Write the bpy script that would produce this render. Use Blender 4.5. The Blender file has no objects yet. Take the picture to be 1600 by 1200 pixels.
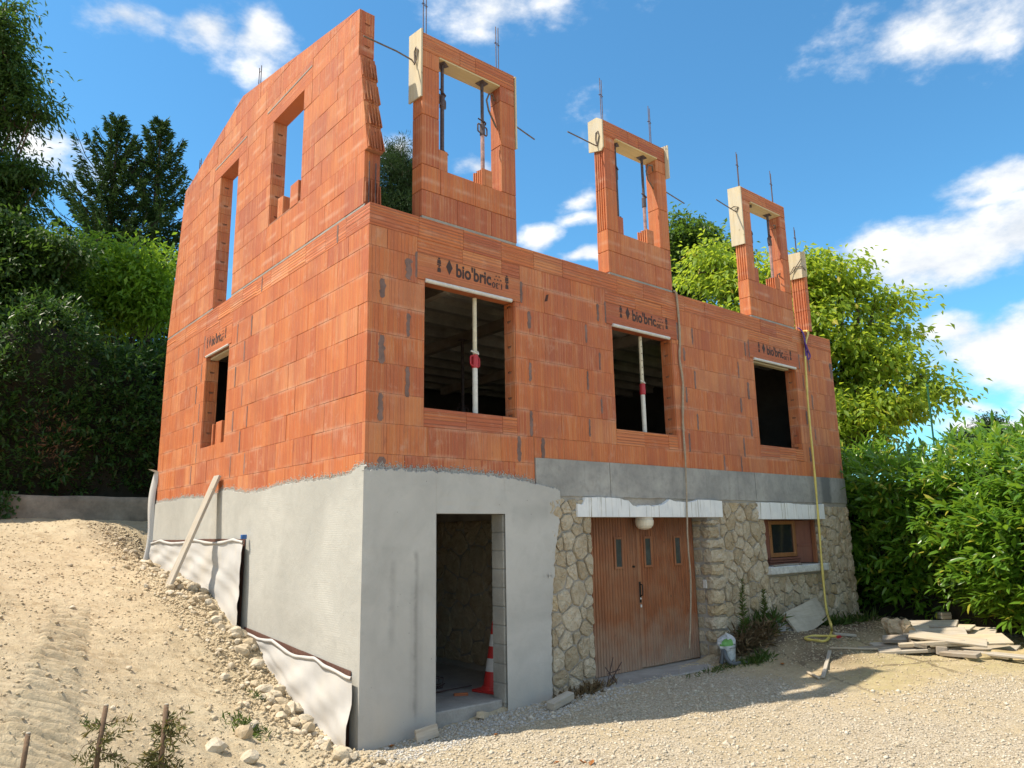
import bpy, math, random
import numpy as np
from mathutils import Vector, Matrix, Euler

random.seed(7)
rng = np.random.default_rng(11)
R = math.radians
scene = bpy.context.scene
COL = scene.collection

# ------------------------------------------------------------------ camera
CAM = Vector((-3.667, -6.640, -0.818))
YAW, PITCH, ROLL, FPX = R(40.127), R(11.303), R(-1.000), 1174.24
def cam_axes():
    f = Vector((math.sin(YAW)*math.cos(PITCH), math.cos(YAW)*math.cos(PITCH), math.sin(PITCH)))
    r = Vector((math.cos(YAW), -math.sin(YAW), 0.0))
    u = r.cross(f)
    c, s = math.cos(ROLL), math.sin(ROLL)
    return f, c*r + s*u, -s*r + c*u
CF, CR, CU = cam_axes()
cd = bpy.data.cameras.new('camera')
cd.sensor_fit = 'HORIZONTAL'
cd.sensor_width = 36.0
cd.lens = FPX/1600*36
cd.clip_start, cd.clip_end = 0.05, 2000
cam = bpy.data.objects.new('camera', cd)
M = Matrix((CR, CU, -CF)).transposed().to_4x4()
M.translation = CAM
cam.matrix_world = M
COL.objects.link(cam)
scene.camera = cam

def view_dir(px, py):                    # direction in the world of a point of the photograph
    return (CF + CR*((px-800)/FPX) - CU*((py-600)/FPX))
def at(px, py, d):                       # world point at depth d
    return CAM + view_dir(px, py)*d
def on_z(px, py, z):
    v = view_dir(px, py)
    return CAM + v*((z-CAM.z)/v.z)
def on_y(px, py, y):
    v = view_dir(px, py)
    return CAM + v*((y-CAM.y)/v.y)
def on_x(px, py, x):
    v = view_dir(px, py)
    return CAM + v*((x-CAM.x)/v.x)

# ------------------------------------------------------------------ sky, sun, exposure
SUN_TRAVEL = Vector((0.455, -0.245, -0.87)).normalized()
SUN_EL = math.asin(-SUN_TRAVEL.z)
SUN_ROT = math.atan2(-SUN_TRAVEL.x, -SUN_TRAVEL.y)
SKY_STRENGTH = 0.15
sl = bpy.data.lights.new('sun', 'SUN')
sl.energy = 2.95
sl.angle = R(0.53)
sl.color = (1.0, 0.89, 0.73)
so = bpy.data.objects.new('sun', sl)
so.rotation_euler = SUN_TRAVEL.to_track_quat('-Z', 'Y').to_euler()
so.location = (-8, 5, 16)
COL.objects.link(so)
vs = scene.view_settings
vs.view_transform = 'Standard'
vs.look = 'None'
vs.gamma = 1.0
vs.use_curve_mapping = False
vs.exposure = 1.22

world = bpy.data.worlds.new('World')
scene.world = world
world.use_nodes = True
wn, wl = world.node_tree.nodes, world.node_tree.links
wn.clear()
def wnode(t, **k):
    n = wn.new(t)
    for a, b in k.items():
        setattr(n, a, b)
    return n
w_out = wnode('ShaderNodeOutputWorld')
w_bg = wnode('ShaderNodeBackground')
w_bg.inputs['Strength'].default_value = SKY_STRENGTH
sky = wnode('ShaderNodeTexSky', sky_type='NISHITA', sun_disc=False, sun_elevation=SUN_EL, sun_rotation=SUN_ROT)
sky.altitude = 0
sky.air_density = 1.0
sky.dust_density = 0.2
sky.ozone_density = 2.0
wl.new(w_bg.outputs[0], w_out.inputs[0])
w_tc = wnode('ShaderNodeTexCoord')
w_nw = wnode('ShaderNodeTexNoise')            # ragged outlines for the clouds
w_nw.inputs['Scale'].default_value = 4.5
w_nw.inputs['Detail'].default_value = 5
wl.new(w_tc.outputs['Generated'], w_nw.inputs['Vector'])
w_sub = wnode('ShaderNodeVectorMath', operation='SUBTRACT')
wl.new(w_nw.outputs['Color'], w_sub.inputs[0])
w_sub.inputs[1].default_value = (0.5, 0.5, 0.5)
w_scl = wnode('ShaderNodeVectorMath', operation='SCALE')
wl.new(w_sub.outputs[0], w_scl.inputs[0])
w_scl.inputs['Scale'].default_value = 0.13
w_add = wnode('ShaderNodeVectorMath', operation='ADD')
wl.new(w_tc.outputs['Generated'], w_add.inputs[0])
wl.new(w_scl.outputs[0], w_add.inputs[1])
# cloud banks: (direction, half width, half height, thickness)
CLOUDS = [((190, 40), 75, 42, .82), ((305, 62), 90, 45, .85), ((390, 75), 62, 45, .9), ((60, 235), 95, 55, .55),
          ((780, 15), 130, 60, .66), ((870, 20), 60, 45, .55),
          ((1470, 30), 170, 62, .74), ((1580, 20), 90, 50, .7), ((1480, 380), 180, 66, 1.0), ((1390, 375), 80, 48, .9), ((1610, 340), 120, 65, 1.1),
          ((1550, 535), 150, 58, .98), ((1470, 515), 80, 38, .85), ((1590, 250), 90, 32, .95), ((1530, 295), 70, 20, .6),
          ((836, 375), 34, 28, .92), ((908, 412), 44, 15, 1.0), ((905, 320), 42, 20, .6), ((730, 268), 50, 22, .8), ((620, 235), 50, 22, .6),
          ((1560, 655), 130, 24, .95), ((1470, 625), 50, 14, .7), ((1590, 615), 40, 20, .8), ((1195, 85), 30, 12, .3), ((900, 350), 60, 14, .5)]
SKYDIRS = [(view_dir(c[0][0], c[0][1]).normalized(), c[1]/FPX, c[2]/FPX, c[3]) for c in CLOUDS]
best = None
for d, rx, ry, wgt in SKYDIRS:
    right = d.cross(Vector((0, 0, 1))).normalized()
    up = right.cross(d)
    mp = wnode('ShaderNodeMapping', vector_type='TEXTURE')
    mp.inputs['Location'].default_value = d
    mp.inputs['Rotation'].default_value = Matrix((d, right, up)).transposed().to_euler()
    mp.inputs['Scale'].default_value = (1.0, rx*1.15, ry*1.15)
    wl.new(w_add.outputs[0], mp.inputs['Vector'])
    ln = wnode('ShaderNodeVectorMath', operation='LENGTH')
    wl.new(mp.outputs[0], ln.inputs[0])
    mr = wnode('ShaderNodeMapRange')
    mr.inputs['From Min'].default_value = 1.15
    mr.inputs['From Max'].default_value = 0.0
    mr.inputs['To Min'].default_value = 0.0
    mr.inputs['To Max'].default_value = wgt
    wl.new(ln.outputs['Value'], mr.inputs['Value'])
    if best is None:
        best = mr.outputs[0]
    else:
        mx = wnode('ShaderNodeMath', operation='MAXIMUM')
        wl.new(best, mx.inputs[0])
        wl.new(mr.outputs[0], mx.inputs[1])
        best = mx.outputs[0]
# unseen clouds added round the rest of the sky, thickened as neutral fill
w_n3 = wnode('ShaderNodeTexNoise')
w_n3.inputs['Scale'].default_value = 2.6
w_n3.inputs['Detail'].default_value = 2
w_map3 = wnode('ShaderNodeMapping')
w_map3.inputs['Scale'].default_value = (1, 1, 1.6)
wl.new(w_add.outputs[0], w_map3.inputs['Vector'])
wl.new(w_map3.outputs[0], w_n3.inputs['Vector'])
w_b3 = wnode('ShaderNodeMapRange')
w_b3.inputs['From Min'].default_value = 0.42
w_b3.inputs['From Max'].default_value = 0.60
w_b3.inputs['To Max'].default_value = 0.95
wl.new(w_n3.outputs['Fac'], w_b3.inputs['Value'])
w_dot = wnode('ShaderNodeVectorMath', operation='DOT_PRODUCT')
wl.new(w_tc.outputs['Generated'], w_dot.inputs[0])
w_dot.inputs[1].default_value = CF
w_out_ = wnode('ShaderNodeMapRange')
w_out_.inputs['From Min'].default_value = 0.78
w_out_.inputs['From Max'].default_value = 0.62
wl.new(w_dot.outputs['Value'], w_out_.inputs['Value'])
w_m3 = wnode('ShaderNodeMath', operation='MULTIPLY')
wl.new(w_b3.outputs[0], w_m3.inputs[0])
wl.new(w_out_.outputs[0], w_m3.inputs[1])
w_mx3 = wnode('ShaderNodeMath', operation='MAXIMUM')
wl.new(best, w_mx3.inputs[0])
wl.new(w_m3.outputs[0], w_mx3.inputs[1])
best = w_mx3.outputs[0]
w_n2 = wnode('ShaderNodeTexNoise')
w_n2.inputs['Scale'].default_value = 7.0
w_n2.inputs['Detail'].default_value = 9
w_n2.inputs['Roughness'].default_value = 0.6
w_map2 = wnode('ShaderNodeMapping')
w_map2.inputs['Scale'].default_value = (1, 1, 1.9)
wl.new(w_tc.outputs['Generated'], w_map2.inputs['Vector'])
wl.new(w_map2.outputs[0], w_n2.inputs['Vector'])
w_m = wnode('ShaderNodeMath', operation='MULTIPLY_ADD')      # bank + noise
wl.new(w_n2.outputs['Fac'], w_m.inputs[0])
w_m.inputs[1].default_value = 1.75
wl.new(best, w_m.inputs[2])
w_den = wnode('ShaderNodeMapRange', interpolation_type='SMOOTHSTEP')
w_den.inputs['From Min'].default_value = 1.10
w_den.inputs['From Max'].default_value = 1.62
wl.new(w_m.outputs[0], w_den.inputs['Value'])
w_ramp = wnode('ShaderNodeMapRange')
w_ramp.inputs['From Min'].default_value = 0.35
w_ramp.inputs['From Max'].default_value = 0.68
wl.new(w_n2.outputs['Fac'], w_ramp.inputs['Value'])
w_cc = wnode('ShaderNodeMix', data_type='RGBA')
w_cc.inputs[6].default_value = (2.1, 2.3, 2.55, 1)
w_cc.inputs[7].default_value = (3.75, 3.68, 3.6, 1)
wl.new(w_ramp.outputs[0], w_cc.inputs[0])
w_tint = wnode('ShaderNodeMix', data_type='RGBA', blend_type='MULTIPLY')
w_tint.inputs[0].default_value = 1.0
w_tint.inputs[7].default_value = (.30, .57, .64, 1)
wl.new(sky.outputs[0], w_tint.inputs[6])
w_mix = wnode('ShaderNodeMix', data_type='RGBA')
wl.new(w_den.outputs[0], w_mix.inputs[0])
wl.new(w_tint.outputs[2], w_mix.inputs[6])
wl.new(w_cc.outputs[2], w_mix.inputs[7])
wl.new(w_mix.outputs[2], w_bg.inputs['Color'])
scene.cycles.max_bounces = 8
scene.cycles.transparent_max_bounces = 8
scene.cycles.sample_clamp_indirect = 6

# ------------------------------------------------------------------ mesh helpers
WM = {}
def link(o, parent=None):
    COL.objects.link(o)
    if parent is not None:
        o.parent = parent
        o.matrix_parent_inverse = WM.get(parent.name, Matrix()).inverted()
    return o
def props(o, label=None, cat=None, group=None, kind=None):
    if label: o['label'] = label
    if cat: o['category'] = cat
    if group: o['group'] = group
    if kind: o['kind'] = kind
    return o
def thing(name, label, cat, loc=(0, 0, 0), rz=0.0, group=None):
    o = bpy.data.objects.new(name, None)
    o.empty_display_size = 0.2
    COL.objects.link(o)
    o.location = loc
    o.rotation_euler = (0, 0, rz)
    WM[o.name] = Matrix()               # children are built in the thing's own frame
    props(o, label, cat, group)
    return o
def part(name, mesh, parent, loc=(0, 0, 0), rot=(0, 0, 0)):
    o = bpy.data.objects.new(name, mesh)
    o.location = loc
    o.rotation_euler = rot
    return link(o, parent)
def dup(root, loc=None, rz=None, label=None):
    def cp(o, par):
        c = o.copy()
        COL.objects.link(c)
        if par is not None:
            c.parent = par
        for ch in o.children:
            cp(ch, c)
        return c
    r = cp(root, None)
    if loc is not None: r.location = loc
    if rz is not None: r.rotation_euler = (0, 0, rz)
    if label: r['label'] = label
    return r

class MB:
    def __init__(s):
        s.v, s.f = [], []
    def add(s, vs, fs):
        n = len(s.v)
        s.v += [tuple(p) for p in vs]
        s.f += [tuple(i+n for i in f) for f in fs]
        return s
    def box(s, x0, x1, y0, y1, z0, z1, mtx=None):
        vs = [Vector((x, y, z)) for z in (z0, z1) for y in (y0, y1) for x in (x0, x1)]
        if mtx is not None: vs = [mtx @ p for p in vs]
        return s.add(vs, [(0, 2, 3, 1), (4, 5, 7, 6), (0, 1, 5, 4), (2, 6, 7, 3), (0, 4, 6, 2), (1, 3, 7, 5)])
    def cbox(s, x0, x1, y0, y1, z0, z1, c=0.004, mtx=None):          # box with all edges chamfered
        X, Y, Z = (x0, x1), (y0, y1), (z0, z1)
        vs = []
        idx = {}
        for a in (0, 1):
            for b in (0, 1):
                for d in (0, 1):
                    sx, sy, sz = (c, -c)[a], (c, -c)[b], (c, -c)[d]
                    for k, p in enumerate(((X[a], Y[b]+sy, Z[d]+sz), (X[a]+sx, Y[b], Z[d]+sz), (X[a]+sx, Y[b]+sy, Z[d]))):
                        idx[a, b, d, k] = len(vs)
                        vs.append(Vector(p))
        fs = []
        for a in (0, 1):
            q = [idx[a, b, d, 0] for b, d in ((0, 0), (0, 1), (1, 1), (1, 0))]
            fs.append(q if a == 0 else q[::-1])
            q = [idx[b, a, d, 1] for b, d in ((0, 0), (1, 0), (1, 1), (0, 1))]
            fs.append(q if a == 0 else q[::-1])
            q = [idx[b, d, a, 2] for b, d in ((0, 0), (0, 1), (1, 1), (1, 0))]
            fs.append(q if a == 0 else q[::-1])
        for a in (0, 1):
            for b in (0, 1):
                fl = (a+b) % 2
                q = [idx[a, b, 0, 0], idx[a, b, 1, 0], idx[a, b, 1, 1], idx[a, b, 0, 1]]
                fs.append(q if fl else q[::-1])
                q = [idx[a, 0, b, 0], idx[a, 1, b, 0], idx[a, 1, b, 2], idx[a, 0, b, 2]]
                fs.append(q[::-1] if fl else q)
                q = [idx[0, a, b, 1], idx[1, a, b, 1], idx[1, a, b, 2], idx[0, a, b, 2]]
                fs.append(q if fl else q[::-1])
                for d in (0, 1):
                    q = [idx[a, b, d, 0], idx[a, b, d, 1], idx[a, b, d, 2]]
                    fs.append(q if (a+b+d) % 2 else q[::-1])
        if mtx is not None: vs = [mtx @ p for p in vs]
        return s.add(vs, fs)
    def tube(s, pts, r, n=8, cap=True):
        pts = [Vector(p) for p in pts]
        rad = r if isinstance(r, (list, tuple)) else [r]*len(pts)
        base = len(s.v)
        prev = None
        for i, p in enumerate(pts):
            t = (pts[min(i+1, len(pts)-1)] - pts[max(i-1, 0)])
            if t.length < 1e-9: t = Vector((0, 0, 1))
            t.normalize()
            if prev is None:
                a = t.orthogonal().normalized()
            else:
                a = (prev - t*prev.dot(t))
                a = a.normalized() if a.length > 1e-6 else t.orthogonal().normalized()
            prev = a
            b = t.cross(a)
            for k in range(n):
                q = 2*math.pi*k/n
                s.v.append(tuple(p + (a*math.cos(q) + b*math.sin(q))*rad[i]))
        for i in range(len(pts)-1):
            for k in range(n):
                a0, a1 = base+i*n+k, base+i*n+(k+1) % n
                s.f.append((a0, a1, a1+n, a0+n))
        if cap:
            s.f.append(tuple(base+k for k in range(n))[::-1])
            s.f.append(tuple(base+(len(pts)-1)*n+k for k in range(n)))
        return s
    def prism(s, poly, fn0, fn1):          # poly in 2D; fn maps (u,v) to the two end faces
        n = len(poly)
        vs = [fn0(*p) for p in poly] + [fn1(*p) for p in poly]
        fs = [tuple(range(n)), tuple(range(2*n-1, n-1, -1))]
        fs += [(i, i+n, (i+1) % n+n, (i+1) % n) for i in range(n)]
        return s.add(vs, fs)
    def grid(s, P):                        # P[i][j] points
        m, n = len(P), len(P[0])
        b = len(s.v)
        for row in P:
            s.v += [tuple(p) for p in row]
        for i in range(m-1):
            for j in range(n-1):
                s.f.append((b+i*n+j, b+(i+1)*n+j, b+(i+1)*n+j+1, b+i*n+j+1))
        return s
    def mesh(s, name, mat, smooth=False):
        me = bpy.data.meshes.new(name)
        me.from_pydata(s.v, [], s.f)
        if mat: me.materials.append(mat)
        if smooth:
            me.shade_smooth()
        me.update()
        return me
    def fix(s):                            # unify normals
        import bmesh
        me = bpy.data.meshes.new('t')
        me.from_pydata(s.v, [], s.f)
        bm = bmesh.new(); bm.from_mesh(me)
        bmesh.ops.recalc_face_normals(bm, faces=bm.faces)
        s.v = [tuple(v.co) for v in bm.verts]
        s.f = [tuple(v.index for v in f.verts) for f in bm.faces]
        bm.free(); bpy.data.meshes.remove(me)
        return s

def np_mesh(name, V, F, mat, smooth=False):        # V (n,3), F (m,k) arrays
    me = bpy.data.meshes.new(name)
    V = np.ascontiguousarray(V, np.float32)
    F = np.ascontiguousarray(F, np.int32)
    m, k = F.shape
    me.vertices.add(len(V)); me.vertices.foreach_set('co', V.ravel())
    me.loops.add(m*k); me.loops.foreach_set('vertex_index', F.ravel())
    me.polygons.add(m)
    me.polygons.foreach_set('loop_start', np.arange(0, m*k, k, dtype=np.int32))
    me.polygons.foreach_set('loop_total', np.full(m, k, np.int32))
    if smooth:
        me.polygons.foreach_set('use_smooth', np.ones(m, bool))
    if mat: me.materials.append(mat)
    me.update(calc_edges=True)
    return me

# value noise on a lattice, vectorised
_T = np.random.default_rng(3).random((256, 256))
def vnoise(x, y):
    xi, yi = np.floor(x).astype(int), np.floor(y).astype(int)
    fx, fy = x-xi, y-yi
    fx, fy = fx*fx*(3-2*fx), fy*fy*(3-2*fy)
    a, b = _T[xi & 255, yi & 255], _T[(xi+1) & 255, yi & 255]
    c, d = _T[xi & 255, (yi+1) & 255], _T[(xi+1) & 255, (yi+1) & 255]
    return (a*(1-fx)+b*fx)*(1-fy) + (c*(1-fx)+d*fx)*fy
def fbm(x, y, o=4, g=.5):
    s, a, t = 0, 1.0, 0
    for i in range(o):
        s = s + a*vnoise(x*2**i+17.3*i, y*2**i-9.1*i); t += a; a *= g
    return s/t*2-1
def n1(x, seed=0.0, o=4):
    return float(fbm(np.array([x*1.0]), np.array([seed*7.31]), o)[0])

# ------------------------------------------------------------------ materials
class NT:
    def __init__(s, name):
        s.m = bpy.data.materials.new(name)
        s.m.use_nodes = True
        s.n, s.l = s.m.node_tree.nodes, s.m.node_tree.links
        s.p = s.n['Principled BSDF']
        s.out = s.n['Material Output']
    def new(s, t, **k):
        n = s.n.new(t)
        for a, b in k.items(): setattr(n, a, b)
        return n
    def put(s, sock, v):
        if hasattr(v, 'is_output') or isinstance(v, bpy.types.NodeSocket): s.l.new(v, sock)
        else: sock.default_value = v
    def coord(s, kind='Object', scale=None, rot=None, loc=None):
        tc = s.new('ShaderNodeTexCoord')
        if scale is None and rot is None and loc is None: return tc.outputs[kind]
        mp = s.new('ShaderNodeMapping')
        if scale is not None: mp.inputs['Scale'].default_value = scale
        if rot is not None: mp.inputs['Rotation'].default_value = rot
        if loc is not None: mp.inputs['Location'].default_value = loc
        s.l.new(tc.outputs[kind], mp.inputs['Vector'])
        return mp.outputs[0]
    def pos(s, scale=None):
        g = s.new('ShaderNodeNewGeometry')
        if scale is None: return g.outputs['Position']
        mp = s.new('ShaderNodeMapping'); mp.inputs['Scale'].default_value = scale
        s.l.new(g.outputs['Position'], mp.inputs['Vector'])
        return mp.outputs[0]
    def noise(s, vec, scale, detail=4, rough=.55, dist=0.0):
        n = s.new('ShaderNodeTexNoise')
        n.inputs['Scale'].default_value = scale
        n.inputs['Detail'].default_value = detail
        n.inputs['Roughness'].default_value = rough
        n.inputs['Distortion'].default_value = dist
        s.l.new(vec, n.inputs['Vector'])
        return n.outputs['Fac']
    def voro(s, vec, scale, feature='F1', out='Distance', rand=1.0):
        n = s.new('ShaderNodeTexVoronoi', feature=feature)
        n.inputs['Scale'].default_value = scale
        n.inputs['Randomness'].default_value = rand
        s.l.new(vec, n.inputs['Vector'])
        return n.outputs[out]
    def ramp(s, fac, a, b, lo=0.0, hi=1.0, smooth=False):
        n = s.new('ShaderNodeMapRange')
        if smooth: n.interpolation_type = 'SMOOTHSTEP'
        n.inputs['From Min'].default_value = a
        n.inputs['From Max'].default_value = b
        n.inputs['To Min'].default_value = lo
        n.inputs['To Max'].default_value = hi
        s.l.new(fac, n.inputs['Value'])
        return n.outputs[0]
    def mix(s, fac, a, b, mode='MIX'):
        n = s.new('ShaderNodeMix', data_type='RGBA', blend_type=mode)
        s.put(n.inputs[0], fac)
        for sock, v in ((n.inputs[6], a), (n.inputs[7], b)):
            s.put(sock, (*v, 1) if isinstance(v, tuple) and len(v) == 3 else v)
        return n.outputs[2]
    def math(s, op, a, b=0.0, c=0.0):
        n = s.new('ShaderNodeMath', operation=op)
        s.put(n.inputs[0], a); s.put(n.inputs[1], b); s.put(n.inputs[2], c)
        return n.outputs[0]
    def sep(s, vec):
        n = s.new('ShaderNodeSeparateXYZ'); s.l.new(vec, n.inputs[0])
        return n.outputs
    def rnd(s):
        return s.new('ShaderNodeObjectInfo').outputs['Random']
    def island(s):
        return s.new('ShaderNodeNewGeometry').outputs['Random Per Island']
    def bump(s, h, dist=.01, strength=1.0):
        n = s.new('ShaderNodeBump')
        n.inputs['Strength'].default_value = strength
        n.inputs['Distance'].default_value = dist
        s.l.new(h, n.inputs['Height'])
        s.l.new(n.outputs[0], s.p.inputs['Normal'])
        return n
    def done(s, color=None, rough=.8, metal=0.0, spec=None):
        if color is not None:
            s.put(s.p.inputs['Base Color'], (*color, 1) if isinstance(color, tuple) and len(color) == 3 else color)
        s.put(s.p.inputs['Roughness'], rough)
        s.p.inputs['Metallic'].default_value = metal
        if spec is not None: s.p.inputs['Specular IOR Level'].default_value = spec
        return s.m

def flat(name, col, rough=.7, metal=0.0, var=.25, scale=14, bump=.002, spec=None):
    t = NT(name)
    v = t.coord()
    n = t.noise(v, scale, 6, .65)
    n2 = t.noise(v, scale*6, 3, .6)
    c = t.mix(t.ramp(n, .3, .7), tuple(x*(1-var) for x in col), tuple(min(1, x*(1+var)) for x in col))
    c = t.mix(t.ramp(n2, .4, .75, 0, .35), c, tuple(x*(1-1.6*var) if 1.6*var < .8 else x*.3 for x in col))
    if bump: t.bump(n2, bump, .6)
    return t.done(c, rough, metal, spec)

def brick_mat(name, axis, per_island=False, tone=1.0, fine=1.0, wash=1.0):
    """axis 'V': grooves run upright, 'H': grooves run level"""
    t = NT(name)
    v = t.coord()
    x, y, z = t.sep(v)
    r = t.island() if per_island else t.rnd()
    g = t.math('ADD', x, y) if axis == 'V' else t.math('ADD', z, 0.0)
    off = t.math('MULTIPLY_ADD', r, 7.31, g)
    p = t.new('ShaderNodeNewGeometry').outputs['Position']
    # broad smooth panels parted by groups of fine grooves
    fine_w = t.math('PINGPONG', t.math('MULTIPLY', off, 72.0*fine), .5)
    dep = 1.0 if fine > .6 or axis == 'V' else 2.2
    w27 = t.math('MULTIPLY', off, 23.0)
    vb = t.new('ShaderNodeTexVoronoi', voronoi_dimensions='1D', feature='F1')
    vb.inputs['Scale'].default_value = 1.0
    t.l.new(w27, vb.inputs['W'])
    band = t.sep(vb.outputs['Color'])[0]
    ve = t.new('ShaderNodeTexVoronoi', voronoi_dimensions='1D', feature='DISTANCE_TO_EDGE')
    ve.inputs['Scale'].default_value = 1.0
    t.l.new(w27, ve.inputs['W'])
    edge = ve.outputs['Distance']
    groove = t.ramp(edge, 0.02, .10)
    hgt = t.math('MULTIPLY_ADD', t.ramp(fine_w, 0, .28), t.ramp(band, .25, .6, .15, 1.0), groove)
    c = t.mix(r, (.50*tone, .128*tone, .036*tone), (.585*tone, .172*tone, .045*tone))
    c = t.mix(t.ramp(r, .0, .3, .65, 0), c, (.34*tone, .078*tone, .038*tone))
    c = t.mix(t.ramp(r, .72, .95, 0, .42), c, (.60*tone, .27*tone, .13*tone))
    c = t.mix(t.ramp(band, 0, .5, .42, 0), c, (.40*tone, .110*tone, .042*tone))
    c = t.mix(t.ramp(band, .5, 1, 0, .38), c, (.68*tone, .26*tone, .085*tone))
    c = t.mix(t.ramp(groove, 0, 1, .62, 0), c, t.mix(t.ramp(band, .35, .45), (.27, .07, .03), (.74, .36, .18)))
    c = t.mix(t.ramp(fine_w, 0, .3, .26 if fine > .6 or axis == 'V' else .5, 0), c, (.28, .08, .04))
    big = t.noise(p, 1.3, 5, .6)
    c = t.mix(t.ramp(big, .46, .68, 0, .6), c, (.36*tone, .10*tone, .048*tone))
    # pale lime bloom, drawn out along the grooves and heavy at the joints
    edge_n = t.noise(p, 3.7, 5, .7)
    st = t.noise(t.pos((26, 26, 3.2) if axis == 'V' else (5, 5, 30)), 1.0, 5, .7)
    pat = t.noise(p, 2.3, 5, .65)
    zj = t.math('PINGPONG', t.math('DIVIDE', t.sep(p)[2], .314), .5)
    near = t.math('MULTIPLY', t.ramp(zj, .14, .0), t.ramp(t.noise(p, 1.7, 4, .6), .46, .60))
    wsh = t.math('MAXIMUM', t.math('MULTIPLY', t.ramp(st, .46, .72, 0, .8), t.ramp(pat, .46, .66)), t.math('MULTIPLY', near, t.ramp(st, .30, .62, .25, .9)))
    c = t.mix(t.math('MULTIPLY', wsh, .78*wash), c, (.62, .37, .25))
    c = t.mix(t.ramp(edge_n, .60, .72, 0, .5*wash), c, (.58, .33, .22))
    sp = t.noise(p, 60, 3, .6)
    c = t.mix(t.ramp(sp, .62, .8, 0, .35), c, (.66, .38, .24))
    dk = t.noise(t.pos((7, 7, 2.2)), 1.0, 5, .7)
    c = t.mix(t.ramp(dk, .60, .74, 0, .55), c, (.24*tone, .075*tone, .045*tone))
    t.bump(hgt, .0035*dep, .8)
    return t.done(c, t.ramp(pat, .3, .7, .62, .85))

BRICK_V = brick_mat('terracotta upright ribs', 'V')
BRICK_VI = brick_mat('terracotta upright ribs joined', 'V', True)
BRICK_H = brick_mat('terracotta level ribs', 'H', fine=.36, wash=.8)
BRICK_F = brick_mat('terracotta fine lintel ribs', 'H', fine=1.5, wash=.35)
BRICK_CUT = brick_mat('terracotta cut face', 'V', tone=.72, fine=.5, wash=.5)

def mortar_mat(name, col, sc=30, var=.3):
    t = NT(name)
    p = t.pos()
    n, n2 = t.noise(p, 3, 6, .65), t.noise(p, sc, 5, .7)
    c = t.mix(t.ramp(n, .3, .7), tuple(x*(1-var) for x in col), tuple(x*(1+var*.6) for x in col))
    c = t.mix(t.ramp(n2, .45, .75, 0, .4), c, tuple(x*.55 for x in col))
    t.bump(n2, .008, .8)
    return t.done(c, .92)
MORTAR = mortar_mat('grey bedding mortar', (.33, .31, .28))
MORTAR_POCKET = mortar_mat('brown grey joint mortar', (.215, .135, .115), 40, .5)
MORTAR_STONE = mortar_mat('rubble pointing', (.37, .34, .30), 45)
CORE = mortar_mat('brick coloured joint mortar', (.34, .15, .085))  # brick coloured mortar that shows in the joints

def plaster_mat(name, col, stains=False):
    t = NT(name)
    p = t.pos()
    x, y, z = t.sep(p)
    n = t.noise(p, .9, 6, .6, .6)
    n2 = t.noise(p, 5, 6, .65, .4)
    n3 = t.noise(p, 90, 4, .65)
    c = t.mix(t.ramp(n, .3, .7), tuple(k*.82 for k in col), tuple(k*1.1 for k in col))
    c = t.mix(t.ramp(n2, .5, .72, 0, .30), c, tuple(k*.72 for k in col))
    c = t.mix(t.ramp(n3, .6, .8, 0, .25), c, tuple(k*.6 for k in col))
    # fresh darker band near the rough upper edge, dirt splashed at the foot
    c = t.mix(t.math('MULTIPLY', t.ramp(z, -.55, -.25, 0, .75), t.ramp(n2, .3, .7)), c, tuple(k*.84 for k in col))
    c = t.mix(t.math('MULTIPLY', t.ramp(z, -2.25, -2.75, 0, .6), t.ramp(n, .35, .6)), c, (.40, .34, .25))
    if stains:
        wob = t.math('MULTIPLY_ADD', n2, .06, x)
        def strip(x0, x1, z0, z1, amt, c):
            a = t.math('MULTIPLY', t.ramp(wob, x0-.02, x0+.03, smooth=True), t.ramp(wob, x1+.03, x1-.02, smooth=True))
            b = t.math('MULTIPLY', t.ramp(z, z0-.12, z0+.12, smooth=True), t.ramp(z, z1+.04, z1-.04, smooth=True))
            k = t.math('MULTIPLY', t.math('MULTIPLY', a, b), t.ramp(n2, .25, .6, .35*amt, amt))
            return t.mix(k, c, tuple(q*.40 for q in col))
        c = strip(.60, .64, -2.55, -.98, .62, c)
        c = strip(.55, .70, -2.5, -1.3, .22, c)
        c = strip(.32, .38, -1.85, -1.05, .26, c)
        c = strip(.22, .55, -.99, -.92, .20, c)
        c = strip(1.9, 2.45, -.62, -.50, .18, c)
    tr = t.new('ShaderNodeTexWave', wave_type='BANDS', bands_direction='Z', wave_profile='SIN')
    tr.inputs['Scale'].default_value = 14.0
    tr.inputs['Distortion'].default_value = 5.0
    tr.inputs['Detail'].default_value = 2.0
    tr.inputs['Detail Scale'].default_value = .35
    t.l.new(p, tr.inputs['Vector'])
    h = t.math('MULTIPLY_ADD', n3, .5, t.math('MULTIPLY_ADD', t.math('MULTIPLY', tr.outputs['Fac'], t.ramp(n, .52, .62)), .14, t.math('MULTIPLY', n2, 2.2)))
    pit = t.voro(p, 7.0)
    c = t.mix(t.ramp(pit, .03, .05, .55, 0), c, (.10, .10, .095))
    t.bump(h, .006, .55)
    return t.done(c, .88)
PLASTER = plaster_mat('grey cement render', (.47, .455, .425), True)
PLASTER_G = plaster_mat('grey cement render gable', (.45, .44, .40))

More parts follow.
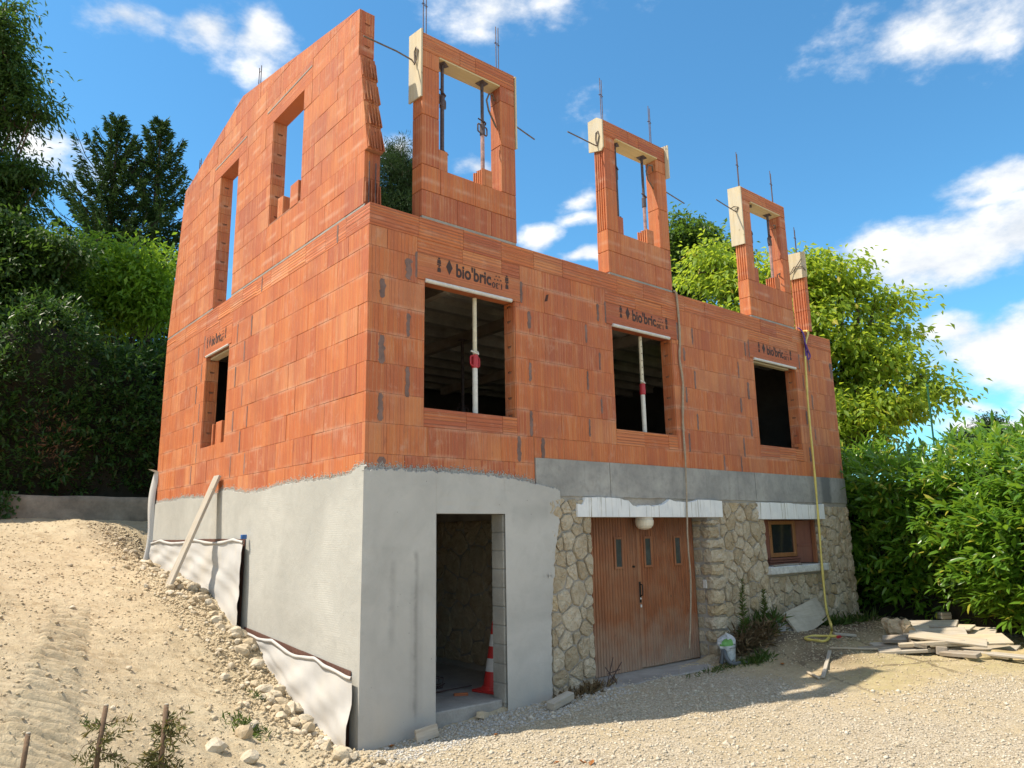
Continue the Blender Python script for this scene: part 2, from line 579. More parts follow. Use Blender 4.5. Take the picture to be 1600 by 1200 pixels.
def concrete_mat():
    t = NT('board marked concrete')
    p = t.pos()
    n, n2, n3 = t.noise(p, 1.6, 6, .65), t.noise(p, 9, 6, .7), t.noise(p, 70, 4, .7)
    c = t.mix(t.ramp(n, .3, .7), (.22, .215, .205), (.40, .385, .355))
    c = t.mix(t.ramp(n2, .48, .72, 0, .5), c, (.17, .165, .16))
    c = t.mix(t.ramp(n3, .66, .8, 0, .6), c, (.10, .10, .10))
    st = t.noise(t.pos((9, 9, .8)), 1.0, 4, .6)
    c = t.mix(t.ramp(st, .55, .75, 0, .4), c, (.19, .18, .17))
    x, y, z = t.sep(p)
    wet = t.math('MULTIPLY', t.ramp(x, 8.85, 8.95), t.ramp(t.math('MULTIPLY_ADD', n2, .25, x), 9.38, 9.30))
    c = t.mix(t.math('MULTIPLY', wet, .75), c, (.10, .105, .105))
    t.bump(t.math('MULTIPLY_ADD', n2, 1.0, n3), .008, .6)
    return t.done(c, .85)
CONCRETE = concrete_mat()
BLOCK = mortar_mat('concrete block', (.36, .34, .30), 60)

def stone_mat():
    t = NT('yellow limestone')
    r = t.rnd()
    p = t.pos()
    n, n2 = t.noise(p, 7, 6, .65), t.noise(p, 38, 6, .7)
    n4 = t.noise(p, 17, 4, .6, 1.8)
    c = t.mix(r, (.45, .365, .245), (.66, .58, .45))
    c = t.mix(t.ramp(r, .88, .99, 0, .7), c, (.50, .36, .18))
    c = t.mix(t.ramp(n, .42, .7, 0, .55), c, (.32, .22, .115))
    c = t.mix(t.ramp(n2, .5, .75, 0, .55), c, (.20, .14, .085))
    c = t.mix(t.ramp(n4, .62, .75, 0, .5), c, (.62, .54, .42))
    t.bump(t.math('MULTIPLY_ADD', n2, .6, t.math('MULTIPLY', n4, 1.0)), .032, 1.0)
    return t.done(c, .93)
STONE = stone_mat()

def wood_mat(name, c0, c1, axis='X', rough=.75, weather=(.42, .40, .36), wf=.3, grain=1.0, foot=None):
    t = NT(name)
    v = t.coord()
    sc = {'X': (2.2, 26, 26), 'Z': (26, 26, 2.2), 'Y': (26, 2.2, 26)}[axis]
    mp = t.new('ShaderNodeMapping'); mp.inputs['Scale'].default_value = sc
    t.l.new(v, mp.inputs['Vector'])
    r = t.rnd()
    ad = t.new('ShaderNodeVectorMath', operation='ADD')
    cmb = t.new('ShaderNodeCombineXYZ')
    t.l.new(t.math('MULTIPLY', r, 31.0), cmb.inputs[0]); t.l.new(t.math('MULTIPLY', r, 17.0), cmb.inputs[2])
    t.l.new(mp.outputs[0], ad.inputs[0]); t.l.new(cmb.outputs[0], ad.inputs[1])
    g = t.noise(ad.outputs[0], 1.0*grain, 5, .65, .5)
    big = t.noise(v, 3.5, 5, .6)
    c = t.mix(t.ramp(g, .32, .68), c0, c1)
    c = t.mix(t.ramp(big, .42, .68, 0, wf*1.6), c, weather)
    c = t.mix(t.ramp(r, 0, 1, 0, .3), c, weather)
    k = t.voro(v, 5.0)
    c = t.mix(t.ramp(k, .05, .11, .6, 0), c, tuple(x*.5 for x in c0))
    if foot:                                  # dust and rain splash worn into the lower boards
        zz = t.math('MULTIPLY_ADD', big, -.9, t.sep(t.pos())[2])
        c = t.mix(t.ramp(zz, foot[0], foot[1], .75, 0), c, foot[2])
        c = t.mix(t.ramp(t.math('MULTIPLY_ADD', g, -.5, t.sep(t.pos())[2]), foot[3], foot[4], 0, .55), c, tuple(x*.55 for x in c0))  # boards also darker towards the top
    t.bump(g, .003, .6)
    return t.done(c, rough)
WOOD_GREY = wood_mat('weathered grey timber', (.27, .22, .16), (.50, .43, .33))
WOOD_DARK = wood_mat('dark old timber', (.15, .11, .075), (.33, .26, .18))
WOOD_PALE = wood_mat('pale formwork ply', (.50, .40, .23), (.64, .54, .36), 'Z', weather=(.50, .47, .40), wf=.35)
WOOD_PALEX = wood_mat('pale plank', (.44, .34, .20), (.60, .48, .31), 'X')
PLY_YELLOW = wood_mat('yellow formwork ply', (.55, .38, .14), (.68, .50, .22), 'X', wf=.12)
PLY_OLD = wood_mat('dirty shuttering ply', (.40, .35, .27), (.52, .46, .37), 'X', weather=(.30, .26, .21), wf=.4)
DOOR_WOOD = wood_mat('stained door boards', (.19, .056, .019), (.33, .108, .036), 'Z', rough=.5, weather=(.33, .18, .10), wf=.25, foot=(-3.05, -2.3, (.36, .27, .20), -1.35, -1.02))
SHUTTER = wood_mat('red brown shutter paint', (.15, .05, .035), (.22, .075, .05), 'Z', rough=.6, weather=(.22, .12, .09), wf=.15)
WINFRAME = wood_mat('varnished window frame', (.24, .10, .035), (.36, .16, .06), 'Z', rough=.5, weather=(.2, .1, .05), wf=.1)
LATH = wood_mat('dry lath', (.36, .28, .18), (.52, .43, .30), 'X')

STEEL_RUST = flat('rusty steel', (.085, .050, .045), .75, .3, .5, 20, .002)
REBAR = flat('rebar steel', (.12, .085, .085), .6, .5, .4, 30, .002)
ROD = flat('bent clamp rod', (.17, .13, .10), .55, .4, .4, 25, .002)
PROP_WHITE = flat('white prop tube', (.62, .60, .55), .5, .0, .15, 12, .001)
PROP_RED = flat('red prop collar', (.42, .025, .035), .5, .0, .25, 20, .001)
PROP_DARK = flat('dark prop tube', (.10, .07, .07), .6, .2, .5, 30, .002)
STRIP = flat('pale form strip', (.62, .60, .57), .5, .0, .15, 20, .001)
INK = flat('printed ink', (.055, .030, .026), .8, .0, .3, 60, 0)
WHITE_PAINT = None
def drip_paint():
    t = NT('stained white lintel paint')
    p = t.pos()
    st = t.noise(t.pos((30, 30, .7)), 1.0, 5, .75)
    bl = t.noise(p, 5, 5, .6)
    n3 = t.noise(p, 60, 4, .7)
    c = t.mix(t.ramp(bl, .35, .65), (.70, .71, .72), (.80, .80, .79))
    c = t.mix(t.ramp(st, .56, .64, 0, .85), c, (.27, .23, .16))
    c = t.mix(t.ramp(st, .68, .72, 0, .7), c, (.12, .10, .08))
    c = t.mix(t.ramp(n3, .62, .8, 0, .4), c, (.5, .48, .44))
    t.bump(n3, .003, .6)
    return t.done(c, .7)
WHITE_PAINT = drip_paint()
SILL = flat('flaking sill paint', (.58, .58, .56), .8, .0, .3, 9, .004)
GLASS_DARK = flat('dark window pane', (.02, .022, .025), .12, .0, .1, 3, 0, .6)
OPAL = flat('opal lamp glass', (.72, .66, .54), .35, .0, .05, 8, 0)
HOLE = flat('painted hollow shade', (.07, .024, .016), .9, .0, .3, 30, 0)  # near black stands in for the shade inside holes and slots
BLACKMETAL = flat('black door furniture', (.02, .018, .018), .45, .5, .2, 20, 0)
TEXTILE = None
def textile():
    t = NT('white felt geotextile')
    v = t.pos()
    n, n2 = t.noise(v, 2.0, 5, .6), t.noise(v, 130, 3, .7)
    c = t.mix(t.ramp(n, .3, .7), (.46, .45, .435), (.56, .55, .535))
    c = t.mix(t.ramp(n2, .4, .75, 0, .35), c, (.48, .47, .45))
    x, y, z = t.sep(v)
    c = t.mix(t.math('MULTIPLY', t.ramp(n, .45, .7), .35), c, (.52, .45, .34))
    t.bump(n2, .002, .6)
    return t.done(c, .95)
TEXTILE = textile()
DIMPLE = flat('brown dimple membrane', (.13, .062, .045), .5, .0, .25, 25, .004)
BLUE_TAPE = flat('blue clip', (.03, .12, .36), .5, .0, .15, 10, 0)
HOSE = flat('yellow hose', (.62, .50, .13), .45, .0, .15, 9, .001)
ROPE = flat('beige cable', (.36, .29, .21), .8, .0, .25, 22, .002)
SLING = flat('violet lifting sling', (.085, .028, .21), .7, .0, .25, 30, .002)
CONE_RED = flat('cone red', (.55, .035, .03), .45, .0, .12, 9, .001)
CONE_WHITE = flat('cone white band', (.62, .60, .57), .4, .0, .12, 12, .001)
BAG = flat('grey white plastic bag', (.50, .52, .52), .4, .0, .3, 14, .002)
BAG_GREEN = flat('green bag print', (.13, .33, .07), .45, .0, .25, 14, .001)
RUBBER = flat('grey inner tube', (.09, .10, .105), .55, .0, .25, 14, .001)
SLAB = mortar_mat('floor concrete', (.34, .32, .29), 40)
INFILL = mortar_mat('ceiling infill', (.40, .36, .31), 20)
BEAM_DARK = wood_mat('dark support timber', (.16, .12, .09), (.24, .19, .14), 'Y')

def rock_mat(name, c0, c1, dk, per_island=False):
    t = NT(name)
    r = t.island() if per_island else t.rnd()
    p = t.pos()
    n, n2 = t.noise(p, 12, 6, .65), t.noise(p, 60, 5, .7)
    c = t.mix(r, c0, c1)
    c = t.mix(t.ramp(n, .42, .7, 0, .6), c, dk)
    c = t.mix(t.ramp(n2, .5, .75, 0, .35), c, tuple(x*.6 for x in dk))
    t.bump(t.math('MULTIPLY_ADD', n2, .5, n), .02, .8)
    return t.done(c, .95)
ROCK = rock_mat('pale limestone rubble', (.46, .38, .26), (.62, .56, .45), (.38, .28, .16))
PEBBLE = rock_mat('gravel stones', (.40, .335, .24), (.66, .595, .48), (.36, .295, .20), True)
CLOD = rock_mat('dry earth clods', (.42, .335, .21), (.58, .49, .345), (.36, .275, .165), True)

def leaf_mat(name, a, b, trans, rough=.5, yellow=None, amt=.4, spec=.35):
    t = NT(name)
    r = t.island()
    p = t.pos()
    n = t.noise(p, .9, 3, .6)
    c = t.mix(r, a, b)
    c = t.mix(t.ramp(n, .4, .65, 0, .5), c, tuple((x+y)*.42 for x, y in zip(a, b)))
    if yellow: c = t.mix(t.ramp(r, .90, .97), c, yellow)
    t.done(c, rough, 0.0, spec)
    tr = t.new('ShaderNodeBsdfTranslucent')
    t.l.new(t.mix(.75, c, trans), tr.inputs[0])
    ms = t.new('ShaderNodeMixShader')
    ms.inputs[0].default_value = amt
    t.l.new(t.p.outputs[0], ms.inputs[1]); t.l.new(tr.outputs[0], ms.inputs[2])
    t.l.new(ms.outputs[0], t.out.inputs[0])
    return t.m
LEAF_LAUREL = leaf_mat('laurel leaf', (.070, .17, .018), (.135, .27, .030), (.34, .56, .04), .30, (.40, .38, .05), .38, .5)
LEAF_LAUREL_SHADE = leaf_mat('shaded laurel leaf', (.030, .075, .018), (.060, .125, .026), (.12, .25, .03), .42, (.10, .09, .03), .3, .4)  # darkened copy of the laurel green, shade put into the colour
LEAF_BRIGHT = leaf_mat('yellow green maple leaf', (.15, .25, .022), (.27, .385, .045), (.58, .70, .05), .5, (.46, .38, .05), .5)
LEAF_MID = leaf_mat('mid green leaf', (.045, .095, .018), (.085, .155, .028), (.20, .34, .03), .5, None, .4)
LEAF_LIGHT = leaf_mat('sumac leaf', (.10, .21, .020), (.18, .32, .032), (.42, .62, .04), .5, None, .48)
LEAF_DARK = leaf_mat('walnut leaf', (.032, .072, .016), (.062, .115, .022), (.14, .26, .03), .5, None, .38)
NEEDLE = leaf_mat('spruce needles', (.028, .064, .020), (.056, .108, .030), (.09, .16, .03), .7, None, .15, .12)
NEEDLE_PINE = leaf_mat('pine needles', (.030, .068, .024), (.055, .105, .034), (.07, .13, .03), .6, None, .15)
NEEDLE_DRY = leaf_mat('drying yew needles', (.075, .085, .025), (.16, .15, .040), (.2, .18, .04), .6, (.30, .20, .05), .2)
GRASS = leaf_mat('weed grass', (.06, .12, .02), (.12, .18, .04), (.2, .3, .04), .6, (.3, .26, .1), .3)
DRYGRASS = leaf_mat('dry weeds', (.17, .115, .06), (.30, .22, .12), (.3, .22, .1), .8, None, .2)
BARK = flat('bark', (.10, .075, .055), .95, .0, .35, 8, .02)
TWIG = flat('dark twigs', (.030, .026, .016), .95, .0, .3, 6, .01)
STEM = flat('dry stem', (.15, .09, .05), .8, .0, .35, 18, .004)
RETAIN = mortar_mat('weathered retaining wall', (.30, .255, .20), 14, .45)
BROWN_LEAF = flat('fallen leaf', (.34, .13, .03), .7, .0, .3, 20, 0)
YELLOW_CLOTH = flat('dusty yellow sheet', (.40, .31, .16), .8, .0, .25, 9, .004)
PAPER = flat('brown bundle', (.46, .35, .22), .85, .0, .3, 12, .004)
GREEN_POLE = flat('green coated post', (.03, .16, .08), .5, .0, .2, 8, 0)

def ground_mat():
    t = NT('ground')
    at_ = t.new('ShaderNodeAttribute'); at_.attribute_name = 'zone'
    zr, zg, zb = t.sep(at_.outputs['Vector'])
    p = t.pos()
    n1_, n2_, n3_, n4_ = t.noise(p, .7, 6, .6), t.noise(p, 4.5, 7, .68), t.noise(p, 26, 6, .7), t.noise(p, 110, 4, .7)
    dirt = t.mix(t.ramp(n1_, .3, .7), (.47, .385, .25), (.58, .49, .335))
    dirt = t.mix(t.ramp(n2_, .47, .7, 0, .55), dirt, (.39, .295, .17))
    dirt = t.mix(t.ramp(t.noise(p, 1.9, 6, .7, .8), .55, .66, 0, .6), dirt, t.mix(t.ramp(n3_, .35, .65), (.25, .18, .10), (.42, .32, .19)))
    dirt = t.mix(t.ramp(n3_, .5, .75, 0, .55), dirt, (.64, .55, .40))
    dirt = t.mix(t.ramp(n4_, .58, .78, 0, .35), dirt, (.31, .235, .145))
    grav = t.mix(t.ramp(n2_, .3, .7), (.45, .375, .25), (.57, .49, .345))
    vc = t.new('ShaderNodeTexVoronoi'); vc.inputs['Scale'].default_value = 48
    t.l.new(p, vc.inputs['Vector'])
    gx, gy, gz = t.sep(vc.outputs['Color'])
    grav = t.mix(t.ramp(gx, 0, 1, 0, .55), grav, (.70, .64, .55))
    grav = t.mix(t.ramp(vc.outputs['Distance'], .35, .7, 0, .7), grav, (.26, .21, .15))
    grav = t.mix(t.ramp(n1_, .44, .62, 0, .75), grav, t.mix(t.ramp(n3_, .4, .7), (.42, .335, .205), (.57, .475, .315)))
    pad = t.mix(t.ramp(n2_, .35, .65), (.42, .335, .205), (.55, .455, .295))
    pad = t.mix(t.ramp(n1_, .46, .62, 0, .45), pad, (.38, .335, .135))
    pad = t.mix(t.ramp(n3_, .5, .72, 0, .5), pad, (.28, .215, .13))
    px_, py_, pz_ = t.sep(p)
    wob = t.math('MULTIPLY', t.math('SUBTRACT', n2_, .5), .22)
    sa = t.math('PINGPONG', t.math('ADD', t.math('MULTIPLY_ADD', px_, .62, t.math('MULTIPLY', py_, -.36)), wob), .5)
    sb = t.math('PINGPONG', t.math('ADD', t.math('MULTIPLY_ADD', px_, .36, t.math('MULTIPLY', py_, .62)), wob), .5)
    seam = t.math('MINIMUM', sa, sb)
    pad = t.mix(t.math('MULTIPLY', t.ramp(seam, .012, .035, .75, 0), t.ramp(n1_, .40, .55)), pad, (.15, .115, .07))
    soil = t.mix(t.ramp(n3_, .35, .7), (.13, .092, .058), (.27, .21, .145))
    c = t.mix(zr, dirt, grav)
    c = t.mix(zg, c, pad)
    c = t.mix(zb, c, soil)
    h = t.math('MULTIPLY_ADD', n3_, 1.0, t.math('MULTIPLY', n4_, .45))
    h = t.math('MULTIPLY_ADD', t.math('MULTIPLY', zr, vc.outputs['Distance']), -.5, h)
    t.bump(h, .03, .8)
    return t.done(c, .96, 0, .2)
GROUND = ground_mat()

# ================================================================== ground height (used by everything that stands on it)
CTRL = np.array([
    # along the gable trench
    (-.06, -.02, -2.71), (-.08, .5, -2.66), (-.08, 1.09, -2.53), (-.08, 1.84, -2.30), (-.08, 2.3, -2.05), (-.08, 2.8, -1.93), (-.08, 3.4, -1.72), (-.08, 3.93, -1.55),
    (-.08, 5.02, -1.43), (-.08, 6.23, -1.32), (-.08, 7.1, -1.2), (-.1, 8.2, -.65), (-.1, 9.3, -.45), (3, 9.3, -.5), (8, 9.3, -1.4),
    (-.55, -.4, -2.66), (-.7, .6, -2.45), (-.7, 1.8, -2.05), (-.7, 2.8, -1.72), (-.7, 3.9, -1.42), (-.7, 5, -1.22), (-.7, 6.5, -.98), (-.8, 7.6, -.62),
    (-1.5, -1, -2.50), (-1.6, .5, -2.12), (-1.6, 2, -1.72), (-1.6, 3.5, -1.38), (-1.6, 5, -1.08), (-1.6, 7, -.74), (-1.5, 9, -.45),
    (-3, -4, -2.22), (-3, -2, -1.92), (-3, 0, -1.64), (-3, 3, -1.25), (-3, 6, -.84), (-3, 9, -.45),
    (-6, -5, -2.05), (-6, 0, -1.5), (-6, 5, -.86), (-6, 9, -.42), (-9, 0, -1.4), (-9, 9, -.4), (-2, -2.6, -2.52), (-1, -3.5, -2.66),
    (-3.7, -6.6, -2.45), (-8, -8, -2.3), (-3, -10, -2.55),
    # in front of the long side
    (0, -1, -2.72), (0, -3, -2.70), (0, -6, -2.66), (1.2, -.1, -2.70), (2.4, -.1, -2.64), (3.1, -.1, -2.59), (5.3, -.1, -2.57), (5.9, -.1, -2.47), (6.6, -.15, -2.32), (7.5, -.15, -2.30), (8.6, -.2, -2.36), (9.8, -.2, -2.37), (11, .2, -2.40),
    (6.4, -.8, -2.42), (5.4, -.9, -2.58), (7.6, -1.0, -2.40), (9, -1.2, -2.42), (3, -3, -2.68), (5, -2.6, -2.60), (7, -2.6, -2.50), (9, -3, -2.48), (8, -5, -2.50), (5, -6, -2.62), (2, -7, -2.65), (11, -5, -2.45), (13, -1, -2.40),
    (12, 4, -2.2), (12, 10, -1.8), (4.9, 3.6, -2.6)], float)
def _phi(r2):
    return np.where(r2 > 1e-12, .5*r2*np.log(np.maximum(r2, 1e-12)), 0)
def _fit(P):
    n = len(P)
    d2 = ((P[:, None, :2]-P[None, :, :2])**2).sum(-1)
    A = np.zeros((n+3, n+3))
    A[:n, :n] = _phi(d2) + np.eye(n)*.02
    A[:n, n] = 1; A[:n, n+1:] = P[:, :2]; A[n, :n] = 1; A[n+1:, :n] = P[:, :2].T
    return np.linalg.solve(A, np.concatenate([P[:, 2], np.zeros(3)]))
_W = _fit(CTRL)
def base_h(x, y):
    x, y = np.asarray(x, float), np.asarray(y, float)
    xc, yc = np.clip(x, -9, 13), np.clip(y, -9, 10)
    out = np.full(xc.shape, _W[-3]) + _W[-2]*xc + _W[-1]*yc
    for (a, b, _), w in zip(CTRL, _W[:-3]):
        out = out + w*_phi((xc-a)**2+(yc-b)**2)
    return out
def zones(x, y):
    """gravel, pad and dark soil weights"""
    wob = fbm(x*.9, y*.9, 4)*.55
    sm = lambda a, b, v: np.clip((v-a)/(b-a), 0, 1)
    right = sm(-.55, .25, x + .42*np.minimum(y, 0)*0 + wob*.6 + np.where(y > 0, -9, 0) + np.where(y < -1.2, .35*(-y-1.2), 0))
    # the dirt pad to the right of the drive
    edge = y - (-2.35 - .40*(x-4.4) + 0)           # drive side limit
    pad = sm(-.15, .35, (x-4.9) + wob*.5)*sm(-.25, .25, edge + wob*.4)
    pad = pad*sm(-.2, .1, -y-.25+wob*.2)
    soil = np.exp(-(((x-7.9)/1.5)**2+((y+.4)/.62)**2))*1.5 + np.exp(-(((x-6.25)/.5)**2+((y+1.25)/.5)**2))*1.3 + np.exp(-(((x-6.1)/.5)**2+((y+.3)/.22)**2))
    soil = np.clip(soil*(1+wob*1.2), 0, 1)*np.where(y < .1, 1, 0)
    soil = np.maximum(soil, sm(9.3, 9.9, x+wob*.3)*sm(-2.2, -1.2, y))
    return np.clip(right*(1-pad), 0, 1), np.clip(pad, 0, 1), soil
def ground_h(x, y):
    h = base_h(x, y)
    gr, pad, soil = zones(x, y)
    loose = 1-np.maximum(gr, pad)
    far = np.clip(1-np.hypot(x-1, y-1)/60, 0, 1)
    h = h + far*loose*(fbm(x*1.3, y*1.3, 3)*.055 + fbm(x*5+3, y*5, 4)*.022*(1+.8*np.clip(1.2-np.abs(x+.4), 0, 1)) + np.abs(fbm(x*14, y*14+5, 3))*.024)
    h = h + far*(1-loose)*(fbm(x*1.1+9, y*1.1, 3)*.03 + fbm(x*7, y*7, 3)*.012)
    h = h + soil*np.abs(fbm(x*6, y*6, 4))*.05
    # crawler tracks pressed into the slope
    for cx, sl, wd in ((-2.72, .21, .21), (-3.42, .21, .21)):
        u = x-(cx+sl*(y+1))
        m = np.clip((wd-np.abs(u))/.05, 0, 1)*np.clip((y+4)/.5, 0, 1)*np.clip((3.2-y)/1.5, 0, 1)*(.45+.55*vnoise(x*1.7+4, y*1.7))
        ph = (y + .12*fbm(x*2, y*2, 2))/.145
        tri = np.abs(ph-np.floor(ph)-.5)*2
        h = h + m*(np.clip(tri*1.6-.3, 0, 1)*.10-.06)
    return h
def gz(x, y):
    return float(ground_h(np.array([float(x)]), np.array([float(y)]))[0])

def spaced(lo, hi, fine0, fine1, step, grow):
    a = list(np.arange(fine0, fine1+1e-6, step))
    s, x = step, fine1
    while x < hi:
        s *= grow; x += s; a.append(x)
    s, x = step, fine0
    while x > lo:
        s *= grow; x -= s; a.insert(0, x)
    return np.array(a)
gx_ = spaced(-400, 400, -4.6, 5.2, .026, 1.018)
gy_ = spaced(-400, 400, -4.6, 5.0, .026, 1.022)
GX, GY = np.meshgrid(gx_, gy_, indexing='ij')
inside = (GX > .12) & (GX < 9.7) & (GY > .12) & (GY < 7.1)
GZ = ground_h(GX, GY)
GZ = np.where(inside, -2.95, GZ)
nx, ny = GX.shape
ii = np.arange(nx*ny).reshape(nx, ny)
gm = np_mesh('ground', np.stack([GX, GY, GZ], -1).reshape(-1, 3),
             np.stack([ii[:-1, :-1], ii[1:, :-1], ii[1:, 1:], ii[:-1, 1:]], -1).reshape(-1, 4), GROUND, True)
za = gm.attributes.new('zone', 'FLOAT_VECTOR', 'POINT')
za.data.foreach_set('vector', np.stack(zones(GX, GY), -1).reshape(-1, 3).astype(np.float32).ravel())
g_ob = bpy.data.objects.new('ground', gm)
props(g_ob, 'dry sandy dirt slope running down to a pale gravel drive', 'ground', kind='structure')
COL.objects.link(g_ob)

# ================================================================== the house
H = .314
ZB0, ZB1 = 2.424, 2.671            # belt course
L, D = 9.764, 7.224
house = bpy.data.objects.new('house', None)
COL.objects.link(house)
house.location = (L/2, D/2, -2.7)
WM[house.name] = Matrix.Translation(house.location)
props(house, 'half built orange brick house on a stone basement, open attic without roof', 'house')

W1, W2, W3 = (.70, 2.0), (3.72, 5.0), (7.12, 8.43)
WZ = (.523, 1.94)
LINTELS = ((.60, 2.08), (3.61, 5.12), (7.02, 8.55))
DARKWALL = mortar_mat('unlit inner wall', (.06, .055, .05), 20)  # near black colour stands in for the dimness of the rooms
def sub_rect(r, o):
    a0, a1, b0, b1 = r
    c0, c1, d0, d1 = o
    if a1 <= c0+1e-6 or a0 >= c1-1e-6 or b1 <= d0+1e-6 or b0 >= d1-1e-6: return [r]
    out = []
    if a0 < c0: out.append((a0, c0, b0, b1))
    if a1 > c1: out.append((c1, a1, b0, b1))
    m0, m1 = max(a0, c0), min(a1, c1)
    if b0 < d0: out.append((m0, m1, b0, d0))
    if b1 > d1: out.append((m0, m1, d1, b1))
    return out
def sub_all(rects, outs):
    for o in outs:
        rects = [q for r in rects for q in sub_rect(r, o)]
    return [r for r in rects if r[1]-r[0] > .025 and r[3]-r[2] > .025]
def clip_poly(poly, a, b, c):           # keep a*u + b*z <= c
    out = []
    for i in range(len(poly)):
        p, q = poly[i], poly[(i+1) % len(poly)]
        dp, dq = a*p[0]+b*p[1]-c, a*q[0]+b*q[1]-c
        if dp <= 0: out.append(p)
        if dp*dq < 0:
            t = dp/(dp-dq)
            out.append((p[0]+(q[0]-p[0])*t, p[1]+(q[1]-p[1])*t))
    return out
JOINT = .003
_bm = {}
def brick_mesh(w, h, d, mat, name='brick'):        # face at y=0, body behind; centred in x and z
    key = (round(w, 3), round(h, 3), d, mat.name)
    if key not in _bm:
        c = .0022
        a, b = w/2-JOINT/2, h/2-JOINT/2
        vs = [(-a+c, 0, -b+c), (a-c, 0, -b+c), (a-c, 0, b-c), (-a+c, 0, b-c),
              (-a, c, -b), (a, c, -b), (a, c, b), (-a, c, b), (-a, d, -b), (a, d, -b), (a, d, b), (-a, d, b)]
        fs = [(0, 1, 2, 3), (0, 4, 5, 1), (1, 5, 6, 2), (2, 6, 7, 3), (3, 7, 4, 0),
              (4, 8, 9, 5), (5, 9, 10, 6), (6, 10, 11, 7), (7, 11, 8, 4), (8, 11, 10, 9)]
        _bm[key] = MB().add(vs, fs).mesh(name, mat)
    return _bm[key]
BR = random.Random(21)
def lay_x(parent, rect, mat, name='brick', y=0.0, d=.06, jit=.0025):      # brick on a wall facing -Y
    u0, u1, z0, z1 = rect
    o = part(name, brick_mesh(u1-u0, z1-z0, d, mat), parent, ((u0+u1)/2, y+BR.uniform(-jit, jit), (z0+z1)/2), (0, 0, BR.uniform(-.002, .002)))
    return o
def lay_y(parent, rect, mat, name='brick', x=0.0, d=.06, jit=.0025):      # brick on a wall facing -X, u = Y
    u0, u1, z0, z1 = rect
    return part(name, brick_mesh(u1-u0, z1-z0, d, mat), parent, (x+BR.uniform(-jit, jit), (u0+u1)/2, (z0+z1)/2), (0, 0, -math.pi/2+BR.uniform(-.002, .002)))
def courses(k):
    if k < 7: return k*H, (k+1)*H
    return 7*H, ZB0
BRICKS = []                                # (distance to the lens, builder) of the plain wall bricks

# ---- facade (long side)
core = MB()
xs = [.006, W1[0], W1[1], W2[0], W2[1], W3[0], W3[1], L-.004]
for i in range(7):
    if i % 2 == 0: core.box(xs[i], xs[i+1], .006, .20, -.35, ZB1-.006)
    else:
        core.box(xs[i]-.0, xs[i+1], .0065, .1995, -.35, WZ[0]-.004)
        core.box(xs[i], xs[i+1], .0065, .1995, WZ[1]+.01, ZB1-.0065)
facade = part('facade_wall', core.fix().mesh('facade_wall', CORE), house)
open_f = [(w[0], w[1], WZ[0]-.209, WZ[1]+.02) for w in (W1, W2, W3)]
open_f += [(a, b, WZ[1], ZB0) for a, b in LINTELS]
open_f += [(2.26, 99, -9, .062)]
def joints_facade(k):
    if k <= 0: return [.25+.5*i+(.21 if k < 0 else 0) for i in range(20)]
    if k == 7: return [.22, .72, 2.45, 2.95, 3.4, 5.5, 6.0, 6.45, 8.8, 9.3]
    if k % 2: return [.17, 2.22, 2.72, 3.21, 5.27, 5.77, 6.27, 6.66, 8.66, 9.13, 9.5]
    return [.49, 2.48, 2.97, 3.45, 5.5, 5.98, 6.42, 6.90, 8.90, 9.36]
for k in range(-1, 8):
    z0, z1 = (k*H, (k+1)*H) if k < 7 else courses(7)
    js = [0.0]+[j for j in joints_facade(k) if j < L-.12]+[L]
    for a, b in zip(js[:-1], js[1:]):
        for r in sub_all([(a, b, z0, z1)], open_f):
            BRICKS.append(((Vector(((r[0]+r[1])/2, 0, (r[2]+r[3])/2))-CAM).length, 'x', facade, r))
# belt course, lintel heads and sills have level ribs
jb = [0, .62, 1.23, 1.80, 2.32, 2.82, 3.35, 3.86, 4.42, 4.93, 5.36, 5.87, 6.37, 6.9, 7.42, 7.9, 8.4, 8.85, 9.05, L]
for a, b in zip(jb[:-1], jb[1:]):
    lay_x(facade, (a, b, ZB0, ZB1), BRICK_H, 'belt_block', d=.12)
for (a, b), (w0, w1) in zip(LINTELS, (W1, W2, W3)):
    m1, m2 = a+.62, a+1.2
    for p, q in ((a, m1), (m1, m2), (m2, b)):
        lay_x(facade, (p, q, 2.247, ZB0), BRICK_H, 'head_block')
    s1, s2 = w0+.56, w0+1.08
    for p, q in ((w0, s1), (s1, s2), (s2, w1)):
        lay_x(facade, (p, q, WZ[0]-.209, WZ[0]), BRICK_H, 'sill_block', d=.19)

# ---- gable (short side, upper part raked and stepped)
GW = [(4.04, 5.03, .53, 1.945), (4.08, 4.875, ZB1+.004, 4.885), (1.78, 2.78, 3.355, 4.885)]
GL = [(3.94, 5.11, 1.945, ZB0), (3.77, 5.18, 4.885, 5.105), (1.55, 3.03, 4.885, 5.105)]
open_g = GW+GL
ZU = 2.70                                  # upper courses start on a mortar bed
def front_u(z):
    if z < 3.2: return .14
    if z < 4.6: return .065+(z-3.25)*.178
    return .335
def back_u(z): return 7.2-(z-2.67)*.166 if z > 2.67 else D
def clip_gable(poly):
    z0, z1 = min(p[1] for p in poly), max(p[1] for p in poly)
    if z0 > 2.68:
        poly = clip_poly(poly, -.1935, 1, 5.2-.1935*.34)
        poly = clip_poly(poly, .2148, 1, 5.92+.2148*4.06)
        poly = clip_poly(poly, 1, .166, 7.2+.166*2.67)
        zm = (z0+z1)/2
        if zm < 3.2: poly = clip_poly(poly, -1, 0, -.14)
        elif zm < 4.6: poly = clip_poly(poly, -1, .178, -.065+.178*3.25)
        else: poly = clip_poly(poly, -1, 0, -.335)
    return poly
gcore = MB()
U_COURSES = [(ZU+i*H, ZU+(i+1)*H) for i in range(11)]
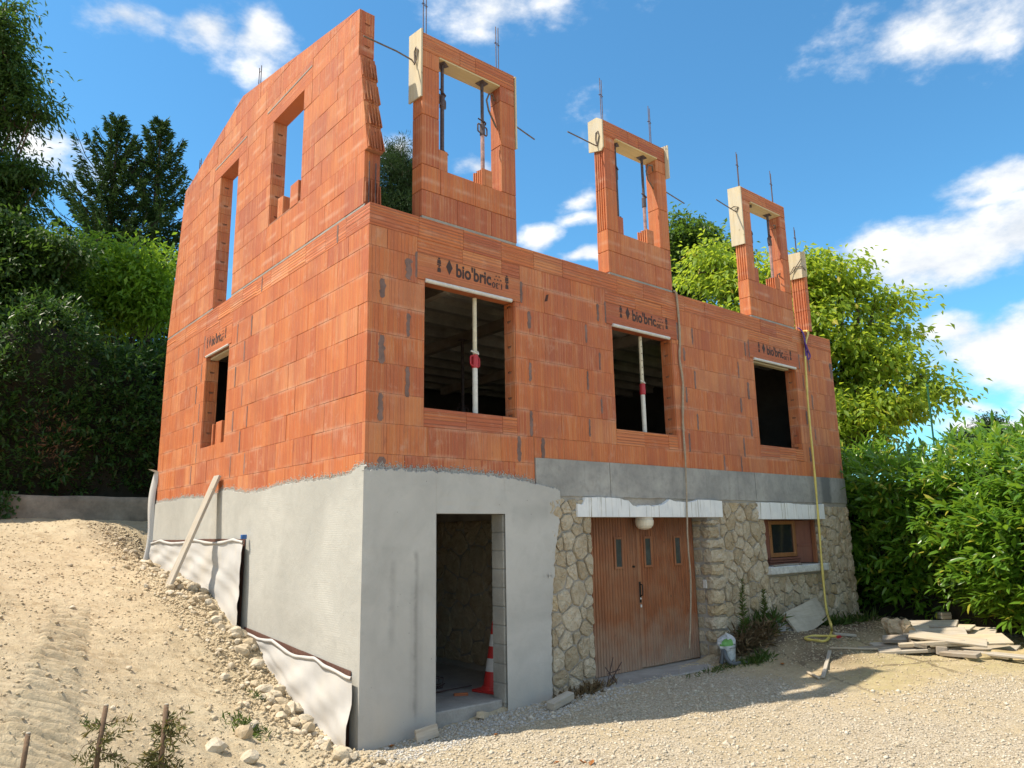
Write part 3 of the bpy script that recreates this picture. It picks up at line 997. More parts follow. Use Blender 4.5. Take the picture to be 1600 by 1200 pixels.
rows = [(-.9, 0), (0, WZ[0])]+[(WZ[0], ZB0-.0), (ZB0, ZB1-.008)]
def gable_rects(z0, z1, u0, u1): return sub_all([(u0, u1, z0, z1)], [(a, b, c, d) for a, b, c, d in open_g])
for z0, z1 in [(-2.8, .53), (.53, 1.945), (1.945, ZB1-.008)]:
    for r in sub_all([(.0065, D-.004, z0, z1)], [GW[0]]):
        gcore.box(.006, .20, r[0], r[1], r[2], r[3])
for z0, z1 in U_COURSES:
    for r in sub_all([(0, D, z0-.0002, z1)], GW[1:]):
        p = clip_gable([(r[0], r[2]), (r[1], r[2]), (r[1], r[3]), (r[0], r[3])])
        if len(p) > 2:
            gcore.prism([(u+(.012 if u < 1 else 0), z) for u, z in p], lambda u, z: (.006, u, z), lambda u, z: (.20, u, z))
gcore.box(.012, .19, .16, 4.08, ZB1-.006, ZU+.002).box(.012, .19, 4.875, 7.18, ZB1-.006, ZU+.002)
gable = part('gable_wall', gcore.fix().mesh('gable_wall', CORE), house)
for a, b in ((.12, 4.08), (4.875, 7.19)):     # grey mortar bed under the attic wall
    part('mortar_bed', MB().box(.003, .01, a, b, ZB1+.002, ZU-.003).mesh('mortar_bed', MORTAR), gable)
def joints_gable(k):
    if k == -1: return [.4+.5*i for i in range(14)]
    if k == 7: return [.45, .95, 1.5, 2.0, 2.5, 3.0, 3.45, 3.94, 5.11, 5.55, 6.05, 6.6]
    o = .42 if k % 2 else .20
    js = [o+.5*i for i in range(15)]
    return [j for j in js if abs(j-4.04) > .13 and abs(j-5.03) > .13]
for k in range(-1, 8):
    z0, z1 = (k*H, (k+1)*H) if k < 7 else courses(7)
    js = [0.0]+[j for j in joints_gable(k) if j < D-.12]+[D]
    for a, b in zip(js[:-1], js[1:]):
        for r in sub_all([(a, b, z0, z1)], open_g):
            BRICKS.append(((Vector((0, (r[0]+r[1])/2, (r[2]+r[3])/2))-CAM).length, 'y', gable, r))
jb = [0, .52, 1.02, 1.55, 2.05, 2.6, 3.1, 3.6, 4.08, 4.6, 5.1, 5.6, 6.15, 6.7, D]
for a, b in zip(jb[:-1], jb[1:]):
    lay_y(gable, (a, b, ZB0, ZB1), BRICK_H, 'belt_block', d=.12)
for a, b, z0, z1 in GL:
    if z1 < 3:
        lay_y(gable, (a, (a+b)/2, z0+.298, z1), BRICK_H, 'head_block'); lay_y(gable, ((a+b)/2, b, z0+.298, z1), BRICK_H, 'head_block')
    else:
        t = part('lintel', brick_mesh(b-a, z1-z0, .2, BRICK_F, 'lintel'), gable, (0, (a+b)/2, (z0+z1)/2), (0, 0, -math.pi/2))
for k, (z0, z1) in enumerate(U_COURSES):
    o = (.08, .33, .2, .42)[k % 4]
    js = [0.0]+[o+.5*i for i in range(15)]
    js = [j for j in js if not any(abs(j-e) < .1 and c < (z0+z1)/2 < d for a, b, c, d in GW[1:] for e in (a, b))]+[D+.1]
    for a, b in zip(js[:-1], js[1:]):
        for r in sub_all([(a, b, z0, z1)], open_g):
            p = clip_gable([(r[0], r[2]), (r[1], r[2]), (r[1], r[3]), (r[0], r[3])])
            if len(p) < 3: continue
            us, zs_ = [q[0] for q in p], [q[1] for q in p]
            if max(us)-min(us) < .03 or max(zs_)-min(zs_) < .03: continue
            c = Vector((0, (min(us)+max(us))/2, (min(zs_)+max(zs_))/2))
            cut = abs((max(us)-min(us))*(max(zs_)-min(zs_))-(r[1]-r[0])*(r[3]-r[2])) > 1e-4 or len(p) != 4
            BRICKS.append(((c-CAM).length, 'poly', gable, p) if cut else ((c-CAM).length, 'y', gable, r))
def poly_brick(p):                          # cut brick on the gable: centred outline -> local frame (x=-u)
    us, zs_ = [q[0] for q in p], [q[1] for q in p]
    cu, cz = (min(us)+max(us))/2, (min(zs_)+max(zs_))/2
    sh = []
    for u, z in p:
        d = math.hypot(u-cu, z-cz) or 1
        sh.append((-(u-cu)*(1-JOINT/2/d*1.2), (z-cz)*(1-JOINT/2/d*1.2)))
    m = MB().prism(sh, lambda u, z: (u, 0, z), lambda u, z: (u, .06, z)).fix()
    return m, cu, cz
BRICKS.sort(key=lambda t: t[0])
rest_x, rest_y = MB(), MB()
for i, (dist, kind, par, r) in enumerate(BRICKS):
    if i < 298:
        if kind == 'x': lay_x(par, r, BRICK_V)
        elif kind == 'y': lay_y(par, r, BRICK_V)
        else:
            m, cu, cz = poly_brick(r)
            part('brick', m.mesh('brick', BRICK_V), par, (BR.uniform(-.002, .002), cu, cz), (0, 0, -math.pi/2))
    else:                                    # the farthest ones: one joined part per wall
        j = BR.uniform(-.0025, .0025)
        if kind == 'x':
            me = brick_mesh(r[1]-r[0], r[3]-r[2], .06, BRICK_V)
            rest_x.add([(v.co.x+(r[0]+r[1])/2, v.co.y+j, v.co.z+(r[2]+r[3])/2) for v in me.vertices], [tuple(f.vertices) for f in me.polygons])
        elif kind == 'y':
            me = brick_mesh(r[1]-r[0], r[3]-r[2], .06, BRICK_V)
            rest_y.add([(v.co.x-(r[0]+r[1])/2, v.co.y+j, v.co.z+(r[2]+r[3])/2) for v in me.vertices], [tuple(f.vertices) for f in me.polygons])
        else:
            m, cu, cz = poly_brick(r)
            rest_y.add([(v[0]-cu, v[1]+j, v[2]+cz) for v in m.v], m.f)
if rest_x.v: props(part('far_brickwork', rest_x.mesh('far_brickwork', BRICK_VI), facade), kind='stuff')
if rest_y.v: props(part('far_brickwork', rest_y.mesh('far_brickwork', BRICK_VI), gable, (0, 0, 0), (0, 0, -math.pi/2)), kind='stuff')

# raked front end of the attic gable: broken blocks with open cells
for k, (z0, z1) in enumerate(U_COURSES[:8]):
    if z0 > 4.9: break
    zm = (z0+z1)/2
    if zm > 5.2: break
    z1c = min(z1, 5.19)
    f0, f1 = (front_u(z0+.002), front_u(z1c-.002)) if 3.2 < zm < 4.6 else (front_u(zm), front_u(zm))
    m = MB()
    raked = 3.2 < zm < 4.6
    m.add([(.012, f0+.005, z0+.003), (.195, f0+.005, z0+.003), (.195, f1+.005, z1c-.003), (.012, f1+.005, z1c-.003),
           (.012, f0+.05, z0+.003), (.195, f0+.05, z0+.003), (.195, f1+.05, z1c-.003), (.012, f1+.05, z1c-.003)],
          [(0, 1, 2, 3), (4, 7, 6, 5), (0, 4, 5, 1), (1, 5, 6, 2), (2, 6, 7, 3), (3, 7, 4, 0)])
    if raked or zm < 3.0:
        n = 6
        for i in range(n):                    # cell walls left standing
            x0 = .008+i*.185/(n-1)
            e = BR.uniform(.0, .035); e1 = BR.uniform(-.005, .02)
            za, zb = z0+.004+BR.uniform(0, .03), z1c-.004-BR.uniform(0, .06)
            m.add([(x0, f0-e, za), (x0+.011, f0-e, za), (x0+.011, f1-e1, zb), (x0, f1-e1, zb),
                   (x0, f0+.03, za), (x0+.011, f0+.03, za), (x0+.011, f1+.03, zb), (x0, f1+.03, zb)],
                  [(0, 1, 2, 3), (4, 7, 6, 5), (0, 4, 5, 1), (1, 5, 6, 2), (2, 6, 7, 3), (3, 7, 4, 0)])
    part('end_block', m.fix().mesh('end_block', BRICK_CUT), gable)

# blocks lining the openings, each with its finger slot
def slot_mesh(w, h, name='jamb_block', mat=None, sw=.075, sh=.028):
    m = MB()
    a, b, t = w/2-.002, h/2-.0025, .015
    s, q = sw/2, sh/2
    zc = -.02
    vs = [(-a, 0, -b), (a, 0, -b), (a, 0, b), (-a, 0, b),
          (-s*.65, 0, zc-q), (s*.65, 0, zc-q), (s, 0, zc+q), (-s, 0, zc+q),
          (-s*.65, .03, zc-q), (s*.65, .03, zc-q), (s, .03, zc+q), (-s, .03, zc+q),
          (-a, t, -b), (a, t, -b), (a, t, b), (-a, t, b)]
    fs = [(0, 1, 5, 4), (1, 2, 6, 5), (2, 3, 7, 6), (3, 0, 4, 7), (4, 5, 9, 8), (5, 6, 10, 9), (6, 7, 11, 10), (7, 4, 8, 11), (8, 9, 10, 11),
          (0, 12, 13, 1), (1, 13, 14, 2), (2, 14, 15, 3), (3, 15, 12, 0)]
    me = m.add(vs, fs).mesh(name, mat or BRICK_V)
    me.materials.append(HOLE)
    for i in range(4, 9): me.polygons[i].material_index = 1
    return me
def jamb(parent, z0, z1, place, rot, w=.19, step=H, zfirst=None):
    z = z0
    first = zfirst if zfirst else (math.floor(z0/step+1e-6)+1)*step
    cuts = [z0]+[first+i*step for i in range(20) if first+i*step < z1-.05]+[z1]
    for a, b in zip(cuts[:-1], cuts[1:]):
        part('jamb_block', slot_mesh(w, b-a), parent, place((a+b)/2), rot)
for w in (W1, W2, W3):
    jamb(facade, WZ[0], WZ[1], lambda z, w=w: (w[1]-.012, .105, z), (0, 0, -math.pi/2))
jamb(gable, .53, 1.945, lambda z: (.103, 5.03-.012, z), (0, 0, 0))
jamb(gable, ZU, 4.885, lambda z: (.103, 4.875-.012, z), (0, 0, 0), zfirst=ZU+H)
jamb(gable, 3.36, 4.885, lambda z: (.103, 2.78-.012, z), (0, 0, 0), zfirst=ZU+3*H)
jamb(gable, 4.62, 5.195, lambda z: (.103, .335-.002, z), (0, 0, 0), zfirst=4.9)

# mortar pockets at the make-up joints
def ragged_strip(m, fn, z0, z1, w):
    n = 9
    le = [(-w/2*(1+.7*n1(i*1.7+z0*9, 1, 2))*(1 if 0 < i < n else .6), z0+(z1-z0)*i/n) for i in range(n+1)]
    ri = [(w/2*(1+.7*n1(i*1.7+z0*9+50, 2, 2))*(1 if 0 < i < n else .6), z0+(z1-z0)*i/n) for i in range(n+1)]
    for i in range(n):
        q = [le[i], ri[i], ri[i+1], le[i+1]]
        m.add([fn(u, z, -.003) for u, z in q]+[fn(u, z, .012) for u, z in q], [(0, 1, 2, 3), (0, 4, 5, 1), (2, 6, 7, 3), (1, 5, 6, 2), (3, 7, 4, 0)])
pk = MB()
for k in range(0, 7):
    zz = (k*H+.01, (k+1)*H-.015)
    us = [.17, 2.22, 3.21, 5.27, 6.66, 8.66] if k % 2 else [.49, 3.45, 5.5, 6.90, 8.9]
    if k == 0: us = [2.02, 2.40, 6.1, 6.55]
    for u in us:
        if k == 6 and u in (2.22, 5.27): continue
        wd = BR.uniform(.045, .07) if u < 2.6 else BR.uniform(.035, .055)
        ragged_strip(pk, lambda a, z, y, u=u: (u+a, y, z), zz[0]-BR.uniform(-.09, .03), zz[1]+BR.uniform(-.05, .012), wd*BR.uniform(.7, 1.1))
ragged_strip(pk, lambda a, z, y: (.19+a, y, z), -.22, -.03, .09)
ragged_strip(pk, lambda a, z, y: (9.68+a, y, z), .07, .29, .03)
ragged_strip(pk, lambda a, z, y: (9.70+a, y, z), 1.9, 2.2, .09)
for a, b in LINTELS:
    ragged_strip(pk, lambda q, z, y, a=a: (a-.012+q, y, z), 1.95, 2.25, .03)
    ragged_strip(pk, lambda q, z, y, b=b: (b+.02+q, y, z), 1.95, 2.22, .04)
props(part('joint_mortar', pk.fix().mesh('joint_mortar', MORTAR_POCKET), facade), kind='stuff')
pk = MB()
for k in range(0, 7):
    zz = (k*H+.01, (k+1)*H-.02)
    for u in ([3.42, 5.2] if k % 2 else [3.72, 5.4, 3.2]):
        ragged_strip(pk, lambda a, z, x, u=u: (x, u-a, z), zz[0], zz[1], BR.uniform(.02, .04))
ragged_strip(pk, lambda a, z, x: (x, .72-a, z), ZB0+.01, ZB1-.02, .035)
ragged_strip(pk, lambda a, z, x: (x, 2.9-a, z), ZB0+.01, ZB1-.02, .025)
ragged_strip(pk, lambda a, z, x: (x, 5.13-a, z), 1.97, 2.3, .04)
props(part('joint_mortar', pk.fix().mesh('joint_mortar', MORTAR_POCKET), gable), kind='stuff')
for a, b, z0, z1 in GL[1:]:                # long scraped mortar joints above the heads of the attic openings
    part('mortar_bed', MB().box(-.004, .01, a+.02, b-.03, z1+.002, z1+.022).mesh('mortar_bed', MORTAR), gable)

m = MB()
hp_ = on_y(853, 466, 0)
m.prism([(-.03, -.05), (.02, -.035), (.045, .06), (.0, .04)], lambda u, z: (hp_.x+u, -.0045, hp_.z+z), lambda u, z: (hp_.x+u*.6, .02, hp_.z+z*.6))
part('broken_hole', m.fix().mesh('broken_hole', HOLE), facade)  # dark plate in place of the shade inside a broken hole
# ---- printed lintels over the openings
def text_mesh(body, size, bold=0.0, mat=INK):
    c = bpy.data.curves.new('lettering', 'FONT')
    c.body = body; c.size = size; c.offset = bold; c.extrude = .0006; c.resolution_u = 4
    c.align_x = 'LEFT'
    t = bpy.data.objects.new('lettering_source', c)
    COL.objects.link(t)
    me = bpy.data.meshes.new_from_object(t)
    bpy.data.objects.remove(t); bpy.data.curves.remove(c)
    me.materials.clear(); me.materials.append(mat)
    return me
def merged_print():
    """all of the print on one lintel in x,z (origin at the left end of the clear width), face at y=0"""
    m = MB()
    def put(me, fn):
        m.add([fn(v.co.x, v.co.y, v.co.z) for v in me.vertices], [tuple(p.vertices) for p in me.polygons])
    word = text_mesh("bio'bric", .205, .0058)
    wx = max(v.co.x for v in word.vertices)
    k = .515/wx
    put(word, lambda x, y, z: (.435+x*k, -z-.001, .148+y*1.05))
    num = text_mesh("1.30", .095, .0022)
    nx_ = max(v.co.x for v in num.vertices)
    put(num, lambda x, y, z: (.962+(nx_-x)*1.05, -z-.001, .192-y))
    dm = [(.30, .235), (.345, .145), (.39, .235), (.345, .325)]
    m.prism(dm, lambda x, z: (x, -.0016, z), lambda x, z: (x, .001, z))
    for x0, zb in ((.205, .15), (1.19, .15)):
        for a, b, c, d in ((-.024, .024, .0, .05), (-.010, .010, .055, .075), (-.030, .030, .078, .092), (-.026, .026, .098, .145), (-.014, .014, .15, .17)):
            m.prism([(x0+a, zb+c), (x0+b, zb+c), (x0+b*.85, zb+d), (x0+a*.85, zb+d)], lambda x, z: (x, -.0016, z), lambda x, z: (x, .001, z))
    for row, n in ((.232, 3), (.275, 2)):
        for i in range(n):
            x = 1.05+(i-(n-1)/2)*.046
            m.prism([(x-.017, row), (x, row-.008), (x+.017, row), (x, row+.011)], lambda x, z: (x, -.0016, z), lambda x, z: (x, .001, z))
    return m
PRINT = merged_print()
def print_mesh(dx, dz, wear=0):
    m = MB(); m.v = [(x+dx, y, z+dz) for x, y, z in PRINT.v]; m.f = list(PRINT.f)
    return m.mesh('printed_lettering', INK)
pmesh = print_mesh(0, 0)
for (a, b), (w0, w1) in zip(LINTELS, (W1, W2, W3)):
    li = part('lintel', MB().cbox(-(b-a)/2, (b-a)/2, -.006, .195, -.146, .146, .004).mesh('lintel', BRICK_F), house, ((a+b)/2, 0, 2.0945))
    WM[li.name] = Matrix.Translation(((a+b)/2, 0, 2.0945))
    part('printed_lettering', pmesh, li, (w0-.02, -.0066, 1.925))
    m = MB()
    m.tube([(w0+.004, -.004, 1.942), (w1-.06 if w1 < 8 else w1-.01, -.004, 1.942)], .023, 10)
    part('edge_strip', m.mesh('edge_strip', STRIP, False), li)
m = MB().box(W3[0]+.01, W3[1]-.15, .05, .14, 1.90, 1.93)
part('form_board', m.mesh('form_board', WOOD_PALEX), house)
a, b = GL[0][:2]
li = part('lintel', MB().cbox(-(b-a)/2, (b-a)/2, -.006, .195, -.146, .146, .004).mesh('lintel', BRICK_F), house, (0, (a+b)/2, 2.094), (0, 0, -math.pi/2))
WM[li.name] = Matrix.Translation((0, (a+b)/2, 2.094)) @ Matrix.Rotation(-math.pi/2, 4, 'Z')
m = MB(); m.v = [((x-.17)*.80+.10, y, z) for x, y, z in PRINT.v]; m.f = list(PRINT.f)
part('printed_lettering', m.mesh('printed_lettering', INK), li, (-.0066, b, 1.925), (0, 0, -math.pi/2))
part('edge_strip', MB().tube([(-.004, 4.05, 1.944), (-.004, 5.02, 1.944)], .016, 8).mesh('edge_strip', STRIP), li)
part('form_board', MB().box(.06, .17, 4.06, 5.0, 1.90, 1.93).mesh('form_board', WOOD_PALEX), li)

# ---- render coat on the lower corner
def ragged(base, seed, amp=.05, fine=.02):
    return lambda t: base(t) + amp*n1(t*2.1, seed, 3) + fine*n1(t*17, seed+5, 3) + fine*1.1*n1(t*75, seed+9, 2)
ftop = ragged(lambda x: -.145-.02*x - (.10*max(0, x-1.9)/.6), 1, .04, .016)
fright = ragged(lambda z: float(np.interp(z, [-2.75, -2.0, -1.5, -1.0, -.7, -.34, -.25], [2.41, 2.43, 2.46, 2.52, 2.60, 2.63, 2.61])), 2, .02, .015)
DX0, DX1, DZ1 = .835, 1.765, -.592           # entrance
sheet = MB()
YP = -.036
def strip_x(x0, x1, n, zb):                  # columns
    xs_ = [x0+(x1-x0)*i/n for i in range(n+1)]
    cols = []
    for x in xs_:
        zt = ftop(x)
        cols.append([(x, YP+.003*n1(x*3+j, 4, 2), zb+(zt-zb)*j/10) for j in range(11)]+[(x, .012, zt+.008)])
    sheet.grid(cols)
strip_x(-.024, DX0, 150, -2.9)
strip_x(DX0, DX1, 160, DZ1)
n, mz = 130, 110                              # right flank with a broken edge
cols = []
for i in range(n+1):
    col = []
    for j in range(mz+1):
        s = i/n
        zt = ftop(DX1+s*.85)
        z = -2.9+(zt+2.9)*j/mz
        col.append((DX1+s*(fright(z)-DX1), YP, z))
    col.append((col[-1][0], .012, col[-1][2]+.008))
    cols.append(col)
cols.append([(p[0]+.004, .03, p[2]) for p in cols[-1]])
sheet.grid(cols)
base_wall = part('basement_wall', MB().box(.004, DX0+.002, .0, .20, -2.9, -.33).box(DX1-.002, 2.365, .0, .20, -2.9, -.33).box(DX0, DX1, .001, .199, DZ1+.002, -.33).fix().mesh('basement_wall', BLOCK), house)
part('render_coat', sheet.fix().mesh('render_coat', PLASTER), base_wall)
gtop = ragged(lambda u: -.235+.03*math.sin(u*1.3)+.09*math.exp(-((u-3.8)/.5)**2)+.10*math.exp(-(u/.25)**2), 9, .03, .014)
sheet = MB()
cols = []
for i in range(1001):
    u = -.0355+(D+.02+.0355)*i/1000
    zt = gtop(u)
    cols.append([(-.017+.003*n1(u*2+j, 6, 2), u, -2.9+(zt+2.9)*j/12) for j in range(13)]+[(.012, u, zt+.008)])
sheet.grid(cols)
part('render_coat', sheet.fix().mesh('render_coat', PLASTER_G), gable)
# spatter of render above the rough edge
rg = np.random.default_rng(5)
def specks(name, pts, nrm, mat, parent, smin, smax):
    o8 = np.array([(1, 0, 0), (-1, 0, 0), (0, 1, 0), (0, -1, 0), (0, 0, 1), (0, 0, -1)], float)
    f8 = np.array([(0, 2, 4), (2, 1, 4), (1, 3, 4), (3, 0, 4), (2, 0, 5), (1, 2, 5), (3, 1, 5), (0, 3, 5)])
    n = len(pts)
    s = rg.uniform(smin, smax, (n, 1, 1))*rg.uniform(.5, 1.5, (n, 6, 1))
    V = pts[:, None, :]+o8[None]*s
    F = f8[None]+(np.arange(n)*6)[:, None, None]
    return props(part(name, np_mesh(name, V.reshape(-1, 3), F.reshape(-1, 3), mat), parent), kind='stuff')
NS = 5200
xs_ = rg.uniform(-.01, 2.3, NS)
zs_ = np.array([ftop(x) for x in xs_])+np.abs(rg.normal(0, .032, NS))+rg.uniform(-.03, .0, NS)
k_ = (zs_ < .05) & ~((xs_ > 2.25) & (zs_ > -.3))
specks('render_spatter', np.stack([xs_, np.full(NS, -.002), zs_], -1)[k_], None, PLASTER, base_wall, .0025, .009)
NS = 9000
us_ = rg.uniform(0, 7.2, NS)
zs_ = np.array([gtop(u) for u in us_])+np.abs(rg.normal(0, .03, NS))+rg.uniform(-.03, .0, NS)
specks('render_spatter', np.stack([np.full(NS, -.002), us_, zs_], -1), None, PLASTER_G, gable, .0025, .0085)
# entrance: block reveal, threshold
for k in range(10):
    z0 = -2.60+k*.2005
    part('reveal_block', MB().cbox(DX1-.012, DX1+.05, -.008, .2, z0+.003, min(z0+.1975, DZ1-.004), .006).mesh('reveal_block', BLOCK), base_wall)
part('door_step', MB().cbox(DX0-.02, DX1-.014, .03, .6, -2.95, -2.56, .012).mesh('door_step', SLAB), house)

# ---- concrete beam, panel by panel
jx = [2.262, 3.54, 5.59, 6.86, 7.67, L+.008]
beam = part('concrete_beam', MB().box(2.27, L, .004, .2, -.42, .058).mesh('concrete_beam', MORTAR), house)
for i, (a, b) in enumerate(zip(jx[:-1], jx[1:])):
    cols = []
    nn = max(6, int((b-a)/.05))
    for q in range(nn+1):
        x = a+.004+(b-a-.008)*q/nn
        zl = -.375+.012*n1(x*6, 11, 3)
        zt = .066+.003*n1(x*9, 12, 2)
        y0 = -.014-.004*(i % 2)
        cols.append([(x, .015, zl-.004), (x, y0, zl), (x, y0-.001, (zl*2+zt)/3), (x, y0, (zl+zt*2)/3), (x, y0, zt), (x, .05, zt+.001)])
    m = MB().grid(cols)
    m.add([cols[0][j] for j in range(6)], [(0, 1, 2, 3, 4, 5)]).add([cols[-1][j] for j in range(6)], [(5, 4, 3, 2, 1, 0)])
    part('beam_panel', m.fix().mesh('beam_panel', CONCRETE), beam)

# ---- rubble stone basement wall
def cells(u0, u1, z0, z1, size, rnd, blocks=(), an=1.25):
    pts = []
    tries = 0
    while tries < 5000:
        tries += 1
        p = (rnd.uniform(u0, u1), rnd.uniform(z0, z1))
        s = size*rnd.uniform(.72, 1.2)
        if all(((p[0]-q[0])*an)**2+(p[1]-q[1])**2 > (s*.5+q[2]*.5)**2 for q in pts): pts.append((*p, s))
    out = []
    for i, p in enumerate(pts):
        poly = [(u0, z0), (u1, z0), (u1, z1), (u0, z1)]
        for j, q in enumerate(pts):
            if i == j: continue
            dx, dz = q[0]-p[0], q[1]-p[1]
            if dx*dx+dz*dz > 9*size*size: continue
            w = (p[2]**2-q[2]**2)*.5
            poly = clip_poly(poly, dx*2, dz*2, q[0]**2+q[1]**2-p[0]**2-p[1]**2+w)
            if len(poly) < 3: break
        if len(poly) >= 3: out.append(poly)
    return out
def shrink(poly, d):
    cx, cz = sum(p[0] for p in poly)/len(poly), sum(p[1] for p in poly)/len(poly)
    n = len(poly)
    res = [(-9, -9), (9, -9), (9, 9), (-9, 9)]
    res = [(cx-2, cz-2), (cx+2, cz-2), (cx+2, cz+2), (cx-2, cz+2)]
    ar = sum(poly[i][0]*poly[(i+1) % n][1]-poly[(i+1) % n][0]*poly[i][1] for i in range(n))
    sg = 1 if ar > 0 else -1
    for i in range(n):
        p, q = poly[i], poly[(i+1) % n]
        ex, ez = q[0]-p[0], q[1]-p[1]
        l = math.hypot(ex, ez)
        if l < 1e-6: continue
        nx_, nz_ = sg*ez/l, -sg*ex/l
        res = clip_poly(res, nx_, nz_, nx_*p[0]+nz_*p[1]-d)
        if len(res) < 3: return None
    return res
def soften(poly, rnd, amt=.2, jit=.0):
    out = []
    n = len(poly)
    for i in range(n):
        p, q, r = poly[i-1], poly[i], poly[(i+1) % n]
        out.append((q[0]+(p[0]-q[0])*amt+rnd.uniform(-jit, jit), q[1]+(p[1]-q[1])*amt+rnd.uniform(-jit, jit)))
        out.append((q[0]+(r[0]-q[0])*amt+rnd.uniform(-jit, jit), q[1]+(r[1]-q[1])*amt+rnd.uniform(-jit, jit)))
    return out
def dens(poly, mx):                                # split long edges so faces can be knapped
    out = []
    n = len(poly)
    for i in range(n):
        p, q = poly[i], poly[(i+1) % n]
        k = max(1, int(math.hypot(q[0]-p[0], q[1]-p[1])/mx))
        out += [(p[0]+(q[0]-p[0])*t/k, p[1]+(q[1]-p[1])*t/k) for t in range(k)]
    return out
def stone_geo(poly, rnd, proud=.034):
    """rough faced stone in u,z about its middle; y=0 is the wall plane, negative is outwards"""
    cx, cz = sum(p[0] for p in poly)/len(poly), sum(p[1] for p in poly)/len(poly)
    P = [(u-cx, z-cz) for u, z in dens(poly, .055)]
    n = len(P)
    pr = proud*rnd.uniform(.6, 1.25)
    tu, tz = rnd.uniform(-.10, .10), rnd.uniform(-.10, .10)
    rings = [(1.0, .02, 0), (1.0, -.4*pr, .004), (.93, -.86*pr, .007), (.55, -pr, .013)]
    vs, fs = [], []
    for sc, y, j in rings:
        for u, z in P:
            vs.append((u*sc+rnd.uniform(-j, j)*.6, y+tu*u*(y < 0)*sc*.6+tz*z*(y < 0)*sc*.6+rnd.uniform(-j, j), z*sc+rnd.uniform(-j, j)*.6))
    for r in range(3):
        for i in range(n):
            a, b = r*n+i, r*n+(i+1) % n
            fs.append((a, b, b+n, a+n))
    vs.append((0, -pr*rnd.uniform(.85, 1.15), 0))
    c = len(vs)-1
    for i in range(n): fs.append((3*n+i, 3*n+(i+1) % n, c))
    return vs, fs, (cx, cz)
SR = random.Random(77)
GA0, GA1, GAZ0, GAZ1 = 3.14, 5.55, -2.58, -.63
BW0, BW1, BWZ0, BWZ1 = 7.04, 8.66, -1.38, -.66
smort = MB()
smort.box(2.38, GA0, .0, .30, -2.9, -.36).box(GA1+.02, BW0, .001, .30, -2.9, -.36).box(BW0, BW1, .0005, .30, -2.9, BWZ0).box(BW1+.015, L-.015, .001, .30, -2.9, -.36)
smort.box(GA0, GA1+.02, .0015, .30, GAZ1+.004, -.37).box(BW0, BW1+.015, .0015, .30, BWZ1+.004, -.37)
stone_wall = part('stone_wall', smort.fix().mesh('stone_wall', MORTAR_STONE), house)
def wall_stones(poly_list, gap=.009):
    for poly in poly_list:
        q = shrink(poly, gap*SR.uniform(.7, 1.3))
        if not q or len(q) < 3: continue
        us, zs_ = [p[0] for p in q], [p[1] for p in q]
        if max(us)-min(us) < .05 or max(zs_)-min(zs_) < .05: continue
        q = soften(q, SR, .17, .004)
        vs, fs, (cx, cz) = stone_geo(q, SR)
        part('stone', MB().add(vs, fs).fix().mesh('stone', STONE), stone_wall, (cx, .0, cz))
wall_stones(cells(2.44, GA0+.01, -2.66, -.40, .205, SR))
wall_stones(cells(GA1+.30, BW0-.01, -2.50, -.40, .20, SR))
wall_stones(cells(BW0-.005, BW1+.005, -2.46, -1.53, .20, SR))
wall_stones(cells(BW1+.02, L-.02, -2.46, -.43, .19, SR))
wall_stones(cells(BW1-.28, BW1+.02, -.655, -.45, .15, SR)[:0])
def rough_block(x0, x1, y0, y1, z0, z1, rnd, j=.011):
    m = MB()
    nu, nv, nw = 4, 3, 3
    idx = {}
    import itertools
    c = Vector(((x0+x1)/2, (y0+y1)/2, (z0+z1)/2))
    for a, b, d in itertools.product(range(nu+1), range(nv+1), range(nw+1)):
        if 0 < a < nu and 0 < b < nv and 0 < d < nw: continue
        f = [a/nu, b/nv, d/nw]
        on = [(a in (0, nu)), (b in (0, nv)), (d in (0, nw))]
        p = Vector((x0+(x1-x0)*f[0], y0+(y1-y0)*f[1], z0+(z1-z0)*f[2]))
        k = sum(on)
        if k >= 2: p += (c-p).normalized()*(.014 if k == 2 else .026)
        p += Vector((rnd.uniform(-j, j), rnd.uniform(-j, j), rnd.uniform(-j, j)))
        idx[a, b, d] = len(m.v); m.v.append(tuple(p-c))
    def face(g, n, k):
        for s in range(n):
            for t in range(k):
                m.f.append((idx[g(s, t)], idx[g(s+1, t)], idx[g(s+1, t+1)], idx[g(s, t+1)]))
    face(lambda s, t: (s, 0, t), nu, nw); face(lambda s, t: (s, nv, t), nu, nw)
    face(lambda s, t: (0, s, t), nv, nw); face(lambda s, t: (nu, s, t), nv, nw)
    face(lambda s, t: (s, t, 0), nu, nv); face(lambda s, t: (s, t, nw), nu, nv)
    return m.fix(), c
def quoins(x, z0, z1, wide, name='stone', deep=.30, hts=(.12, .20)):
    z = z0
    k = 0
    while z < z1-.06:
        h = min(SR.uniform(*hts), z1-z)
        split = SR.uniform(.09, .15)
        w = wide*SR.uniform(.72, 1.15)
        m, c = rough_block(x-.012, x+w, -.05, split, z+.013, z+h-.013, SR, .014)
        part(name, m.mesh('stone', STONE), stone_wall, c)
        m, c = rough_block(x+.004, x+.12, split+.016, deep, z+.009, z+h-.009, SR, .007)
        part(name, m.mesh('stone', STONE), stone_wall, c)
        z += h; k += 1
quoins(GA1, -2.56, -.66, .31, hts=(.14, .21))
quoins(BW1, -1.36, -.68, .12, hts=(.13, .19), deep=.28)
z = -2.5                                            # far corner, stones standing out along the edge
while z < -.5:
    h = SR.uniform(.16, .27)
    m, c = rough_block(L-.16, L+.02+SR.uniform(0, .035), -.03, .3, z+.01, z+h-.01, SR, .014)
    part('stone', m.mesh('stone', STONE), stone_wall, c)
    z += h
part('stone', rough_block(L-.22, L+.09, -.07, .3, -2.62, -2.28, SR, .03)[0].mesh('stone', STONE), stone_wall, (L-.06, .1, -2.44))

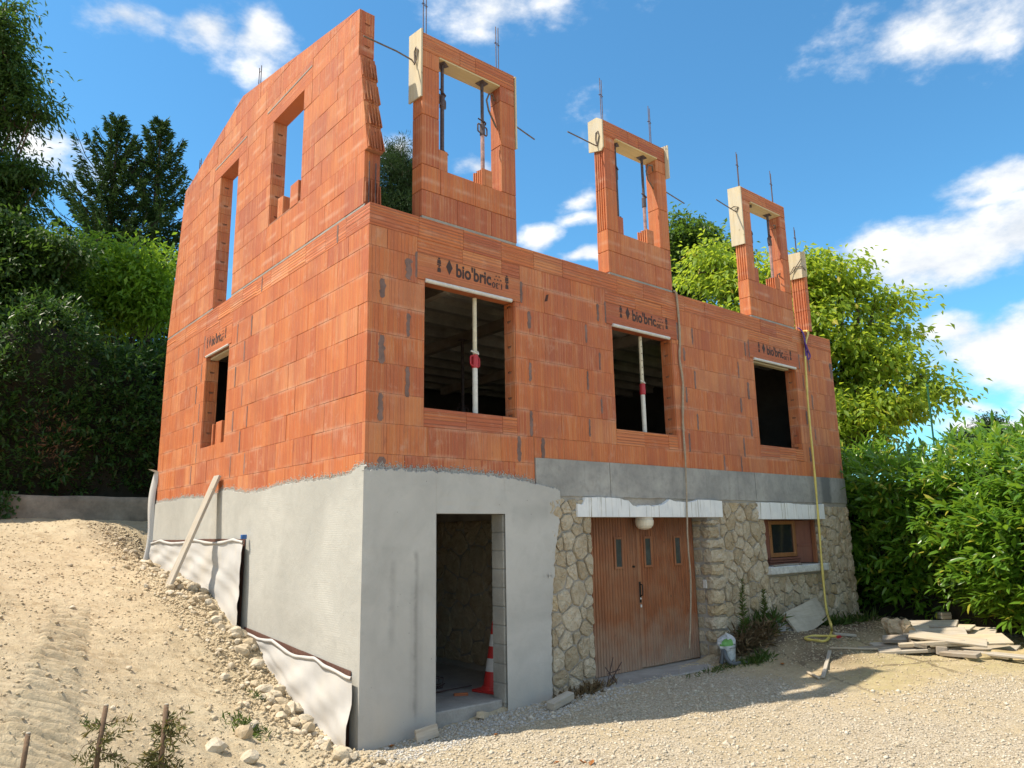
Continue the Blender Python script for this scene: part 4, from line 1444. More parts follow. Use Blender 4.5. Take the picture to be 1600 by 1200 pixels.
# white lintels with peeled upper edges
def white_lintel(x0, x1, z0, z1, seed, bite):
    cols = []
    nn = int((x1-x0)/.02)
    for q in range(nn+1):
        x = x0+(x1-x0)*q/nn
        zt = z1+.012*n1(x*7, seed, 3)
        for bx, bw, bd in bite:
            zt -= bd*max(0, 1-((x-bx)/bw)**4)*(1+.25*n1(x*13, seed+1, 2))
        zt = min(zt, z1+.012)
        cols.append([(x, .01, z0), (x, -.05, z0), (x, -.05, (z0+zt)/2), (x, -.05, zt), (x, .01, zt+.006)])
    m = MB().grid(cols)
    m.add(cols[0], [(0, 1, 2, 3, 4)]).add(cols[-1], [(4, 3, 2, 1, 0)])
    return part('white_lintel', m.fix().mesh('white_lintel', WHITE_PAINT), house)
white_lintel(2.90, 5.89, GAZ1+.005, -.385, 3, [(4.25, .42, .085), (2.92, .12, .10), (3.9, .2, .03), (5.0, .3, .03)])
white_lintel(6.85, 8.86, BWZ1+.005, -.40, 4, [(8.3, .5, .02)])
part('basement_sill', MB().cbox(6.99, 8.74, -.10, .28, -1.50, -1.385, .01).mesh('basement_sill', SILL), house)

# ---- garage door
gd = part('garage_door', MB().box(GA0-.05, GA1+.05, .29, .31, GAZ0-.05, GAZ1+.06).mesh('garage_door', DOOR_WOOD), house)
def leaf(x0, x1, zb):
    n = int((x1-x0)/.052)
    prof = []
    for i in range(n):
        a, b = x0+(x1-x0)*i/n, x0+(x1-x0)*(i+1)/n
        prof += [(a+.004, .262), (a+.012, .25), (b-.012, .25), (b-.004, .262), (b, .268)]
    m = MB()
    m.grid([[(x, y, zb), (x, y, GAZ1+.02)] for x, y in [(x0, .29)]+prof+[(x1, .29)]])
    return part('door_leaf', m.fix().mesh('door_leaf', DOOR_WOOD), gd)
leaf(GA0, 4.315, GAZ0+.0); leaf(4.33, GA1-.0, GAZ0+.015)
part('door_stile', MB().cbox(4.28, 4.345, .235, .262, GAZ0+.02, GAZ1, .006).mesh('door_stile', DOOR_WOOD), gd)
for x0 in (3.86, 4.45, 5.10):
    fr = MB()
    x1, z0, z1 = x0+.125, -1.27, -.90
    for b in ((x0-.022, x0+.008, z0-.022, z1+.022), (x1-.008, x1+.022, z0-.022, z1+.022), (x0+.008, x1-.008, z1-.008, z1+.022), (x0+.008, x1-.008, z0-.022, z0+.008)):
        fr.cbox(b[0], b[1], .232, .262, b[2], b[3], .004)
    f = part('light_frame', fr.mesh('light_frame', DOOR_WOOD), gd)
    pane = MB().box(x0, x1, .243, .247, z0, z1)
    part('pane', pane.mesh('pane', flat('dusty pane', (.06, .065, .068), .12, 0, .3, 6, 0, .6) if x0 < 4 else bpy.data.materials['dusty pane']), gd)
hd = MB()
hd.tube([(4.30, .235, -1.50), (4.30, .19, -1.51), (4.298, .185, -1.56), (4.30, .19, -1.64), (4.30, .235, -1.655)], .009, 8)
hd.cbox(4.283, 4.317, .226, .236, -1.74, -1.47, .003)
part('handle', hd.mesh('handle', BLACKMETAL), gd)
part('key_plate', MB().cbox(4.288, 4.312, .222, .227, -1.70, -1.675, .002).cbox(4.286, 4.314, .22, .227, -1.80, -1.765, .002).mesh('key_plate', STRIP), gd)
part('lock', MB().tube([(4.20, .25, -1.27), (4.20, .222, -1.27)], .014, 10).mesh('lock', BLACKMETAL), gd)
part('garage_threshold', MB().cbox(3.02, 5.62, -.30, .30, -2.95, GAZ0-.006, .015).mesh('garage_threshold', SLAB), house)
# lamp under the lintel
lp = MB()
prof = [(0, -.155), (.05, -.15), (.09, -.132), (.115, -.10), (.125, -.06), (.125, -.03), (.11, -.02)]
lx, ly, lz = 4.30, .10, -.635
for i in range(len(prof)-1):
    for k in range(20):
        a0, a1 = 2*math.pi*k/20, 2*math.pi*(k+1)/20
        (r0, h0), (r1, h1) = prof[i], prof[i+1]
        q = [(lx+r0*math.cos(a0), ly+r0*math.sin(a0), lz+h0), (lx+r0*math.cos(a1), ly+r0*math.sin(a1), lz+h0), (lx+r1*math.cos(a1), ly+r1*math.sin(a1), lz+h1), (lx+r1*math.cos(a0), ly+r1*math.sin(a0), lz+h1)]
        lp.add(q, [(0, 1, 2, 3)] if i else [(0, 2, 3)])
lamp = part('lamp', lp.fix().mesh('lamp', OPAL, True), house)
part('lamp_base', MB().tube([(lx, ly, lz-.03), (lx, ly, lz+.02)], .118, 20).mesh('lamp_base', STRIP), lamp)
# small meter box on the pier
part('cable_box', MB().cbox(GA1-.02, GA1+.01, .06, .12, -1.62, -1.50, .004).mesh('cable_box', STRIP), house)

# ---- basement window
bw = part('basement_window', MB().box(BW0+.0, BW1+.01, .27, .30, BWZ0, BWZ1+.05).mesh('basement_window', HOLE), house)
fr = MB()
fx0, fx1, fz0, fz1 = 7.50, 8.30, -1.26, -.675
for b in ((fx0, fx0+.07, fz0, fz1), (fx1-.075, fx1, fz0, fz1), (fx0+.075, fx1-.075, fz1-.06, fz1), (fx0+.075, fx1-.075, fz0, fz0+.07)):
    fr.cbox(b[0], b[1], .20, .262, b[2], b[3], .006)
part('frame', fr.mesh('frame', WINFRAME), bw)
part('pane', MB().box(fx0+.07, fx1-.07, .225, .232, fz0+.06, fz1-.05).mesh('pane', GLASS_DARK), bw)
fr = MB()
for b in ((BW0+.02, fx0-.005, BWZ0+.005, BWZ1), (fx0-.005, fx1+.02, fz1+.005, BWZ1)):
    fr.cbox(b[0], b[1], .21, .268, b[2], b[3], .006)
part('outer_frame', fr.mesh('outer_frame', SHUTTER), bw)
for k, (a, b) in enumerate(((-1.375, -1.345), (-1.34, -1.305), (-1.30, -1.268))):
    part('lower_board', MB().cbox(fx0-.1, fx1+.02, .175-.012*k, .262, a, b, .006).mesh('lower_board', SHUTTER), bw)
M_ = Matrix.Translation((fx1+.03, .262, 0)) @ Matrix.Rotation(R(-22), 4, 'Z')
part('shutter', MB().cbox(0, .62, -.03, .0, -1.37, -.67, .005, M_).cbox(.03, .59, -.042, -.03, -1.1, -1.06, .003, M_).mesh('shutter', SHUTTER), bw)
part('shutter_edge', MB().cbox(BW1-.05, BW1-.012, .03, .10, -1.375, -.665, .005).mesh('shutter_edge', DOOR_WOOD), bw)

# ---- inside: slabs, joists, hidden walls
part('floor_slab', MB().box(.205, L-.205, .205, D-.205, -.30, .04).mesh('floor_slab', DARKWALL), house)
ceil = part('attic_floor', MB().box(.202, L-.202, .202, D-.202, ZB1-.10, ZB1-.012).mesh('attic_floor', SLAB), house)
y = .55
while y < D-.3:
    part('joist', MB().box(.21, L-.21, y-.055, y+.055, ZB0-.16, ZB1-.10).mesh('joist', SLAB), ceil)
    if y+.6 < D-.25:
        n = 8
        prof = [(y+.057+(.486)*i/n, ZB0-.06+.11*math.sin(math.pi*i/n)) for i in range(n+1)]
        m = MB().grid([[(.21, a, b), (L-.21, a, b)] for a, b in prof])
        part('infill', m.mesh('infill', INFILL), ceil)
    y += .6
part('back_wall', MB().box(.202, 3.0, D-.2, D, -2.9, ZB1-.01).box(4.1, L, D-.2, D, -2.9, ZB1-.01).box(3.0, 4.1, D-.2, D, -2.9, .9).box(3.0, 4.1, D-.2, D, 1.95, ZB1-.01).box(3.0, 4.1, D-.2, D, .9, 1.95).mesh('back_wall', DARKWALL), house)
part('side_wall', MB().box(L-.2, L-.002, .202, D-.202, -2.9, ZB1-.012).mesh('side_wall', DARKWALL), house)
part('basement_floor', MB().box(.205, 2.9, .205, 3.2, -2.95, -2.562).mesh('basement_floor', SLAB), house)
inner = MB().box(.205, 2.9, 2.62, 2.8, -2.95, -.31).box(2.65, 2.9, .31, 2.6, -2.95, -.31)
iw = part('inner_wall', inner.mesh('inner_wall', MORTAR_STONE), house)
im = MB()
for side, poly in [(0, q) for q in cells(.25, 2.64, -2.5, -.62, .30, SR)]+[(1, q) for q in cells(.35, 2.6, -2.5, -.62, .30, SR)]:
    q = shrink(poly, .012)
    if not q or len(q) < 3: continue
    vs, fs, (cx, cz) = stone_geo(soften(q, SR, .17, .004), SR)
    im.add([(a+cx, b+2.62, c+cz) if not side else (2.65+b, a+cx, c+cz) for a, b, c in vs], fs)
props(part('inner_stonework', im.fix().mesh('inner_stonework', STONE), iw), kind='stuff')
# back gable wall of the attic and its far counterpart are not built yet: only mortar and stubs stand there

# ---- dormer frames
def block_z(parent, x0, x1, y0, y1, z0, z1, mat=BRICK_V, ribs=0, name='pillar_block'):
    c = Vector(((x0+x1)/2, (y0+y1)/2, (z0+z1)/2))
    if ribs:                                  # tongue and groove ribs on the left hand end
        poly = [(x1, y0), (x1, y1)]
        n = ribs
        seq = []
        for i in range(n):
            a, b = y1-(y1-y0)*(i/n), y1-(y1-y0)*((i+1)/n)
            w = (a-b)
            seq += [(x0+.016, a), (x0+.016, a-w*.28), (x0, a-w*.42), (x0, b+w*.12), (x0+.016, b)]
        poly += seq[:-1]+[(x0, y0)]
        m = MB().prism([(p[0]-c.x, p[1]-c.y) for p in poly], lambda u, v: (u, v, z0+.003-c.z), lambda u, v: (u, v, z1-.003-c.z)).fix()
    else:
        m = MB().cbox(x0-c.x, x1-c.x, y0-c.y, y1-c.y, z0+.0025-c.z, z1-.0025-c.z, .005)
    return part(name, m.mesh(name, mat), parent, c, (0, 0, BR.uniform(-.003, .003)))
def rebar_pair(parent, x, y, z0, hgt, dx=.055, lean=(0, 0), n=2):
    m = MB()
    for i in range(n):
        for j in range(2 if n == 4 else 1):
            h = hgt*BR.uniform(.93, 1.0)
            xx, yy = x+(i % 2)*dx, y+j*.07+(i % 2)*.02
            m.tube([(xx, yy, z0-.15), (xx+lean[0]*.5, yy, z0+h*.5), (xx+lean[0], yy+lean[1], z0+h)], .0065, 6)
    zz = z0+hgt*.62
    m.tube([(x-.012, y-.012, zz), (x+dx+.015, y+.012, zz-.008), (x+dx+.012, y+.03, zz), (x-.01, y+.02, zz+.006), (x-.012, y-.012, zz)], .004, 5)
    m.tube([(x-.012, y-.012, z0+.03), (x+dx+.015, y+.012, z0+.02)], .004, 5)
    return part('rebar', m.mesh('rebar', REBAR), parent)
DT = .205
def dormer(x0, x1, pw, zl0, ribbed):
    d = part('dormer', MB().box(x0+.01, x1-.01, .006, DT-.01, ZB1+.001, ZU+.002).mesh('dormer', MORTAR), house)
    z = ZU
    rows_ = [(x0, x0+.50, x0+1.0, x1), (x0, x0+.26, x0+.76, x1-.13, x1)]
    for r, js in enumerate(rows_):
        for a, b in zip(js[:-1], js[1:]):
            if b-a < .02: continue
            block_z(d, a+.0015, b-.0015, 0.0, DT, z, z+H, name='wall_block')
        z += H
    cuts = [z, 3.95, 4.56, zl0]
    for a, b in zip(cuts[:-1], cuts[1:]):
        block_z(d, x0, x0+pw, 0.0, DT, a, b, ribs=5 if ribbed else 0)
        block_z(d, x1-pw, x1, 0.0, DT, a, b)
    w = x1-x0
    for a, b in ((x0, x0+w*.385), (x0+w*.385, x0+w*.555), (x0+w*.555, x1)):
        block_z(d, a+.001, b-.001, -.002, DT+.002, zl0, 5.003, BRICK_H, name='head_block')
    rebar_pair(d, x0+.05, .07, 5.0, .72)
    rebar_pair(d, x1-.22, .09, 5.0, .70)
    return d
DORM = [(.652, 2.052, .235, 4.775, False), (3.715, 5.095, .225, 4.765, True), (7.165, 8.545, .225, 4.775, True)]
dorms = [dormer(*a) for a in DORM]
# free standing pier at the far end
p4 = part('end_pier', MB().box(8.985, 9.04, .02, .22, ZB1+.0005, ZU).mesh('end_pier', MORTAR), house)
z = ZU
while z < 3.9:
    block_z(p4, 8.975, 9.05, -.05, .235, z, min(z+.40, 4.22), ribs=6)
    z += .40
block_z(p4, 8.975, 9.05, -.05, .235, z, 4.20, ribs=6)
rebar_pair(p4, 8.99, .08, 4.2, .55)
# rods standing out of the gable top
for (u, hgt) in ((3.62, .42), (6.30, .40)):
    m = MB()
    zt = 5.92-.1935*(4.06-u) if u < 4.06 else 5.92-.2148*(u-4.06)
    for k in (0, .08):
        m.tube([(.1, u+k, zt-.2), (.1, u+k, zt+hgt)], .0065, 6)
    m.tube([(.1, u-.01, zt+hgt*.8), (.1, u+.09, zt+hgt*.8)], .004, 5)
    part('rebar', m.mesh('rebar', REBAR), gable)
m = MB()
for x in (.05, .13):
    m.tube([(x, .12, 2.6), (x, .115, 3.2)], .007, 6)
part('rebar', m.mesh('rebar', REBAR), gable)

# ================================================================== things on and around the house
# ---- shoring props
def prop(label, x, y, z0, z1, zc, lower, upper, collar, group, r0=.03, r1=.024, handles=True, holes=False, plate=True, turn=.3):
    t = thing('shoring_prop', label, 'prop', (x, y, z0), turn, group)
    h, c = z1-z0, zc-z0
    part('lower_tube', MB().tube([(0, 0, .008), (0, 0, c-.06)], r0, 12).mesh('lower_tube', lower, False), t)
    up = part('upper_tube', MB().tube([(0, 0, c-.06), (0, 0, h-.008)], r1, 12).mesh('upper_tube', upper), t)
    if holes:
        m = MB()
        n = int((h-c)/.1)
        for i in range(n):
            for a in (-2.2, .9):
                p = Vector((math.cos(a)*r1*.93, math.sin(a)*r1*.93, c+.1+i*.1))
                q = Vector((math.cos(a)*r1*1.02, math.sin(a)*r1*1.02, c+.1+i*.1))
                m.tube([p, q], .0075, 8)
        part('pin_hole', m.mesh('pin_hole', HOLE), up)
    m = MB().tube([(0, 0, c-.09), (0, 0, c-.08), (0, 0, c+.06), (0, 0, c+.07)], [r0*1.05, r0*1.35, r0*1.3, r0*1.05], 12)
    cl = part('collar', m.mesh('collar', collar), t)
    if handles:
        m = MB()
        for s in (-1, 1):
            m.tube([(s*r0*1.2, 0, c-.065), (s*.076, 0, c-.06), (s*.086, 0, c-.045), (s*.086, 0, c+.03), (s*.076, 0, c+.045), (s*r0*1.2, 0, c+.05)], .010, 6)
        part('handle', m.mesh('handle', collar), cl)
    m = MB().tube([(-.10, -.02, c+.095), (-.05, -.03, c+.085), (.03, -.03, c+.08), (.06, .0, c+.085), (.065, .0, c+.11), (.03, 0, c+.12)], .010, 6)
    part('pin', m.mesh('pin', STRIP if lower is PROP_WHITE else STEEL_RUST), t)
    if plate:
        part('head_plate', MB().cbox(-.06, .06, -.06, .06, h-.009, h, .003).mesh('head_plate', upper if upper is not PROP_WHITE else PROP_DARK), t)
    part('foot_plate', MB().cbox(-.06, .06, -.06, .06, 0, .008, .003).mesh('foot_plate', lower if lower is not PROP_WHITE else PROP_DARK), t)
    return t
GP = 'shoring props in the window openings'
wp = on_y(742, 560, .12)
UPW = flat('scuffed cream tube', (.60, .53, .38), .5, .0, .2, 18, .001)
prop('white shoring prop with looped red collar standing in the window nearest the house corner', wp.x, .12, WZ[0], 1.92, 1.16, PROP_WHITE, UPW, PROP_RED, GP, .031, .026, plate=False)
wp = on_y(1003, 590, .12)
prop('white and cream shoring prop with drilled upper tube standing in the middle window', wp.x, .12, WZ[0], 1.92, 1.16, PROP_WHITE, UPW, PROP_RED, GP, .031, .026, handles=False, holes=True, plate=False)
wp = on_y(1222, 660, 1.3)
prop('thin shoring prop deep in the dark behind the window nearest the yellow hose', wp.x, 1.3, .04, 1.9, .85, PROP_WHITE, UPW, PROP_RED, GP, .028, .022, handles=False, holes=True)
GI = 'props in the dark room behind the windows'
for x, y in ((1.55, 2.2), (2.9, 2.3), (1.25, 3.9), (3.2, 4.1), (5.3, 3.0), (4.4, 1.7)):
    prop('dark shoring prop standing inside the unlit room behind the windows', x, y, .04, 2.09, 1.0, PROP_DARK, PROP_DARK, PROP_DARK, GI, .03, .024, turn=x)
GB = 'support beams under the joists'
for x in (1.42, 3.05, 5.3):
    b = part('support_beam', MB().cbox(x-.05, x+.05, .6, 6.3, 2.10, 2.26, .006).mesh('support_beam', BEAM_DARK), None)
    props(b, 'dark timber beam held under the ceiling joists by props', 'beam', GB)

# dormer props, on loose blocks, under a soffit board
DN = ('tallest dormer', 'middle dormer', 'farthest dormer')
def loose_block(label, x0, x1, y0, y1, z0, z1, group, slots=False, rz=0.0, mat=BRICK_V, ribbed=False):
    w, d, h = x1-x0, y1-y0, z1-z0
    t = thing('loose_block', label, 'block', ((x0+x1)/2, (y0+y1)/2, z0), rz, group)
    if ribbed:
        m = MB()
        n = 4
        m.cbox(-w/2+.05, w/2, -d/2, d/2, .0, h, .004)
        for i in range(n+1):
            b = -d/2+.012+(d-.024)*i/n
            m.cbox(-w/2, -w/2+.05, b-.011, b+.011, .0, h-.012*(i % 2), .002)
    else:
        m = MB().cbox(-w/2, w/2, -d/2, d/2, .0, h, .005)
    part('clay_body', m.mesh('clay_body', mat), t)
    if slots:
        part('slot', MB().box(-w/2-.001, -w/2+.02, -.045, .02, h*.6, h*.72).mesh('slot', HOLE), t)
    return t
z0 = ZU+2*H
for i, (x0, x1, pw, zl, rib) in enumerate(DORM):
    ix0, ix1 = x0+pw, x1-pw
    bd = part('soffit_board', MB().cbox(ix0+.002, ix1-.002, -.035 if i else .0, DT+.015, zl-.024, zl-.002, .003).mesh('soffit_board', PLY_YELLOW), None)
    props(bd, ('yellow plywood board under the lintel of the %s frame' % DN[i]), 'board', 'soffit boards in the dormer frames')
    bh = (.235, .24, .24)[i]
    loose_block('clay block with a slot, under the left rusty prop in the %s frame' % DN[i], ix0+.004, ix0+.13, .01, .19, z0, z0+bh+.02, 'clay blocks under the dormer props', True)
    loose_block('clay block with open ribs, under the right prop in the %s frame' % DN[i], ix1-.30, ix1-.145, .0, .185, z0, z0+bh-.02, 'clay blocks under the dormer props', ribbed=True)
    zt = zl-.024
    prop('dark rusty prop on the left, holding the lintel of the %s frame' % DN[i], ix0+.10, .085, z0+bh+.02, zt, (4.27, 4.28, 4.15)[i], PROP_DARK, PROP_DARK, PROP_DARK, 'rusty props in the dormer frames', .025, .021, handles=(i != 1), turn=.5)
    lo = flat('chipped red white tube', (.42, .25, .22), .6, .1, .6, 9, .002) if i == 0 else bpy.data.materials['chipped red white tube']
    prop('rusty prop with chipped paint, on the right in the %s frame' % DN[i], ix1-.225, .085, z0+bh-.02, zt, (4.12, 4.02, 4.25)[i], lo, PROP_DARK, PROP_DARK, 'rusty props in the dormer frames', .025, .021, handles=(i != 1), turn=.2)

# formwork plates clamped to the pillars
def plate(label, x, y0, y1, z0, z1, th=.022, rx=0.0, mat=WOOD_PALE, shave=0):
    m = MB()
    poly = [(y0, z0), (y1, z0+.02), (y1, z1), (y0, z1-.03)] if not shave else [(y0, z0+.05), (y0+.04, z0), (y1, z0+.06), (y1, z1), (y0+.10, z1), (y0, z1-.07)]
    m.prism(poly, lambda u, z: (x-th, u, z), lambda u, z: (x, u, z)).fix()
    o = part('formwork_plate', m.mesh('formwork_plate', mat), None)
    return props(o, label, 'board', 'formwork plates clamped to the dormer pillars')
plate('pale upright formwork plate on the gable side of the tallest dormer frame', .648, -.005, .26, 4.16, 5.07)
plate('thin formwork plate seen edge on, right side of the tallest dormer frame', 2.082, -.01, .25, 3.98, 5.02)
plate('yellow stained short formwork plate on the gable side of the middle dormer frame', 3.712, -.005, .27, 4.52, 5.06, mat=WOOD_PALE, shave=1)
plate('pale formwork plate standing proud on the right of the middle dormer frame', 5.123, -.06, .25, 4.50, 5.07)
plate('long pale upright formwork plate on the gable side of the dormer farthest from the gable', 7.161, -.005, .25, 3.95, 5.03)
plate('pale formwork plate wired to the lone end pier by the hose', 8.972, -.10, .235, 3.72, 4.24)

# bent clamp rods
def rod(label, pts, group='bent steel clamp rods', r=.0095):
    o = part('clamp_rod', MB().tube(pts, r, 7).mesh('clamp_rod', ROD), None)
    return props(o, label, 'clamp', group)
xr = .60
rod('long bent clamp rod reaching from the gable end to the tallest dormer frame', [(-.11, .02, 4.61), (.10, .06, 4.64), (.35, .085, 4.66), (.56, .09, 4.64), (.60, .09, 4.60), (.610, .07, 4.66), (.615, .05, 4.78), (.615, .085, 4.83), (.615, .12, 4.78), (.612, .11, 4.68), (.60, .095, 4.60)])
rod('clamp rod end sticking out right of the tallest dormer frame', [(2.03, .10, 4.41), (2.2, .10, 4.36), (2.46, .08, 4.28)])
rod('hooked clamp rod curling round the right prop inside the tallest dormer frame', [(1.81, .10, 4.60), (1.74, .06, 4.64), (1.66, .03, 4.60), (1.62, .03, 4.50), (1.66, .04, 4.38), (1.76, .07, 4.28), (1.81, .08, 4.22)], r=.012)
rod('straight clamp rod sticking out from the gable side of the middle dormer frame', [(3.10, .10, 4.63), (3.4, .10, 4.62), (3.66, .10, 4.61), (3.68, .09, 4.63), (3.682, .05, 4.75), (3.682, .07, 4.83), (3.682, .11, 4.82), (3.682, .12, 4.72), (3.68, .10, 4.61)])
rod('clamp rod end sticking out right of the middle dormer frame', [(5.05, .10, 4.38), (5.25, .09, 4.34), (5.62, .07, 4.27)])
rod('pale hooked clamp rod inside the middle dormer frame', [(4.86, .06, 4.58), (4.78, .0, 4.62), (4.66, -.02, 4.58), (4.62, -.01, 4.48), (4.70, .03, 4.38), (4.86, .07, 4.30)], r=.012)
rod('straight clamp rod sticking out from the gable side of the farthest dormer frame', [(6.52, .08, 4.60), (6.8, .09, 4.575), (7.13, .10, 4.55), (7.128, .06, 4.63), (7.12, .14, 4.66), (6.95, .10, 4.56)])
rod('small hooked clamp rod near the top inside the farthest dormer frame', [(8.33, .09, 4.55), (8.25, .04, 4.58), (8.16, .02, 4.55)], r=.012)
rod('small looped clamp rod low inside the farthest dormer frame', [(8.32, .08, 3.64), (8.26, .03, 3.67), (8.20, .05, 3.63), (8.26, .09, 3.60)], r=.01)
rod('crossed wire ties on the plate of the lone end pier', [(8.93, -.04, 4.08), (8.93, .16, 3.86), (8.90, .22, 3.80), (8.93, .12, 3.96), (8.935, -.04, 3.93), (8.94, -.09, 3.84)], r=.008)

# loose blocks in the gable openings
GBk = 'clay blocks left standing in the gable openings'
loose_block('orange clay block upright on the sill of the upper gable opening, right one', .0, .17, 1.86, 2.10, 3.34, 3.66, GBk)
loose_block('orange clay block standing in the inner corner of the upper gable opening, left hand one', .03, .18, 2.42, 2.56, 3.34, 3.66, GBk, rz=.1)
loose_block('orange clay block standing on the sill of the lower gable window', .02, .17, 4.22, 4.46, .53, .86, GBk)
loose_block('thin clay slab leaning at the left jamb of the lower gable window', .05, .19, 4.66, 4.71, .53, .86, GBk)

# trestle deck in the open attic, seen through the tall gable opening
t = thing('scaffold_deck', 'timber deck on dark steel tubes in the open attic behind the tall opening', 'scaffold', (1.6, 5.6, ZB1))
for x, y in ((-.6, -1.1), (.5, -1.1), (-.6, .9), (.5, .9)):
    part('leg', MB().tube([(x, y, 0), (x, y, 1.25)], .024, 8).mesh('leg', PROP_DARK), t)
part('guard_tube', MB().tube([(-.65, -1.1, .42), (.6, -1.1, .42)], .018, 8).mesh('guard_tube', PROP_DARK), t)
part('guard_tube', MB().tube([(-.6, -1.2, 1.22), (-.6, 1.0, 1.22)], .02, 8).mesh('guard_tube', PROP_DARK), t)
for i in range(4):
    part('deck_plank', MB().cbox(-.62+i*.27, -.38+i*.27, -1.3, 1.1, 1.25, 1.29, .005).mesh('deck_plank', WOOD_PALEX), t)

# ---- drainage felt along the gable
def felt(label, y0, y1, top, bot, seed, amp, out=.055, curl=None, strip=True):
    t = thing('drainage_membrane', label, 'membrane', (0, 0, 0), 0, 'felt drainage membranes along the gable foot')
    n, mrows = 90, 26
    P, Q = [], []
    for i in range(n+1):
        s = i/n
        y = y0+(y1-y0)*s
        zt, zb = top(y, s), bot(y, s)
        fold = .05*abs(math.sin(s*math.pi*2.6+seed))+.012*n1(s*9, seed, 2)
        col = []
        for j in range(mrows+1):
            q = j/mrows
            w = amp*(1.4*n1(s*5+q*1.2, seed+1, 3)+.6*math.sin(s*13+q*3.4+seed)*q+1.1*abs(n1(s*3+q*5, seed+8, 3))+.35*math.sin((s*9-q*4)*3+seed))
            x = -out-w*min(1, q*2.2+.25)-.055*q
            yy = y
            if curl: x, yy = curl(x, y, q, s)
            col.append((x, yy, zt-fold-(zt-fold-zb)*q))
        # the felt is folded over at its upper edge
        tp = col[0]
        col = [(tp[0]+.012, tp[1], tp[2]-.035-.02*n1(s*14, seed+3, 2)), (tp[0]-.014, tp[1], tp[2]-.03-.03*abs(n1(s*11, seed+4, 2))), (tp[0]-.016, tp[1], tp[2]-.004)]+col
        P.append(col)
        if y < y0+.07: continue
        Q.append([(-.022, y, zt-.012+.01*n1(s*5, seed+6, 2)), (-.030, y, zt-.10), (-.030, y, zb)])
    m = MB().grid(P)
    o = part('felt', m.mesh('felt', TEXTILE, True), t)
    if strip:
        m = MB().grid(Q)
        m2 = MB().grid([[(p[0]-.004, p[1], p[2]) for p in r] for r in Q])
        m.add(m2.v, m2.f)
        part('dimple_sheet', m.mesh('dimple_sheet', DIMPLE, True), t)
    return t
gbot = lambda y: float(base_h(np.array([-.1]), np.array([y]))[0])-.25
def curl_up(x, y, q, s):
    k = max(0, (y-6.9)/.25)
    return x-.02*k, y
def curl_end(y_end, width, outw):
    def f(x, y, q, s):
        k = max(0, 1-(y-y_end)/width)
        return x-outw*k*k*(.35+.65*q), y-.03*k*math.sin(q*3)
    return f
tm = felt('white felt membrane with sagging folded edge behind the leaning plank', 2.87, 7.08, lambda y, s: -.80+.01*n1(y*2, 3), lambda y, s: gbot(y), 2.3, .032, curl=curl_end(2.87, .5, .06))
part('blue_clip', MB().cbox(-.12, -.05, 2.845, 2.885, -.82, -.765, .006).mesh('blue_clip', BLUE_TAPE), tm)
felt('white felt membrane along the lowest stretch of the gable, beside the house corner', .03, 2.86, lambda y, s: -2.06+(.20*min(1, (y-.03)/2.83)), lambda y, s: gbot(y)-.05, 7.1, .03, curl=curl_end(.03, .45, .035))
t = thing('drainage_membrane', 'narrow strip of white felt standing up the far edge of the gable', 'membrane', (0, 0, 0), 0, 'felt drainage membranes along the gable foot')
P = []
for j in range(31):
    q = j/30
    z = .34-1.75*q
    xo = -.03-.10*q-.03*math.sin(q*7)-.05*max(0, q-.55)
    P.append([(-.005, 7.20, z), (-.02+xo*.5, 7.235+.02*math.sin(q*5), z), (xo-.02, 7.22+.03*math.sin(q*6), z-.01), (xo+.0, 7.17, z-.012), (xo+.06, 7.15, z-.01)])
P.insert(0, [(-.02, 7.20, .36), (-.07, 7.24, .375), (-.15, 7.23, .38), (-.16, 7.17, .375), (-.10, 7.14, .37)])
part('felt', MB().grid(P).mesh('felt', TEXTILE, True), t)
part('dimple_sheet', MB().grid([[(p[0][0]-.002, p[0][1]+.004, p[0][2]), (p[1][0]+.004, p[1][1]+.012, p[1][2]), (p[2][0]+.006, p[2][1]+.015, p[2][2])] for p in P]).mesh('dimple_sheet', DIMPLE, True), t)
part('blue_clip', MB().cbox(-.24, -.19, 7.12, 7.18, -1.24, -1.13, .006).mesh('blue_clip', BLUE_TAPE), t)

# ---- leaning plank
def beam_between(name, a, b, w, th, mat, label, cat, group=None, roll=0.0):
    a, b = Vector(a), Vector(b)
    d = (b-a)
    rot = d.to_track_quat('X', 'Z').to_matrix().to_4x4() @ Matrix.Rotation(roll, 4, 'X')
    o = bpy.data.objects.new(name, MB().cbox(0, d.length, -w/2, w/2, -th/2, th/2, min(.004, th/4)).mesh(name, mat))
    o.matrix_world = Matrix.Translation(a) @ rot
    COL.objects.link(o)
    return props(o, label, cat, group)
px_, py_ = -.62, 4.05
beam_between('plank', (px_, py_, gz(px_, py_)-.05), (-.045, 4.06, .05), .20, .04, WOOD_GREY, 'long pale plank leaning against the gable below the small window', 'plank', roll=math.pi/2*0+.0)

